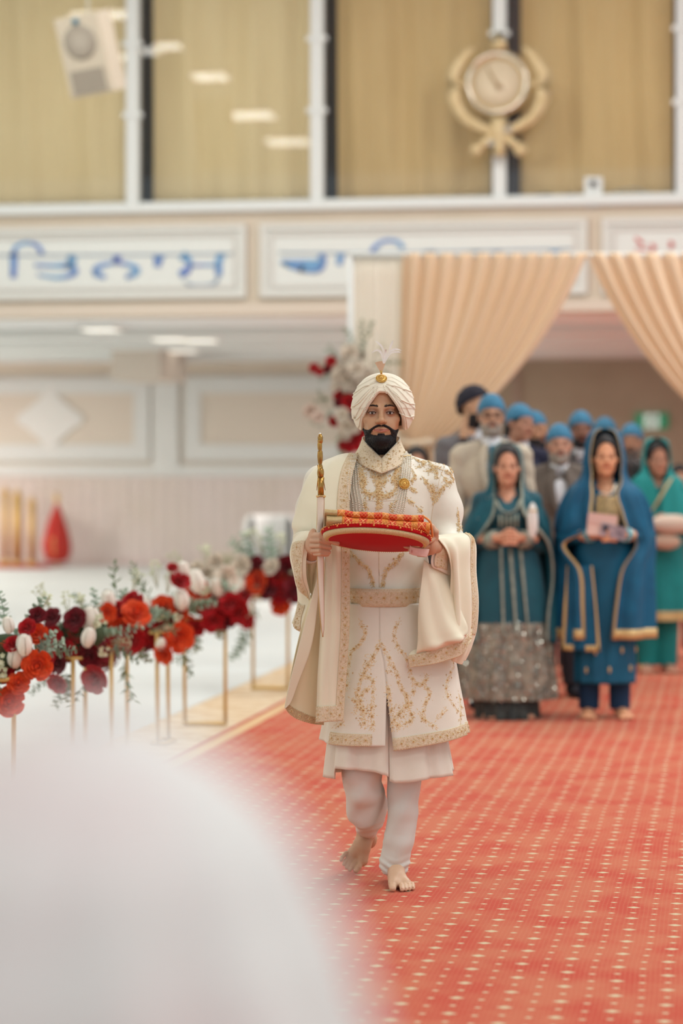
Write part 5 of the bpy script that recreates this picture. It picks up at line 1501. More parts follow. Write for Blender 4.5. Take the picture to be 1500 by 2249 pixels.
# banknote held under the tray
nt_e = empty('banknote', W(GXC, GZC, 0), YAW, 'pale pink banknote pinched under the tray by his fingers', 'banknote')
Gn = sheet_grid([[c8(325, 505, .335), c8(345, 560, .338), c8(500, 590, .33), c8(655, 600, .31)], [c8(310, 600, .332), c8(330, 640, .335), c8(480, 665, .33), c8(640, 670, .31)], [c8(302, 680, .328), c8(400, 712, .33), c8(500, 725, .325), c8(612, 738, .31)]], 14, 24)
o = sheet('note_paper', Gn, mat('note_pink', (228, 196, 186), .7, c2=(222, 182, 174), nscale=50), nt_e, .0006)
mb = MB()
def digit(x, y, t):
    if t == '0':
        for a in range(10): pass
        pts = [c8(x+7*math.cos(a), y+9*math.sin(a), .340) for a in np.linspace(0, 2*PI, 10)]
    mb.tube([Vector(p) for p in pts], .0005, 5)
digit(352, 624, '0'); digit(352, 643, '0'); mb.tube([Vector(c8(344, 660, .340)), Vector(c8(361, 660, .340))], .0006, 5)
mb.build('note_figures', mat('note_ink', (206, 110, 100), .7), nt_e)

# sword: gilt hilt, ivory scabbard
sw = empty('sword', W(GXC, GZC, 0), YAW, 'upright sword with gilt hilt and ivory scabbard gripped in his hand', 'sword')
c5 = lambda X, Y, d=.268: LG(680+X/9.373, 940+Y/9.373, d)
M_gilt = mat('gilt', (196, 156, 84), .28, metal=.85, c2=(150, 108, 56), nscale=38, contrast=.7)
prof = [(215, 120, 3), (218, 150, 4), (218, 180, 5.6), (222, 230, 6.0), (214, 290, 5.6), (208, 305, 4.8), (208, 330, 5.2), (210, 400, 5.0), (212, 460, 4.4), (215, 480, 5.2), (215, 560, 6.0), (216, 640, 5.8), (215, 740, 4.6), (222, 800, 5.0), (226, 880, 7.2), (225, 950, 7.4), (224, 1000, 6.4)]
P = cr(np.array([tuple(c5(x, y)) for x, y, _ in prof]), 60); Rr = cr(np.array([[r] for _, _, r in prof], float), 60)[:, 0]*PXM
MB().tube([Vector(p) for p in P], Rr, 16).build('grip', M_gilt, sw)
MB().ball(c5(215, 122), .004, 10, 8).build('pommel', mat('glass_stone', (230, 230, 225), .1), sw)
P = [c5(228, 990), c5(228, 1200), c5(232, 1385)]; MB().tube(P, [6.4*PXM, 6.6*PXM, 6.6*PXM], 16, flat=.6).build('scabbard_throat', M_gilt, sw)
for X0, X1 in ((168, 145), (285, 322)):
    MB().tube([c5(X0+10, 1020, .28), c5(X0, 1100, .282), c5(X1, 1285, .28)], [.0022, .002, .0008], 8).build('langet', M_gilt, sw)
MB().tube([c5(175, 760, .284), c5(195, 880, .288), c5(215, 990, .284)], [.003, .0045, .002], 8).build('hilt_leaf', M_gilt, sw)
mb = MB()
for i in range(14):
    a = 2*PI*i/14; p = c5(232, 1405); mb.ball(p+Vector((9*PXM*math.cos(a), 6*PXM*math.sin(a), .0015*math.sin(3*a))), .0032, 6, 5)
mb.build('throat_ring', mat('pale_gold', (214, 180, 118), .3), sw)
pts = [(704.5, 1088, 7.8), (704, 1130, 7.6), (702.5, 1165, 7.4), (703, 1220, 7.0), (704, 1270, 6.8), (706, 1320, 5.8), (708, 1370, 3.8), (709, 1399, .8)]
P = cr(np.array([tuple(LG(x, y, .268-(y-1090)*.00012)) for x, y, _ in pts]), 50); Rr = np.maximum(cr(np.array([[r] for _, _, r in pts], float), 50)[:, 0], .5)*PXM
scab = MB().tube([Vector(p) for p in P], Rr, 20, flat=.5).build('scabbard', mat('scabbard_ivory', (232, 220, 204), .5), sw)
for sg, m_ in ((-1, M_pg), (1, mat('copper_edge', (196, 150, 112), .45, metal=.4))):
    MB().tube([Vector(p)+Vector((sg*(r-.0004), -.001, 0)) for p, r in zip(P, Rr)], .0011, 6).build('edge_braid', m_, scab)
# ================================================================ DRAPED ARCH
YA = 16.9
M_ivd = mat('ivory_drape', (252, 249, 240), .8, sheen=.2); M_pch = mat('peach_drape', (246, 228, 202), .75, sheen=.2)
for m_, c_ in ((M_ivd, (254, 250, 240)), (M_pch, (252, 234, 208))):          # thin voile lets light through
    nt = m_.node_tree; t_ = nt.nodes.new('ShaderNodeBsdfTranslucent'); t_.inputs[0].default_value = lin(c_); x_ = nt.nodes.new('ShaderNodeMixShader'); x_.inputs[0].default_value = .4
    nt.links.new(nt.nodes['Principled BSDF'].outputs[0], x_.inputs[1]); nt.links.new(t_.outputs[0], x_.inputs[2]); nt.links.new(x_.outputs[0], nt.nodes['Material Output'].inputs[0])
arch = empty('drape_arch', (0, 0, 0), 0, 'white pole frame carrying the ivory and peach drapes across the aisle', 'arch')
def ap(px, py, dy=0.0): v = onY(px, py, YA); v.y += dy; return v
MB().tube([ap(764, 561), ap(1722, 561)], .022, 10).build('top_rail', M_white, arch)
for px in (770, 1716):
    v = ap(px, 561); e0 = Vector((v.x, YA, 0))
    MB().tube([e0+Vector((0, 0, .02)), v], .022, 10).build('post', M_white, arch)
    MB().box(e0+Vector((0, 0, .012)), (.4, .4, .024)).build('foot_plate', M_white, arch, False)
def drape(name, top0, top1, tie0, tie1, c0, c1, m, lab, nf, amp, floor=True, flip=1):
    e = empty(name, ap((top0+top1)/2, 561), 0, lab, 'drape', None); o0 = e.location.copy()
    nu, nv = 230, 60; G = np.zeros((nv, nu, 3))
    for j in range(nu):
        u = j/(nu-1)
        T = np.array((top0+(top1-top0)*u, 556.0)); K = np.array(tie0)+(np.array(tie1)-np.array(tie0))*u; C = np.array(c0)+(np.array(c1)-np.array(c0))*(u**1.0)
        for i in range(nv):
            v = i/(nv-1); p = T*(1-v)**2+C*2*v*(1-v)+K*v*v
            q = ap(p[0], p[1]); a = amp*(1-.55*v)*min(1, .5+v*4)
            q.y += a*math.sin(u*nf*2*PI+.7*math.sin(u*9))+.2*a*math.sin(u*nf*4.3*PI)-.03
            G[i, j] = q-o0
    sheet('gathered_cloth', G, m, e, .003)
    if floor:
        G = np.zeros((30, 120, 3)); a0 = ap(*tie0)-o0; a1 = ap(*tie1)-o0; xm, w = (a0.x+a1.x)/2, abs(a1.x-a0.x)
        zt_ = ap(tie0[0], (tie0[1]+tie1[1])/2).z
        for i in range(30):
            v = i/29; ww = w*(1+1.6*smoothstep(0, .8, v))
            for j in range(120):
                u = j/119; G[i, j] = (xm+(u-.5)*ww, YA-.03+.035*math.sin(u*14*PI+v)-o0.y, zt_*(1-v)+.004-o0.z)
        sheet('hanging_tail', G, m, e, .003)
        MB().tube([Vector((xm-w*.52, YA-.06-o0.y, zt_-o0.z)), Vector((xm, YA-.1-o0.y, zt_-.02-o0.z)), Vector((xm+w*.52, YA-.06-o0.y, zt_-o0.z))], .035, 10).build('tie_band', m, e)
    return e
e = empty('ivory_drape', ap(828, 561), 0, 'ivory drape hanging straight at the left end of the arch', 'drape'); o0 = e.location.copy()
G = np.zeros((20, 160, 3))
for i in range(20):
    for j in range(160):
        u = j/159; v = i/19; q = ap(764+130*u, 556); q.z = q.z*(1-v)+.006*v
        q.y += .012*math.sin(u*8*2*PI+.4*math.sin(u*20))*(1+.3*v)+.015; G[i, j] = q-o0
sheet('gathered_cloth', G, M_ivd, e, .003)
drape('peach_drape', 886, 1291, (878, 955), (952, 985), (882, 770), (1183, 824), M_pch, 'peach drape swept to the left of the arch, tied beside the tall flowers', 11, .034)
drape('peach_drape', 1289, 1706, (1634, 985), (1706, 955), (1402, 824), (1700, 770), M_pch, 'peach drape swept to the right of the arch, leaving the frame', 11, .034)

# ================================================================ FLOWERS
def proto_rose():
    mb = MB()
    def petal(a, r0, r1, h0, h1, w, curl):
        n, m_ = 5, 4; V = []; F = []
        for i in range(m_):
            t = i/(m_-1); r = r0+(r1-r0)*t**.8+curl*t**3; z = h0+(h1-h0)*t-curl*.5*t**4
            for j in range(n):
                s_ = (j/(n-1)-.5)*2; an = a+s_*w*(.55+.45*math.sin(PI*min(1, t*.7+.25)))
                zz = z-.10*(s_*s_)*t; rr = r*(1-.05*s_*s_)
                V.append((rr*math.cos(an), rr*math.sin(an), zz))
        for i in range(m_-1):
            for j in range(n-1): q = i*n+j; F.append((q, q+1, q+n+1, q+n))
        mb.add(V, F)
    rr = random.Random(5)
    for k, (cnt, r0, r1, h0, h1, w, cu) in enumerate(((3, .05, .16, -.1, .62, 1.3, 0), (4, .10, .32, -.2, .60, 1.0, .03), (5, .14, .52, -.3, .52, .85, .08), (6, .18, .74, -.4, .38, .72, .14), (6, .20, .92, -.5, .12, .70, .2))):
        for i in range(cnt): petal(2*PI*i/cnt+k*.7+rr.uniform(-.1, .1), r0, r1, h0, h1, w, cu)
    mb.ball((0, 0, .2), .2, 8, 6); mb.ball((0, 0, -.35), .35, 8, 5)
    return mb
def proto_bud():
    mb = MB()
    mb.lathe([(.25, -.9), (.62, -.6), (.80, -.1), (.74, .4), (.5, .8), (.22, .95)], n=14)
    for i in range(5):
        a = 2*PI*i/5; V = []; F = []
        for (r, z) in ((.35, -.85), (.78, -.45), (.92, .05), (.84, .5), (.60, .95)):
            for s_ in (-1, -.4, .4, 1): V.append((r*math.cos(a+s_*.55)*(1-.04*abs(s_)), r*math.sin(a+s_*.55), z-.12*abs(s_)))
        for p in range(4):
            for q in range(3): k = p*4+q; F.append((k, k+1, k+5, k+4))
        mb.add(V, F)
    return mb
def proto_hyd():
    mb = MB(); mb.ball((0, 0, 0), .8, 12, 8); rr = random.Random(2)
    for i in range(90):
        z = 1-2*(i+.5)/90; a = i*2.39996; r = math.sqrt(1-z*z); n = Vector((r*math.cos(a), r*math.sin(a), z)); t = n.orthogonal().normalized(); b2 = n.cross(t); p = n*(.86+rr.random()*.12)
        a0 = rr.random()*PI
        for k in range(4):
            an = a0+k*PI/2; d = t*math.cos(an)+b2*math.sin(an); s_ = n.cross(d)
            mb.add([p, p+d*.1+s_*.07+n*.02, p+d*.19+n*.03, p+d*.1-s_*.07+n*.02], [(0, 1, 2, 3)])
    return mb
def proto_euc():
    mb = MB(); P = cr(np.array([(0, 0, 0), (.1, .05, .5), (.05, .1, 1.0), (-.1, .1, 1.5)]), 12)
    mb.tube([Vector(p) for p in P], .018, 5)
    for i in range(1, 12):
        for sg in (-1, 1):
            c = Vector(P[i]); a = i*1.1+(0 if sg > 0 else PI); d = Vector((math.cos(a), math.sin(a), .35)).normalized(); s_ = d.cross(Vector((0, 0, 1))).normalized(); R = .2*(1-.035*i); u2 = s_.cross(d)*.25
            o_ = c+d*R*1.15; pts = [o_+(d*math.cos(x)+s_*math.sin(x))*R+u2*(math.cos(2*x)*.04) for x in np.linspace(0, 2*PI, 9)[:-1]]
            mb.add([o_-u2*.1]+pts, [(0, k+1, (k+1) % 8+1) for k in range(8)]); mb.tube([c, c+d*R*.4], .01, 4)
    return mb
def proto_leafy():
    mb = MB(); P = cr(np.array([(0, 0, 0), (.06, .0, .5), (.15, .05, 1.0), (.3, .05, 1.4)]), 12); mb.tube([Vector(p) for p in P], .016, 5)
    for i in range(1, 12):
        c = Vector(P[i]); a = i*2.3; d = Vector((math.cos(a), math.sin(a), .75)).normalized(); s_ = d.cross(Vector((0, 0, 1))).normalized(); L = .5*(1-.03*i); n = s_.cross(d)
        pts = [c, c+d*L*.3+s_*L*.17+n*.02, c+d*L*.65+s_*L*.15, c+d*L, c+d*L*.65-s_*L*.15, c+d*L*.3-s_*L*.17+n*.02]; mid = c+d*L*.5-n*.04
        mb.add(pts+[mid], [(k, (k+1) % 6, 6) for k in range(6)])
    return mb
def proto_spray():
    mb = MB(); rr = random.Random(9)
    for i in range(9):
        a = i*2.4; t = Vector((.35*math.cos(a)*rr.uniform(.3, 1), .35*math.sin(a)*rr.uniform(.3, 1), rr.uniform(.7, 1.4)))
        mb.tube([(0, 0, 0), t*.5+Vector((0, 0, .05)), t], .01, 4)
        for k in range(5):
            d = Vector((math.cos(k*1.26), math.sin(k*1.26), .4)).normalized(); s_ = d.cross(Vector((0, 0, 1))).normalized()
            mb.add([t, t+d*.08+s_*.05, t+d*.15, t+d*.08-s_*.05], [(0, 1, 2, 3)])
        mb.ball(t, .03, 5, 4)
    return mb
C_ = {'O': ((250, 88, 34), 'orange red rose'), 'R': ((202, 16, 28), 'red rose'), 'D': ((130, 14, 32), 'burgundy rose'), 'C': ((250, 238, 220), 'cream rose'), 'B': ((250, 228, 212), 'blush rose')}
def mesh_of(mb, name, m):
    if name == 'tulip': mb.V = [(v[0], v[1], v[2]*1.3) for v in mb.V]
    o = mb.build(name, m); me = o.data; bpy.data.objects.remove(o); return me
rose_me = {k: mesh_of(proto_rose(), 'rose', mat('petal_'+v[1].replace(' ', '_'), v[0], .6, c2=tuple(int(x*.78) for x in v[0]), nscale=3, sheen=.1)) for k, v in C_.items()}
bud_me = mesh_of(proto_bud(), 'tulip', mat('petal_white', (236, 232, 220), .55)); hyd_me = mesh_of(proto_hyd(), 'hydrangea', mat('petal_hydrangea', (132, 22, 40), .7, c2=(96, 10, 28), nscale=6))
euc_me = mesh_of(proto_euc(), 'eucalyptus_sprig', mat('leaf_eucalyptus', (158, 176, 154), .6, c2=(128, 150, 128), nscale=3)); lea_me = mesh_of(proto_leafy(), 'leaf_sprig', mat('leaf_green', (116, 136, 92), .6, c2=(88, 110, 72), nscale=3))
spr_me = mesh_of(proto_spray(), 'flower_spray', mat('spray_pale', (216, 214, 186), .7, c2=(176, 186, 148), nscale=4))
def put(me, name, loc, sc, parent, face=None, rnd=.5, lab=None):
    o = bpy.data.objects.new(name, me); link(o, parent)
    f = Vector(face) if face is not None else Vector((0, -1, .4))
    f = (f+Vector((random.uniform(-rnd, rnd), random.uniform(-rnd, rnd)*.5, random.uniform(-rnd, rnd)))).normalized()
    o.location = loc; o.rotation_mode = 'QUATERNION'; o.rotation_quaternion = (Matrix.Rotation(0, 3, 'Z').to_quaternion() @ f.to_track_quat('Z', 'Y')) @ Matrix.Rotation(random.uniform(0, 6.3), 3, 'Z').to_quaternion()
    o.scale = (sc,)*3
    if lab: o['label'] = lab
    return o
STZ = [(12, 9.96, 80), (174, 11.06, 82), (262, 11.84, 76), (357, 12.74, 80), (450, 13.67, 2), (594, 15.88, -4)]
labs_s = ['gold flower stand hidden behind the foreground blur at the left edge', 'slim gold flower stand below the big burgundy hydrangea', 'slim gold flower stand second from the hydrangea', 'slim gold flower stand just left of the wide frame',
          'wide rectangular gold flower stand standing fully in view', 'wide gold flower stand farthest along, beside the sheathed sword tip']
labs_f = ['flower arrangement cut by the left frame edge with white petals', 'flower arrangement of orange, red and white blooms with pale sprigs', 'flower arrangement with the large burgundy hydrangea ball', 'dense orange and red rose arrangement with eucalyptus',
          'red rose and white tulip arrangement above the wide gold frame', 'farthest arrangement of burgundy and orange roses behind his shawl']
ARR = []
stand_top = .60
for i, (px, z, rot) in enumerate(STZ):
    g0 = W((px-PX0)/FPX*z, z, 0)
    e = empty('flower_stand', (g0.x, g0.y, .002), math.radians(rot)+YAW, labs_s[i], 'flower stand', 'gold flower stands along the aisle')
    w, d = .115, .035
    mb = MB()
    for nm, pts in (('base_bar', ((-w, -d), (w, -d), (w, d), (-w, d), (-w, -d))),):
        MB().tube([Vector((x, y, .011)) for x, y in pts], .011, 6).build('base_frame', M_goldpaint, e)
        MB().tube([Vector((x, y, stand_top)) for x, y in pts], .009, 6).build('top_frame', M_goldpaint, e)
    for x, y in ((-w, 0), (w, 0)):
        MB().tube([(x, y, .005), (x, y, stand_top)], .0105, 8).build('post', M_goldpaint, e)
    a = empty('flower_arrangement', (g0.x, g0.y, stand_top+.012), 0, labs_f[i], 'flower arrangement', 'flower arrangements along the aisle')
    foam = MB().ball((0, 0.02, .09), .09, 10, 8, sc=(1.3, 1.0, .9)).build('moss_core', mat('moss', (60, 74, 48), .9, bump=.6, bscale=80), a)
    ARR.append((px, z, a))
FL = [(180, 510, 42, 'O'), (245, 520, 45, 'R'), (118, 565, 45, 'W'), (75, 625, 45, 'W'), (180, 665, 60, 'O'), (215, 610, 50, 'R'), (275, 755, 45, 'R'), (300, 590, 45, 'D'), (330, 600, 40, 'R'), (15, 590, 35, 'O'), (15, 700, 45, 'R'), (90, 750, 45, 'O'),
      (45, 840, 60, 'O'), (40, 470, 34, 'W'), (250, 430, 40, 'D'), (180, 420, 34, 'D'), (360, 440, 48, 'D'), (438, 440, 50, 'W'), (428, 530, 40, 'W'), (482, 595, 98, 'H'), (455, 735, 58, 'R'), (370, 510, 38, 'R'), (525, 350, 42, 'W'), (515, 410, 40, 'O'),
      (560, 395, 42, 'R'), (640, 360, 48, 'R'), (660, 412, 58, 'O'), (706, 380, 42, 'W'), (790, 380, 50, 'O'), (880, 350, 42, 'W'), (590, 490, 54, 'O'), (630, 540, 58, 'R'), (690, 440, 50, 'R'), (757, 470, 62, 'R'), (740, 530, 50, 'R'), (868, 530, 60, 'O'),
      (860, 400, 46, 'O'), (790, 612, 42, 'O'), (780, 565, 28, 'W'), (835, 190, 22, 'R'), (875, 250, 42, 'R'), (950, 258, 48, 'W'), (960, 312, 52, 'O'), (885, 205, 36, 'W'), (950, 190, 36, 'C'), (1055, 285, 46, 'W'), (1165, 278, 40, 'W'), (1010, 210, 36, 'C'),
      (1095, 235, 46, 'C'), (1040, 160, 36, 'C'), (1030, 450, 46, 'R'), (1090, 430, 50, 'D'), (1140, 400, 56, 'R'), (1110, 360, 46, 'R'), (1160, 350, 42, 'O'), (1195, 450, 32, 'R'), (1165, 180, 42, 'C'), (1240, 190, 48, 'D'), (1200, 210, 42, 'R'),
      (1235, 260, 52, 'O'), (1280, 260, 46, 'R'), (1310, 185, 36, 'C'), (1390, 210, 62, 'D'), (1370, 270, 48, 'O'), (1355, 310, 46, 'R'), (1360, 372, 42, 'O'), (1430, 300, 52, 'D'), (950, 480, 38, 'R'), (910, 460, 34, 'O'), (1000, 380, 40, 'R'),
      (430, 620, 50, 'D'), (560, 560, 40, 'R'), (280, 660, 40, 'D'), (60, 560, 36, 'R'), (820, 470, 44, 'D'), (700, 560, 36, 'D'), (1180, 320, 40, 'R'), (1300, 300, 40, 'D'), (130, 480, 36, 'R'), (1060, 340, 40, 'D')]
LV = [(100, 470, 'e', 130), (240, 370, 's', 130), (190, 390, 's', 120), (400, 390, 's', 110), (350, 720, 'e', 120), (310, 690, 'e', 110), (410, 750, 'l', 100), (600, 640, 'l', 150), (560, 310, 'l', 130), (730, 320, 'l', 120), (760, 260, 's', 120), (650, 510, 'e', 110), (580, 400, 'e', 110),
      (940, 420, 'e', 120), (1040, 390, 'e', 110), (950, 550, 'l', 110), (1190, 490, 'e', 120), (1250, 370, 'l', 110), (1230, 160, 'e', 130), (1280, 110, 's', 140), (1200, 150, 'e', 120), (880, 600, 'l', 110), (500, 470, 'e', 100), (260, 500, 'l', 110), (690, 290, 'l', 120), (810, 290, 's', 110),
      (900, 190, 's', 120), (1120, 310, 'e', 100), (1330, 130, 'e', 130), (30, 440, 'e', 120), (150, 420, 'e', 110), (330, 400, 's', 110), (470, 400, 'e', 100), (1000, 170, 's', 120), (640, 300, 's', 120), (1360, 120, 's', 120), (240, 700, 'e', 100), (20, 640, 'l', 110)]
def owner(px): return min(ARR, key=lambda a: abs(a[0]-px))
for (X, Y, r, t) in FL:
    px, py = X/2.206, 1160+Y/2.206; ax, z, a = owner(px); zc = z-random.uniform(.03, .15)
    rm = r/2.206/FPX*zc*1.14; loc = at(px, py, zc)-a.location; face = Vector((loc.x*.9, -.8, (loc.z-.08)*2+.15))
    if t == 'W': put(bud_me, 'tulip', loc, rm*.88, a, Vector((loc.x, -.35, 1)), .35, 'white tulip')
    elif t == 'H': put(hyd_me, 'hydrangea', loc, rm, a, lab='burgundy hydrangea head')
    else: put(rose_me[t], 'rose', loc, rm*1.05, a, face, .35, C_[t][1])
def put_leaf(k, loc, s, a, up):
    me, nm = {'e': (euc_me, 'eucalyptus_sprig'), 'l': (lea_me, 'leaf_sprig'), 's': (spr_me, 'flower_spray')}[k]
    put(me, nm, loc, s/1.5, a, up, .35)
for (X, Y, k, s) in LV:
    px, py = X/2.206, 1160+Y/2.206; ax, z, a = owner(px); zc = z+random.uniform(-.06, .12)
    s = s*1.35; loc = at(px, py+8, zc)-a.location; up = Vector((loc.x*3, -.3, 1.0 if py < 1160+430/2.206-(X*.16-60)*.4 else -.7))
    put_leaf(k, loc*.92, s/2.206/FPX*zc, a, up)
for (px, z, a) in ARR:
    for q in range(12):
        an = random.uniform(0, 2*PI); loc = Vector((.13*math.cos(an), .05+.10*math.sin(an), .06+random.uniform(-.05, .08)))
        put_leaf(random.choice('eels'), loc, random.uniform(.10, .16), a, Vector((math.cos(an), math.sin(an), random.uniform(-.4, .9))))
# tall arrangement on the arch post
v = ap(772, 850); a = empty('arch_flowers', (v.x, YA-.1, v.z), 0, 'tall cream and red flower arrangement fixed to the left arch post', 'flower arrangement')
cF = lambda X, Y: (640+X/4.6875, 680+Y/4.6875)
for (X, Y, r, t) in ((230, 600, 48, 'R'), (290, 640, 40, 'R'), (405, 530, 50, 'R'), (600, 450, 85, 'C'), (700, 480, 60, 'C'), (470, 700, 60, 'C'), (620, 1120, 60, 'D'), (560, 1290, 60, 'C'), (640, 1210, 60, 'C'), (560, 700, 125, 'C'), (660, 620, 80, 'C'), (540, 870, 105, 'R'), (600, 960, 80, 'R'), (440, 1150, 52, 'R'), (520, 1080, 66, 'C'), (560, 1200, 80, 'C'), (200, 1050, 74, 'B'),
                     (280, 1110, 62, 'B'), (680, 1290, 85, 'R'), (620, 1370, 95, 'R'), (540, 1400, 52, 'R'), (370, 610, 44, 'D'), (760, 700, 90, 'C'), (720, 900, 80, 'R'), (440, 800, 40, 'C'), (640, 790, 60, 'C'), (480, 960, 44, 'D')):
    px, py = cF(X, Y); zc = 17.02-random.uniform(.02, .2); loc = at(px, py, zc)-a.location
    put(rose_me[t], 'rose', loc, r/4.6875/FPX*zc*1.1, a, Vector((loc.x, -1, loc.z*.3)), .3, C_[t][1])
for (X, Y, k, s, ux, uz) in ((740, 380, 'l', 260, .1, 1), (660, 420, 'l', 260, -.2, 1), (480, 540, 'e', 180, -.4, 1), (700, 520, 'e', 200, .3, 1), (820, 560, 'l', 200, 1, .3), (960, 560, 'l', 200, 1, .1), (820, 640, 'l', 200, .8, -.3), (380, 980, 'l', 190, -.7, .5), (400, 900, 'l', 170, -.8, -.5),
                          (480, 1280, 'l', 200, -.1, -1), (500, 1360, 'l', 200, 0, -1), (480, 480, 'l', 150, -.5, .8), (420, 660, 'e', 150, -.8, -.2), (350, 1180, 'e', 150, -.9, -.2), (600, 500, 's', 200, 0, 1), (860, 480, 's', 180, .6, .8), (430, 1040, 'e', 140, -.6, -.6), (780, 300, 'l', 220, .2, 1)):
    px, py = cF(X, Y); loc = at(px, py, 17.0)-a.location; put_leaf(k, loc, s/4.6875/FPX*17.2, a, Vector((ux, -.15, uz)))
MB().ball((0.02, -.06, 0), .06, 10, 8, sc=(1, .6, 4.5)).build('moss_core', mat('moss', (60, 74, 48), .9, bump=.6, bscale=80), a)
# ================================================================ GUESTS
I4 = Matrix.Identity(4)
B = Blob((-.10, -.135, -.215), (.10, .125, .135), .0038); head_blob(B, I4, False, True); CH_V, CH_F = B.mesh()
gx_ = [B.lo[i]+np.arange(B.n[i])*B.h for i in range(3)]; X, Y, Z = np.meshgrid(*gx_, indexing='ij', sparse=True)
ax_ = np.abs(X)
def canon_beard(th):
    zt = np.interp(ax_, [0, .01, .025, .034, .045, .058, .07, .08], [-.043, -.042, -.047, -.056, -.064, -.062, -.05, -.03])
    hole = (np.sqrt((X/.026)**2+((Z+.066)/.013)**2)-1)*.012
    reg = np.maximum(np.maximum(Z-zt, -hole), np.maximum(Y-.01, -(Z+.15)))
    bf = np.maximum(B.F-(.004+th*smoothstep(-.06, -.11, Z)), reg).astype(np.float32)
    bf[0] = bf[-1] = 1; bf[:, 0] = bf[:, -1] = 1; bf[:, :, 0] = bf[:, :, -1] = 1
    return surfnet(bf, B.lo, B.h)
BEARD = {k: canon_beard(t) for k, t in (('short', .006), ('full', .018))}
H_ = Blob((-.11, -.13, -.20), (.11, .15, .15), .0045)
H_.ell((0, .012, .034), (.081, .104, .102), .01); H_.ell((0, .06, -.05), (.066, .06, .10), .02)
H_.ell((0, -.108, -.008), (.070, .095, .104), .004, '-'); H_.cone((0, -.12, .07), (0, -.05, .15), .007, .004, .004, '-')
HAIR = H_.mesh()
def xf(V, M): A = np.array(M); return V @ A[:3, :3].T+A[:3, 3]
def put_mesh(name, VF, M, m, parent): return mk(name, xf(VF[0], M), VF[1], m, parent)
def dome(name, M, m, parent, rx=.087, ry=.108, rz=.115, front=.045, back=-.035, thick=.0, cz=.02, pleats=0, bulge=0.0):
    """cloth tied round the head: rim height front/back in head units"""
    na, nt = 72, 24; V = np.zeros((nt, na, 3))
    for j in range(na):
        a = 2*PI*j/na; zr = (front+back)/2+(front-back)/2*math.cos(a)-cz; e0 = math.asin(max(-.9, min(.9, zr/rz)))
        for i in range(nt):
            t = i/(nt-1); el = e0+(PI/2-e0)*t; k = 1+.02*math.sin(pleats*t*PI)*(1 if pleats else 0)+bulge*math.sin(PI*min(1, t*1.3))*.5
            if i == 0: k *= .97
            V[i, j] = (rx*k*math.cos(el)*math.sin(a), -ry*k*math.cos(el)*math.cos(a)+.012, cz+rz*k*math.sin(el))
    return mk(name, xf(V.reshape(-1, 3), M), grid_faces(nt, na, True), m, parent)
M_scarf = mat('blue_head_cloth', (62, 124, 156), .75, c2=(50, 108, 140), nscale=12, bump=.3, bscale=60)
M_navy = mat('black_turban_cloth', (26, 24, 38), .8, bump=.3, bscale=60)
M_shirt = mat('white_shirt', (228, 230, 234), .7); M_sock = mat('dark_sock', (30, 30, 40), .9)
def hands_clasped(b, z, y, sx=1.0, r=.0):
    """two hands, one laid over the other, fingers curled round; b is a fine blob"""
    for s in (-1, 1):
        b.cone((s*.15*sx, y+.12, z-.01), (s*.045, y+.01, z), .030, .026, .012)
        b.ell((s*.030, y-.006, z), (.036, .020, .036), .012)
        for k in range(4):
            zz = z+.028-.019*k
            b.chain([(s*.020, y-.018, zz), (-s*.012, y-.036-(.008 if s > 0 else 0), zz-.004), (-s*.038, y-.026-(.008 if s > 0 else 0), zz-.010)], [.0105, .0095, .0080], .003)
        b.chain([(s*.032, y-.012, z+.032), (s*.012, y-.034, z+.044), (-s*.008, y-.038, z+.046)], [.012, .0105, .009], .004)
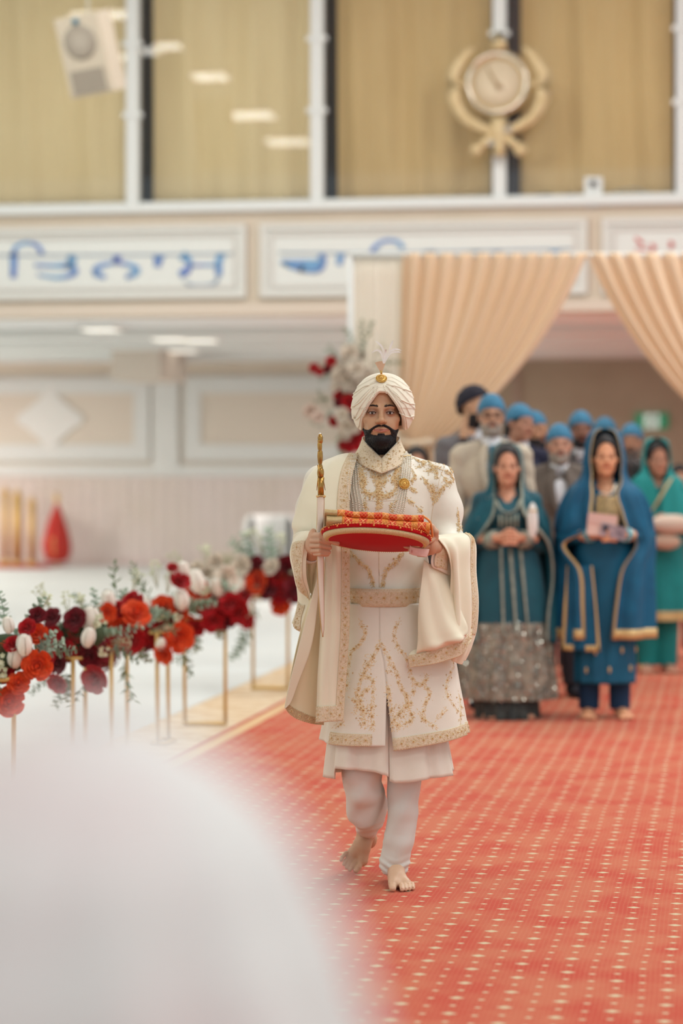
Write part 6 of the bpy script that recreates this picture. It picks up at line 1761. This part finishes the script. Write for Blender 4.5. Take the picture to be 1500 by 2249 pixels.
def base_body(e, H, eye, skin, M, arms, hands=True, feet=True, foot_x=.09, foot_yaw=8, shoulder=.82, lips=None, fy=0.0):
    parts = []
    V = xf(CH_V, M); parts.append((V, CH_F, skin_colors(V, M, skin, lips or tuple(int(x) for x in (skin[0]*.92, skin[1]*.72, skin[2]*.72)), tuple(int(x*.74) for x in skin))))
    sk = np.array(lin(skin)[:3])
    b = Blob((-.36, -.34, .0), (.36, .22, H*.90), .014)
    b.ell((0, .0, H*.73), (.125, .08, .17), .04); b.ell((0, .0, H*.55), (.13, .085, .15), .05)
    b.cone((0, .02, H*.78), (M.translation.x, M.translation.y+.03, M.translation.z-.10), .05, .05, .03)
    for s in (-1, 1):
        b.chain([(s*.155, 0, H*shoulder-.03), arms[0](s), arms[1](s)], [.042, .036, .028], .02)
        b.chain([(s*.075, 0, H*.49), (s*foot_x, .01, H*.27), (s*foot_x, .03, .10)], [.07, .05, .034], .02)
        if feet:
            b.cone((s*foot_x, .035, .09), (s*foot_x, .05, .04), .034, .036, .02); b.cone((s*foot_x, .04, .035), (s*(foot_x+.02), -.12, .026), .034, .030, .02)
    V, F = b.mesh(); V[:, 2] = np.maximum(V[:, 2], .001); parts.append((V, F, np.tile(sk, (len(V), 1))))
    if feet:
        b = Blob((-.2, -.24, -.01), (.2, -.04, .06), .0035)
        for s in (-1, 1):
            b.ell((s*(foot_x+.018), -.11, .022), (.042, .045, .020), .01)
            for k in range(5):
                x = s*(foot_x-.012+.0165*k); d = -.158+.008*k+(.004 if k == 0 else 0)
                b.cone((x, -.13, .016), (x, d-.02, .012), .011 if k else .014, .009 if k else .012, .003)
        V, F = b.mesh(); V[:, 2] = np.maximum(V[:, 2], .001); parts.append((V, F, np.tile(sk, (len(V), 1))))
    if hands is True:
        w = arms[1](1); b = Blob((-.2, w[1]-.12, w[2]-.1), (.2, w[1]+.16, w[2]+.1), .0035); hands_clasped(b, w[2]+.0, w[1]-.03)
        V, F = b.mesh(); parts.append((V, F, np.tile(sk, (len(V), 1))))
    elif hands == 'down':
        for s in (-1, 1):
            w = arms[1](s); b = Blob((w[0]-.08, w[1]-.10, w[2]-.2), (w[0]+.08, w[1]+.1, w[2]+.05), .0035)
            b.cone(w, (w[0], w[1]-.005, w[2]-.05), .026, .030, .015); b.ell((w[0], w[1]-.01, w[2]-.06), (.018, .036, .045), .012)
            for k in range(4):
                y = w[1]-.040+.021*k; b.chain([(w[0], y, w[2]-.085), (w[0]-s*.006, y, w[2]-.125), (w[0]-s*.016, y+.002, w[2]-.158+.006*abs(k-1.5))], [.0105, .0095, .008], .003)
            b.chain([(w[0], w[1]-.035, w[2]-.05), (w[0]-s*.008, w[1]-.058, w[2]-.08), (w[0]-s*.010, w[1]-.062, w[2]-.108)], [.012, .0105, .009], .004)
            V, F = b.mesh(); parts.append((V, F, np.tile(sk, (len(V), 1))))
    V, F, C = join(parts); mk('body', V, F, M_skin, e, col=C)
    # brows and eyes
    for s in (-1, 1):
        g_ = lambda x, y, z: M @ Vector((x, y, z))
        MB().tube([g_(s*.014, -.0905, .021), g_(s*.030, -.0895, .025), g_(s*.046, -.080, .020)], [.0032, .0038, .0018], 6, flat=.5).build('eyebrow', M_hair, e)
        MB().ball(g_(s*.0315, -.0835, -.001), .010, 10, 8, sc=(1.15, .7, .62), M=M.to_3x3()).build('eye', mat('eye_dark', (58, 40, 34), .3), e)
def pants(e, H, m, foot_x=.09, hem=.08, r=.075, top=.52, sock=True):
    b = Blob((-.26, -.14, hem*.5), (.26, .16, H*top+.05), .011)
    b.ell((0, 0, H*(top-.03)), (.155, .105, .10), .05)
    for s in (-1, 1): b.chain([(s*.075, 0, H*.48), (s*foot_x, .0, H*.27), (s*foot_x, .02, hem)], [.092, r, r*.86], .02)
    V, F = b.mesh(); V[:, 2] = np.maximum(V[:, 2], hem); mk('trousers', V, F, m, e)
    if sock:
        for s in (-1, 1):
            b = Blob((s*foot_x-.08, -.2, -.01), (s*foot_x+.08, .12, .14), .007)
            b.cone((s*foot_x, .035, .12), (s*foot_x, .05, .045), .041, .043, .02); b.cone((s*foot_x, .04, .042), (s*(foot_x+.02), -.13, .032), .041, .034, .02)
            V, F = b.mesh(); V[:, 2] = np.maximum(V[:, 2], .001); mk('sock', V, F, M_sock, e)
def man(px, zc, top, lab, suit, head='scarf', skin=(176, 128, 98), beard=None, bcol=M_hair, hyaw=0, hroll=0, byaw=0, tie=None, arms='down', group='guests following down the aisle', shift=0.0, glasses=False):
    xc = (px-PX0)/FPX*zc; H = CH-(top-PYH)/FPX*zc-.02; eye = H-.125
    e = empty('person', W(xc, zc, 0), YAW+math.radians(byaw), lab, 'person', group)
    M = Matrix.Translation((shift, -.015, eye)) @ yaw(math.radians(hyaw)) @ Matrix.Rotation(math.radians(hroll), 4, 'Y')
    if arms == 'down': A = (lambda s: (s*.225, .03, H*.625), lambda s: (s*.245, -.03, H*.485)); hd = 'down'
    else: A = (lambda s: (s*.235, .02, H*.63), lambda s: (s*.05, -.215, H*.60)); hd = True
    base_body(e, H, eye, skin, M, A, hd, feet=False)
    sh_z = H*.815
    ms = suit
    b = Blob((-.36, -.30, H*.44), (.36, .22, H*.90), .010)
    b.ell((0, .0, H*.735), (.185, .125, .17), .05); b.ell((0, .005, H*.60), (.165, .122, .17), .05); b.ell((0, .01, H*.505), (.175, .128, .10), .05)
    for s in (-1, 1):
        b.cone((s*.05, .02, sh_z+.035), (s*.175, .015, sh_z-.015), .05, .062, .03)
        b.chain([(s*.185, .015, sh_z-.02), A[0](s), A[1](s)], [.068, .060, .046], .018)
    b.cone((0, -.03, H*.87), (0, .0, H*.83), .062, .062, .006, '-')
    b.ell((0, -.160, H*.775), (.062, .085, .15), .004, '-'); b.ell((0, -.15, H*.47), (.03, .08, .09), .01, '-')
    X_, Y_, Z_ = b.xyz((slice(None),)*3); b.F += (.003*np.sin(Z_*60+X_*24)*np.exp(-((np.abs(X_)-.22)/.06)**2)).astype(np.float32)
    V, F = b.mesh(); jk = mk('jacket', V, F, ms, e)
    b = Blob((-.16, -.16, H*.62), (.16, .12, H*.89), .009)
    b.ell((0, .002, H*.74), (.15, .115, .15), .03); b.cone((0, .022, H*.80), (0, .005, H*.856), .066, .060, .02)
    for s in (-1, 1): b.cone((s*.012, -.068, H*.838), (s*.05, -.055, H*.825), .012, .014, .008)
    V, F = b.mesh(); mk('shirt', V, F, M_shirt, e)
    if tie is not None:
        MB().tube([(0, -.085, H*.838), (0, -.112, H*.81), (0, -.128, H*.75), (0, -.13, H*.68)], [.012, .018, .026, .03], 8, flat=.35).build('necktie', tie, e)
    for s in (-1, 1):
        rows = [[(s*.055, -.075, H*.845), (s*.030, -.10, H*.84)], [(s*.085, -.11, H*.79), (s*.038, -.128, H*.78)], [(s*.06, -.135, H*.72), (s*.02, -.138, H*.70)], [(s*.012, -.135, H*.655), (s*.006, -.136, H*.65)]]
        sheet('lapel', sheet_grid([[tuple(p) for p in r] for r in rows], 14, 5), ms, e, .006)
    pants(e, H, mat('trouser_dark', (46, 44, 52), .85) if suit is not M_beige else M_beige)
    if beard: put_mesh('beard', BEARD[beard], M, bcol, e)
    if head != 'turban': put_mesh('hair', HAIR, M @ Matrix.Scale(.985, 4), bcol, e)
    if head == 'scarf':
        dome('head_cloth', M, M_scarf, e)
        MB().ball(M @ Vector((0, .118, -.02)), .02, 10, 8).tube([M @ Vector((0, .12, -.02)), M @ Vector((.02, .135, -.08)), M @ Vector((.03, .12, -.14))], [.012, .02, .008], 8, flat=.4).build('scarf_knot', M_scarf, e)
    elif head == 'turban':
        dome('turban', M @ Matrix.Rotation(math.radians(-7), 4, 'X'), M_navy, e, .099, .116, .124, .058, -.045, pleats=9, bulge=.04)
    if glasses:
        mb = MB(); g_ = lambda x, y, z: M @ Vector((x, y, z))
        for s in (-1, 1):
            mb.tube([g_(s*.033+.021*math.cos(a), -.104, -.001+.016*math.sin(a)) for a in np.linspace(0, 2*PI, 17)], .0022, 5, cap=False)
            mb.tube([g_(s*.053, -.103, .004), g_(s*.078, -.04, .004), g_(s*.080, .02, .0)], .002, 5)
        mb.tube([g_(-.012, -.106, .003), g_(.012, -.106, .003)], .002, 5); mb.build('eyeglasses', M_hair, e)
    return e, H
M_beige = mat('beige_suit', (196, 184, 164), .85, bump=.2, bscale=300); M_grey = mat('grey_suit', (108, 106, 108), .85, bump=.2, bscale=300); M_charc = mat('charcoal_suit', (78, 72, 72), .85, bump=.2, bscale=300)
M_brown = mat('brown_suit', (104, 94, 86), .85); M_navys = mat('navy_suit', (34, 36, 58), .85); M_teal_tie = mat('teal_tie', (28, 104, 128), .5)
M_greyb = mat('grey_beard', (150, 142, 132), .8); M_saltb = mat('salt_beard', (110, 100, 94), .8)
man(1079, 14.75, 860, 'tall man in a beige suit with glasses, teal tie and blue head cloth', M_beige, 'scarf', (186, 140, 112), 'short', M_greyb, tie=M_teal_tie, glasses=True)
man(1042, 15.5, 843, 'man in a dark grey suit and black turban, face turned to the right', M_grey, 'turban', (196, 152, 120), 'short', hyaw=52, hroll=10, byaw=8)
man(1141, 16.05, 882, 'man in a blue head cloth just behind the beige suited man', M_navys, 'scarf', (178, 128, 104), None, hyaw=40, hroll=8)
e4, _ = man(1172, 16.4, 898, 'bearded man in a blue head cloth with a yellow scarf, head turned right', M_navys, 'scarf', (186, 136, 104), 'full', hyaw=42, hroll=6)
MB().tube([(.02, -.10, 1.60), (.06, -.13, 1.50), (.07, -.14, 1.36)], [.02, .03, .03], 8, flat=.4).build('yellow_scarf', mat('yellow_cloth', (222, 168, 40), .8), e4)
man(1228, 15.4, 926, 'grey bearded man in a grey suit between the two front women', M_brown, 'scarf', (190, 140, 116), 'short', M_greyb)
man(1275, 16.8, 898, 'dark skinned man with dark beard behind the grey bearded man', M_charc, 'scarf', (140, 96, 76), 'short')
man(1328, 17.4, 912, 'man whose forehead shows above the blue dupatta of the right woman', M_charc, 'scarf', (206, 150, 134), None)
e8, H8 = man(1386, 17.9, 926, 'man in a charcoal suit with a white corsage, right of the blue dupatta', M_charc, 'scarf', (184, 134, 106), 'short', M_saltb, hyaw=-12)
mb = MB()
for k in range(7): mb.ball((-.085+.026*math.cos(k*1.05)*(k > 0), -.15, H8*.77+.026*math.sin(k*1.05)*(k > 0)), .018, 8, 6)
mb.build('corsage', mat('corsage_white', (232, 228, 218), .7), e8)

# ---- women
def cloak(name, rows, m, parent, nu=120, nv=70, fold=.008, nf=17, trim=None, tw=3, hem=False, seed=0.0):
    """dupatta wrapped from behind: rows (z, rx, ry_front, ry_back, cy, open_left_deg, open_right_deg)"""
    R = cr(np.array(rows, float), nv); G = np.zeros((nv, nu, 3))
    for i in range(nv):
        z, rx, rf, rb, cy, oL, oR = R[i]; v = i/(nv-1)
        th = np.linspace(math.radians(oR), 2*PI-math.radians(oL), nu); u = np.linspace(0, 1, nu)
        r = 1+(fold*smoothstep(.1, .6, v)*(np.sin(u*nf*2*PI+seed+2*v)+.5*np.sin(u*nf*3.3*PI+seed*2)))/max(rx, .05)
        c = np.cos(th); ry = np.where(c > 0, rf, rb)
        G[i, :, 0] = rx*r*np.sin(th); G[i, :, 1] = cy-ry*r*c; G[i, :, 2] = z
    o = sheet(name, G, m, parent, .002)
    if trim:
        n = normals(G); sgn = 1 if (n[:, :, 1]*(G[:, :, 1]-0)).mean() > 0 else -1
        for sl in (slice(0, tw), slice(-tw, None)):
            sheet('gold_trim', G[:, sl]+n[:, sl]*.004*sgn, trim, o, .002); sheet('gold_trim', G[:, sl]-n[:, sl]*.004*sgn, trim, o, .002)
        if hem:
            for sl in (slice(0, nu//3), slice(-nu//3, None)): sheet('gold_trim', G[-3:, sl]+n[-3:, sl]*.004*sgn, trim, o, .002)
    return o, G
def dress(name, rows, m, parent, nf=18, fold=.006, nv=60, nu=140, v0=.3):
    R = cr(np.array(rows, float), nv); th = np.linspace(0, 2*PI, nu, endpoint=False); G = np.zeros((nv, nu, 3))
    for i in range(nv):
        z, rx, ry, cy = R[i]; v = i/(nv-1); r = 1+fold*smoothstep(v0, 1, v)*(np.sin(th*nf)+.4*np.sin(th*(nf*2+3)+1))/max(rx, .05)
        G[i, :, 0] = rx*r*np.sin(th); G[i, :, 1] = cy-ry*r*np.cos(th); G[i, :, 2] = z
    return sheet(name, G, m, parent, .002, wrap=True), G
def bodice(e, H, m, A, sleeve=1.0, name='bodice', neck=.0):
    b = Blob((-.34, -.32, H*.50), (.34, .2, H*.88), .010)
    b.ell((0, .0, H*.735), (.155, .118, .14), .05); b.ell((0, -.04, H*.735), (.12, .10, .06), .03); b.ell((0, .0, H*.62), (.14, .108, .14), .05)
    for s in (-1, 1):
        b.cone((s*.05, .015, H*.825), (s*.15, .01, H*.80), .035, .048, .03)
        w = np.array(A[1](s)); el = np.array(A[0](s)); end = el+(w-el)*sleeve
        b.chain([(s*.155, .01, H*.795), tuple(el), tuple(end)], [.052, .048, .042], .018)
    b.ell((0, -.12, H*.84), (.062, .10, .075+neck), .006, '-')
    V, F = b.mesh(); return mk(name, V, F, m, e)
def woman(px, zc, top, lab, skin, group='guests following down the aisle', hyaw=0, wr=(.05, -.20, .655), fx=.09, sleeve=1.0, m=None, neck=0.0, eb=(.21, .0, .62)):
    xc = (px-PX0)/FPX*zc; H = CH-(top-PYH)/FPX*zc-.015; eye = H-.122
    e = empty('person', W(xc, zc, 0), YAW, lab, 'person', group)
    M = Matrix.Translation((0, -.02, eye)) @ yaw(math.radians(hyaw)) @ Matrix.Scale(.95, 4)
    A = (lambda s: (s*eb[0], eb[1], H*eb[2]), lambda s: (s*wr[0], wr[1], H*wr[2]))
    base_body(e, H, eye, skin, M, A, True, feet=True, foot_x=fx)
    put_mesh('hair', HAIR, M @ Matrix.Scale(1.03, 4), M_hair, e)
    bodice(e, H, m, A, sleeve, neck=neck)
    return e, H, M, A
# left woman, teal and silver
M_teal = mat('teal_cloth', (12, 84, 98), .65, c2=(8, 66, 80), nscale=6, sheen=.1); M_teal2 = mat('teal_sheer', (14, 90, 104), .7, c2=(9, 72, 86), nscale=9)
M_silver = mat('silver_lace', (168, 172, 156), .5, metal=.25, c2=(120, 128, 118), nscale=45); M_seq = mat('sequin_silver', (214, 212, 200), .12, metal=.95)
e, H, M, A = woman(1113, 14.16, 973, 'woman in a teal dress with a silver sequinned skirt and hands clasped', (206, 150, 120), wr=(.045, -.19, .665), m=M_teal, sleeve=.80, neck=.02, eb=(.20, -.0, .635))
z_ = lambda py: (1575-py)/375
CX = (1122-1113)/375
dress('lehenga', [(z_(1150), .135, .11, 0), (z_(1210), .18, .14, 0), (z_(1300), .225, .175, 0), (z_(1400), .255, .20, 0), (z_(1480), .275, .22, 0), (z_(1530), .285, .225, 0)], M_teal, e, 16, .012)
_, Gl = dress('sequin_hem', [(z_(1365), .250, .198, 0), (z_(1420), .264, .21, 0), (z_(1480), .280, .225, 0), (z_(1532), .290, .23, 0)], mat('sequin_cloth', (164, 158, 140), .5, metal=.2, c2=(72, 74, 68), nscale=16, contrast=.6), e, 16, .012, v0=-.5)
dress('under_skirt', [(z_(1500), .20, .17, 0), (z_(1545), .188, .19, -.01), (.004, .180, .20, -.01)], mat('under_black', (34, 40, 42), .7, c2=(70, 76, 72), nscale=40), e, 14, .01)
def sequins(e, G, n, r, f=None, sh=.006):
    V = []; F = []; N = normals(G)
    for _ in range(n):
        i = random.randrange(G.shape[0]); j = random.randrange(G.shape[1])
        if f and not f(G[i, j]): continue
        p = Vector(G[i, j])+Vector((random.gauss(0, .004), 0, random.gauss(0, .004))); nn = Vector(N[i, j]); nn = nn if nn.dot(Vector((p.x, p.y, 0))) > 0 else -nn
        nn = (nn+Vector((random.gauss(0, .35), random.gauss(0, .35), random.gauss(0, .35)))).normalized(); t = nn.orthogonal().normalized(); b2 = nn.cross(t); p += nn*sh; k = len(V)
        rr = r*random.uniform(.6, 1.3)
        V += [p+(t*math.cos(a)+b2*math.sin(a))*rr for a in (0, 1.05, 2.09, 3.14, 4.19, 5.24)]; F.append(tuple(range(k, k+6)))
    o = mk('sequins', V, F, M_seq, e, False); o['kind'] = 'stuff'; return o
sequins(e, Gl, 6500, .0032, None, .003)
for (x0, x1, w) in ((.01, .045, .011), (.07, .115, .011), (-.045, -.03, .008)):
    P = []
    for py in np.linspace(1200, 1400, 12):
        t = (py-1200)/200; x = x0+(x1-x0)*t; a = np.interp(py, [1150, 1210, 1300, 1400], [.135, .18, .225, .255]); b_ = a*.78
        P.append(Vector((x, -b_*math.sqrt(max(0, 1-(x/a)**2))-.012, z_(py))))
    MB().tube(P, w, 8, flat=.4).build('silver_braid', M_silver, e)
_, Gd_ = cloak('dupatta', [(z_(971), .03, .02, .03, .075, 30, 30), (z_(976), .060, .03, .06, .065, 40, 40), (z_(992), .088, .05, .10, .045, 50, 50), (z_(1030), .099, .065, .12, .03, 54, 54), (z_(1070), .106, .085, .13, .02, 44, 42),
     (z_(1100), .17, .13, .14, .02, 24, 22), (z_(1130), .215, .16, .16, .02, 22, 22), (z_(1165), .245, .19, .17, .02, 34, 40), (z_(1200), .26, .19, .18, .02, 50, 58), (z_(1260), .27, .20, .2, .02, 52, 64), (z_(1340), .272, .22, .22, .02, 44, 52), (z_(1410), .282, .235, .24, .02, 36, 46)],
     M_teal2, e, fold=.018, nf=9, trim=M_silver, tw=3)
sequins(e, Gd_, 420, .0032, None, .004)
for s in (-1, 1):
    w = Vector(A[1](s)); el = Vector(A[0](s)); c = el+(w-el)*.74
    MB().tube([c+(el-w)*.16, c, c+(w-el)*.12], [.054, .056, .05], 14).build('silver_cuff', M_silver, e)
MB().tube([(-.07, -.135, H*.80), (-.045, -.15, H*.765), (0, -.158, H*.752), (.045, -.15, H*.765), (.07, -.135, H*.80)], .012, 8, flat=.5).build('neck_lace', M_silver, e)
for k in range(5):
    x = -.05+.025*k; MB().tube([(x, -.15, H*.75), (x, -.152, H*.70)], .007, 6, flat=.4).build('silver_braid', M_silver, e)
cl = empty('clutch_bag', e.location, YAW, 'tall white clutch bag under the arm of the teal dressed woman', 'bag')
MB().ball(((1163-1113)/375, -.22, z_(1142)), .05, 16, 12, sc=(.62, .4, 2.1)).build('bag_body', mat('clutch_white', (228, 226, 220), .5), cl)
MB().tube([((1163-1113)/375-.03, -.235, z_(1120)), ((1163-1113)/375+.03, -.235, z_(1120))], .004, 6).build('clasp', M_gold, cl)
# right woman, royal blue with gold
M_blue2 = mat('blue_cloth', (2, 94, 126), .65, c2=(1, 78, 108), nscale=7); M_blue3 = mat('blue_sheer', (2, 94, 130), .65, c2=(1, 78, 112), nscale=9); M_gt = mat('gold_ribbon', (206, 176, 122), .5, metal=.2)
e, H, M, A = woman(1328, 14.16, 952, 'woman in royal blue with gold trimmed dupatta holding a pink clutch', (216, 156, 118), wr=(.06, -.20, .655), m=M_blue2, sleeve=.42, neck=.035, fx=.09, eb=(.235, -.01, .64))
dress('kameez', [(z_(1150), .14, .115, 0), (z_(1210), .175, .14, 0), (z_(1300), .185, .15, 0), (z_(1400), .18, .15, 0), (z_(1498), .178, .15, 0)], M_blue2, e, 12, .006)
pants(e, H, mat('deep_blue', (16, 52, 84), .8), foot_x=.09, hem=.05, r=.07, sock=False)
for (px, py) in ((1302, 1428), (1360, 1424), (1394, 1424), (1283, 1468), (1332, 1466), (1380, 1464), (1407, 1464)):
    x = (px-1328)/375; z = z_(py); y = -.15*math.sqrt(max(0, 1-(x/.185)**2))-.012
    MB().ball((x, y, z), .013, 8, 6, sc=(.6, .3, 1.5)).build('gold_motif', M_gt, e)
_, Gd2 = cloak('dupatta', [(z_(941), .03, .03, .03, .02, 30, 30), (z_(947), .08, .06, .09, .02, 38, 38), (z_(965), .105, .085, .13, .02, 42, 42), (z_(1005), .118, .095, .135, .02, 44, 46), (z_(1045), .122, .10, .135, .02, 36, 40),
     (z_(1080), .20, .14, .15, .02, 22, 14), (z_(1120), .245, .165, .16, .02, 20, 16), (z_(1160), .265, .185, .17, .02, 18, 22), (z_(1195), .275, .19, .18, .02, 56, 34), (z_(1250), .262, .20, .19, .02, 34, 16), (z_(1330), .268, .215, .2, .02, 30, 8), (z_(1400), .272, .22, .21, .02, 28, 4)],
     M_blue3, e, fold=.024, nf=8, trim=M_gt, tw=2, hem=True, seed=1.0)
_, Gd3 = cloak('dupatta_end', [(z_(1240), .262, .205, .19, .02, 20, 300), (z_(1330), .275, .22, .2, .02, 14, 300), (z_(1425), .29, .235, .2, .02, 10, 300)], M_blue3, e, nu=60, nv=30, nf=7, trim=M_gt, tw=4, hem=True)
MB().tube([(-.05, -.125, H*.735+.09), (-.03, -.14, H*.80), (0, -.148, H*.792), (.03, -.14, H*.80), (.05, -.12, H*.83)], .010, 8, flat=.6).build('necklace', mat('necklace', (220, 210, 190), .3, metal=.5), e)
rows = [[(-.06, -.135, H*.79), (0, -.158, H*.785), (.06, -.135, H*.79)], [(-.07, -.15, H*.72), (0, -.178, H*.72), (.07, -.15, H*.72)], [(-.06, -.125, H*.64), (0, -.14, H*.64), (.06, -.125, H*.64)]]
sheet('gold_yoke', sheet_grid(rows, 20, 16), mat('yoke_gold', (188, 158, 106), .5, metal=.2, c2=(120, 110, 84), nscale=60), e, .003)
M_bang = mat('aqua_bangle', (110, 190, 206), .3)
for s in (-1, 1):
    w = Vector(A[1](s)); el = Vector(A[0](s)); d = (w-el).normalized()
    for k in range(3):
        c = el+(w-el)*(.80-.07*k)+Vector((0, -.0, .0)); q = d.to_track_quat('Z', 'Y').to_matrix()
        MB().tube([c+q @ Vector((.038*math.cos(a), .038*math.sin(a), 0)) for a in np.linspace(0, 2*PI, 19)], .0065, 6, cap=False).build('bangle', M_bang if k < 2 else M_seq, e)
cb_ = empty('clutch_bag', e.location, YAW, 'pale pink clutch bag held by the woman in royal blue', 'bag')
MB().box(((1312-1328)/375, -.245, z_(1152)), (.165, .035, .12), Matrix.Rotation(.12, 3, 'Y')).build('bag_body', mat('clutch_pink', (226, 196, 184), .6), cb_, False)
MB().box(((1312-1328)/375, -.264, z_(1138)), (.165, .008, .06), Matrix.Rotation(.12, 3, 'Y')).build('flap', mat('clutch_flap', (216, 182, 172), .6), cb_, False)
ph_ = empty('mobile_phone', e.location, YAW, 'phone in a patterned case held against the pink clutch', 'phone')
MB().box(((1335-1328)/375, -.275, z_(1165)), (.15, .01, .075), Matrix.Rotation(.22, 3, 'Y')).build('phone_case', mat('phone_case', (120, 110, 120), .4, c2=(190, 170, 175), nscale=20), ph_, False)
MB().box(((1318-1328)/375, -.282, z_(1157)), (.03, .006, .03), Matrix.Rotation(.22, 3, 'Y')).build('camera_bump', mat('phone_dark', (50, 52, 64), .3), ph_, False)
# woman in turquoise at the right edge
M_turq = mat('turquoise_cloth', (20, 142, 142), .7, c2=(14, 124, 126), nscale=7); M_turq2 = mat('turquoise_scarf', (38, 160, 160), .7)
e, H, M, A = woman(1443, 17.27, 968, 'woman in turquoise with a cream bag, last figure before the right edge', (204, 154, 128), wr=(.06, -.19, .66), m=M_turq, sleeve=.8, fx=.07, hyaw=6)
zt3 = lambda py: (1475-py)/307
dress('kameez', [(zt3(1130), .15, .12, 0), (zt3(1200), .19, .15, 0), (zt3(1280), .22, .17, 0), (zt3(1358), .25, .19, 0)], M_turq, e, 10, .008)
dress('gold_hem', [(zt3(1340), .247, .192, 0), (zt3(1360), .256, .198, 0)], M_gt, e, 10, .008, v0=-1)
pants(e, H, M_turq, foot_x=.07, hem=.05, r=.09, sock=False)
cloak('headscarf', [(zt3(962), .03, .03, .03, .02, 30, 30), (zt3(968), .075, .05, .09, .02, 40, 40), (zt3(985), .092, .07, .125, .02, 62, 62), (zt3(1010), .10, .08, .13, .02, 60, 60), (zt3(1035), .105, .09, .13, .02, 40, 40), (zt3(1060), .18, .13, .14, .02, 10, 10), (zt3(1110), .235, .165, .16, .02, 2, 2), (zt3(1160), .25, .18, .16, .02, 2, 2)],
      M_turq2, e, nf=9)
MB().tube([(.08, -.18, zt3(1050)), (.0, -.2, zt3(1090)), (-.1, -.2, zt3(1140))], [.02, .028, .024], 8, flat=.3).build('gold_trim', M_gt, e)
cb_ = empty('shoulder_bag', e.location, YAW, 'cream bag carried across the front of the turquoise dress', 'bag')
MB().ball((.07, -.26, zt3(1150)), .1, 16, 10, sc=(1.6, .6, .7)).build('bag_body', mat('bag_cream', (222, 200, 182), .7), cb_)
MB().ball((.03, -.255, zt3(1188)), .08, 16, 10, sc=(1.3, .5, .7)).build('bag_pouch', mat('bag_tan', (202, 172, 150), .7), cb_)
# two dark-haired people mostly hidden
def hidden(px, zc, top, lab, m):
    xc = (px-PX0)/FPX*zc; H = CH-(top-PYH)/FPX*zc; e = empty('person', W(xc, zc, 0), YAW, lab, 'person', 'guests following down the aisle')
    M = Matrix.Translation((0, -.015, H-.13)); A = (lambda s: (s*.22, .03, H*.625), lambda s: (s*.24, -.03, H*.485))
    base_body(e, H, H-.13, (190, 140, 112), M, A, 'down', feet=True); put_mesh('hair', HAIR, M @ Matrix.Scale(1.05, 4), M_hair, e)
    bodice(e, H, m, A, .9); dress('kameez', [(H*.66, .14, .11, 0), (H*.5, .19, .14, 0), (H*.27, .22, .16, 0)], m, e); pants(e, H, m, sock=False)
hidden(915, 16.4, 982, 'dark haired person hidden behind the groom\'s shoulder', M_charc)
hidden(1492, 18.4, 1022, 'dark haired person far behind at the right edge', M_charc)
# ================================================================ FOREGROUND PERSON, far out of focus
FZ = 1.30
fg = empty('person', W((250-PX0)/FPX*FZ, FZ, 0), YAW+PI*.9, 'blurred person in a white and pale pink headscarf filling the lower left foreground', 'person')
fh = 1.352
M = Matrix.Translation((0, -.01, fh-.20)) @ Matrix.Scale(.92, 4)
A = (lambda s: (s*.2, .02, fh*.62), lambda s: (s*.05, -.19, fh*.6))
base_body(fg, fh, fh-.20, (214, 176, 156), M, A, True, feet=True, foot_x=.08)
put_mesh('hair', HAIR, M, M_hair, fg)
M_fgw = mat('foreground_white', (222, 222, 219), .8, c2=(222, 210, 208), nscale=7, contrast=.35)
bodice(fg, fh, M_fgw, A, .95)
dress('gown', [(fh*.62, .15, .12, 0), (fh*.45, .21, .17, 0), (.01, .30, .26, 0)], M_fgw, fg, 14, .01)
cloak('headscarf', [(1.350, .02, .02, .02, .02, 20, 20), (1.340, .038, .038, .045, .02, 22, 22), (1.321, .068, .068, .08, .02, 25, 25), (1.300, .092, .084, .105, .02, 30, 30), (1.274, .110, .1, .13, .02, 34, 34), (1.248, .121, .108, .14, .02, 34, 34), (1.226, .132, .114, .15, .02, 34, 34),
     (1.166, .154, .13, .165, .02, 30, 30), (1.10, .185, .15, .19, .02, 20, 20), (1.0, .235, .17, .21, .02, 10, 10), (.8, .26, .2, .23, .02, 8, 8), (.6, .28, .22, .25, .02, 8, 8)], M_fgw, fg, fold=.005, nf=10)
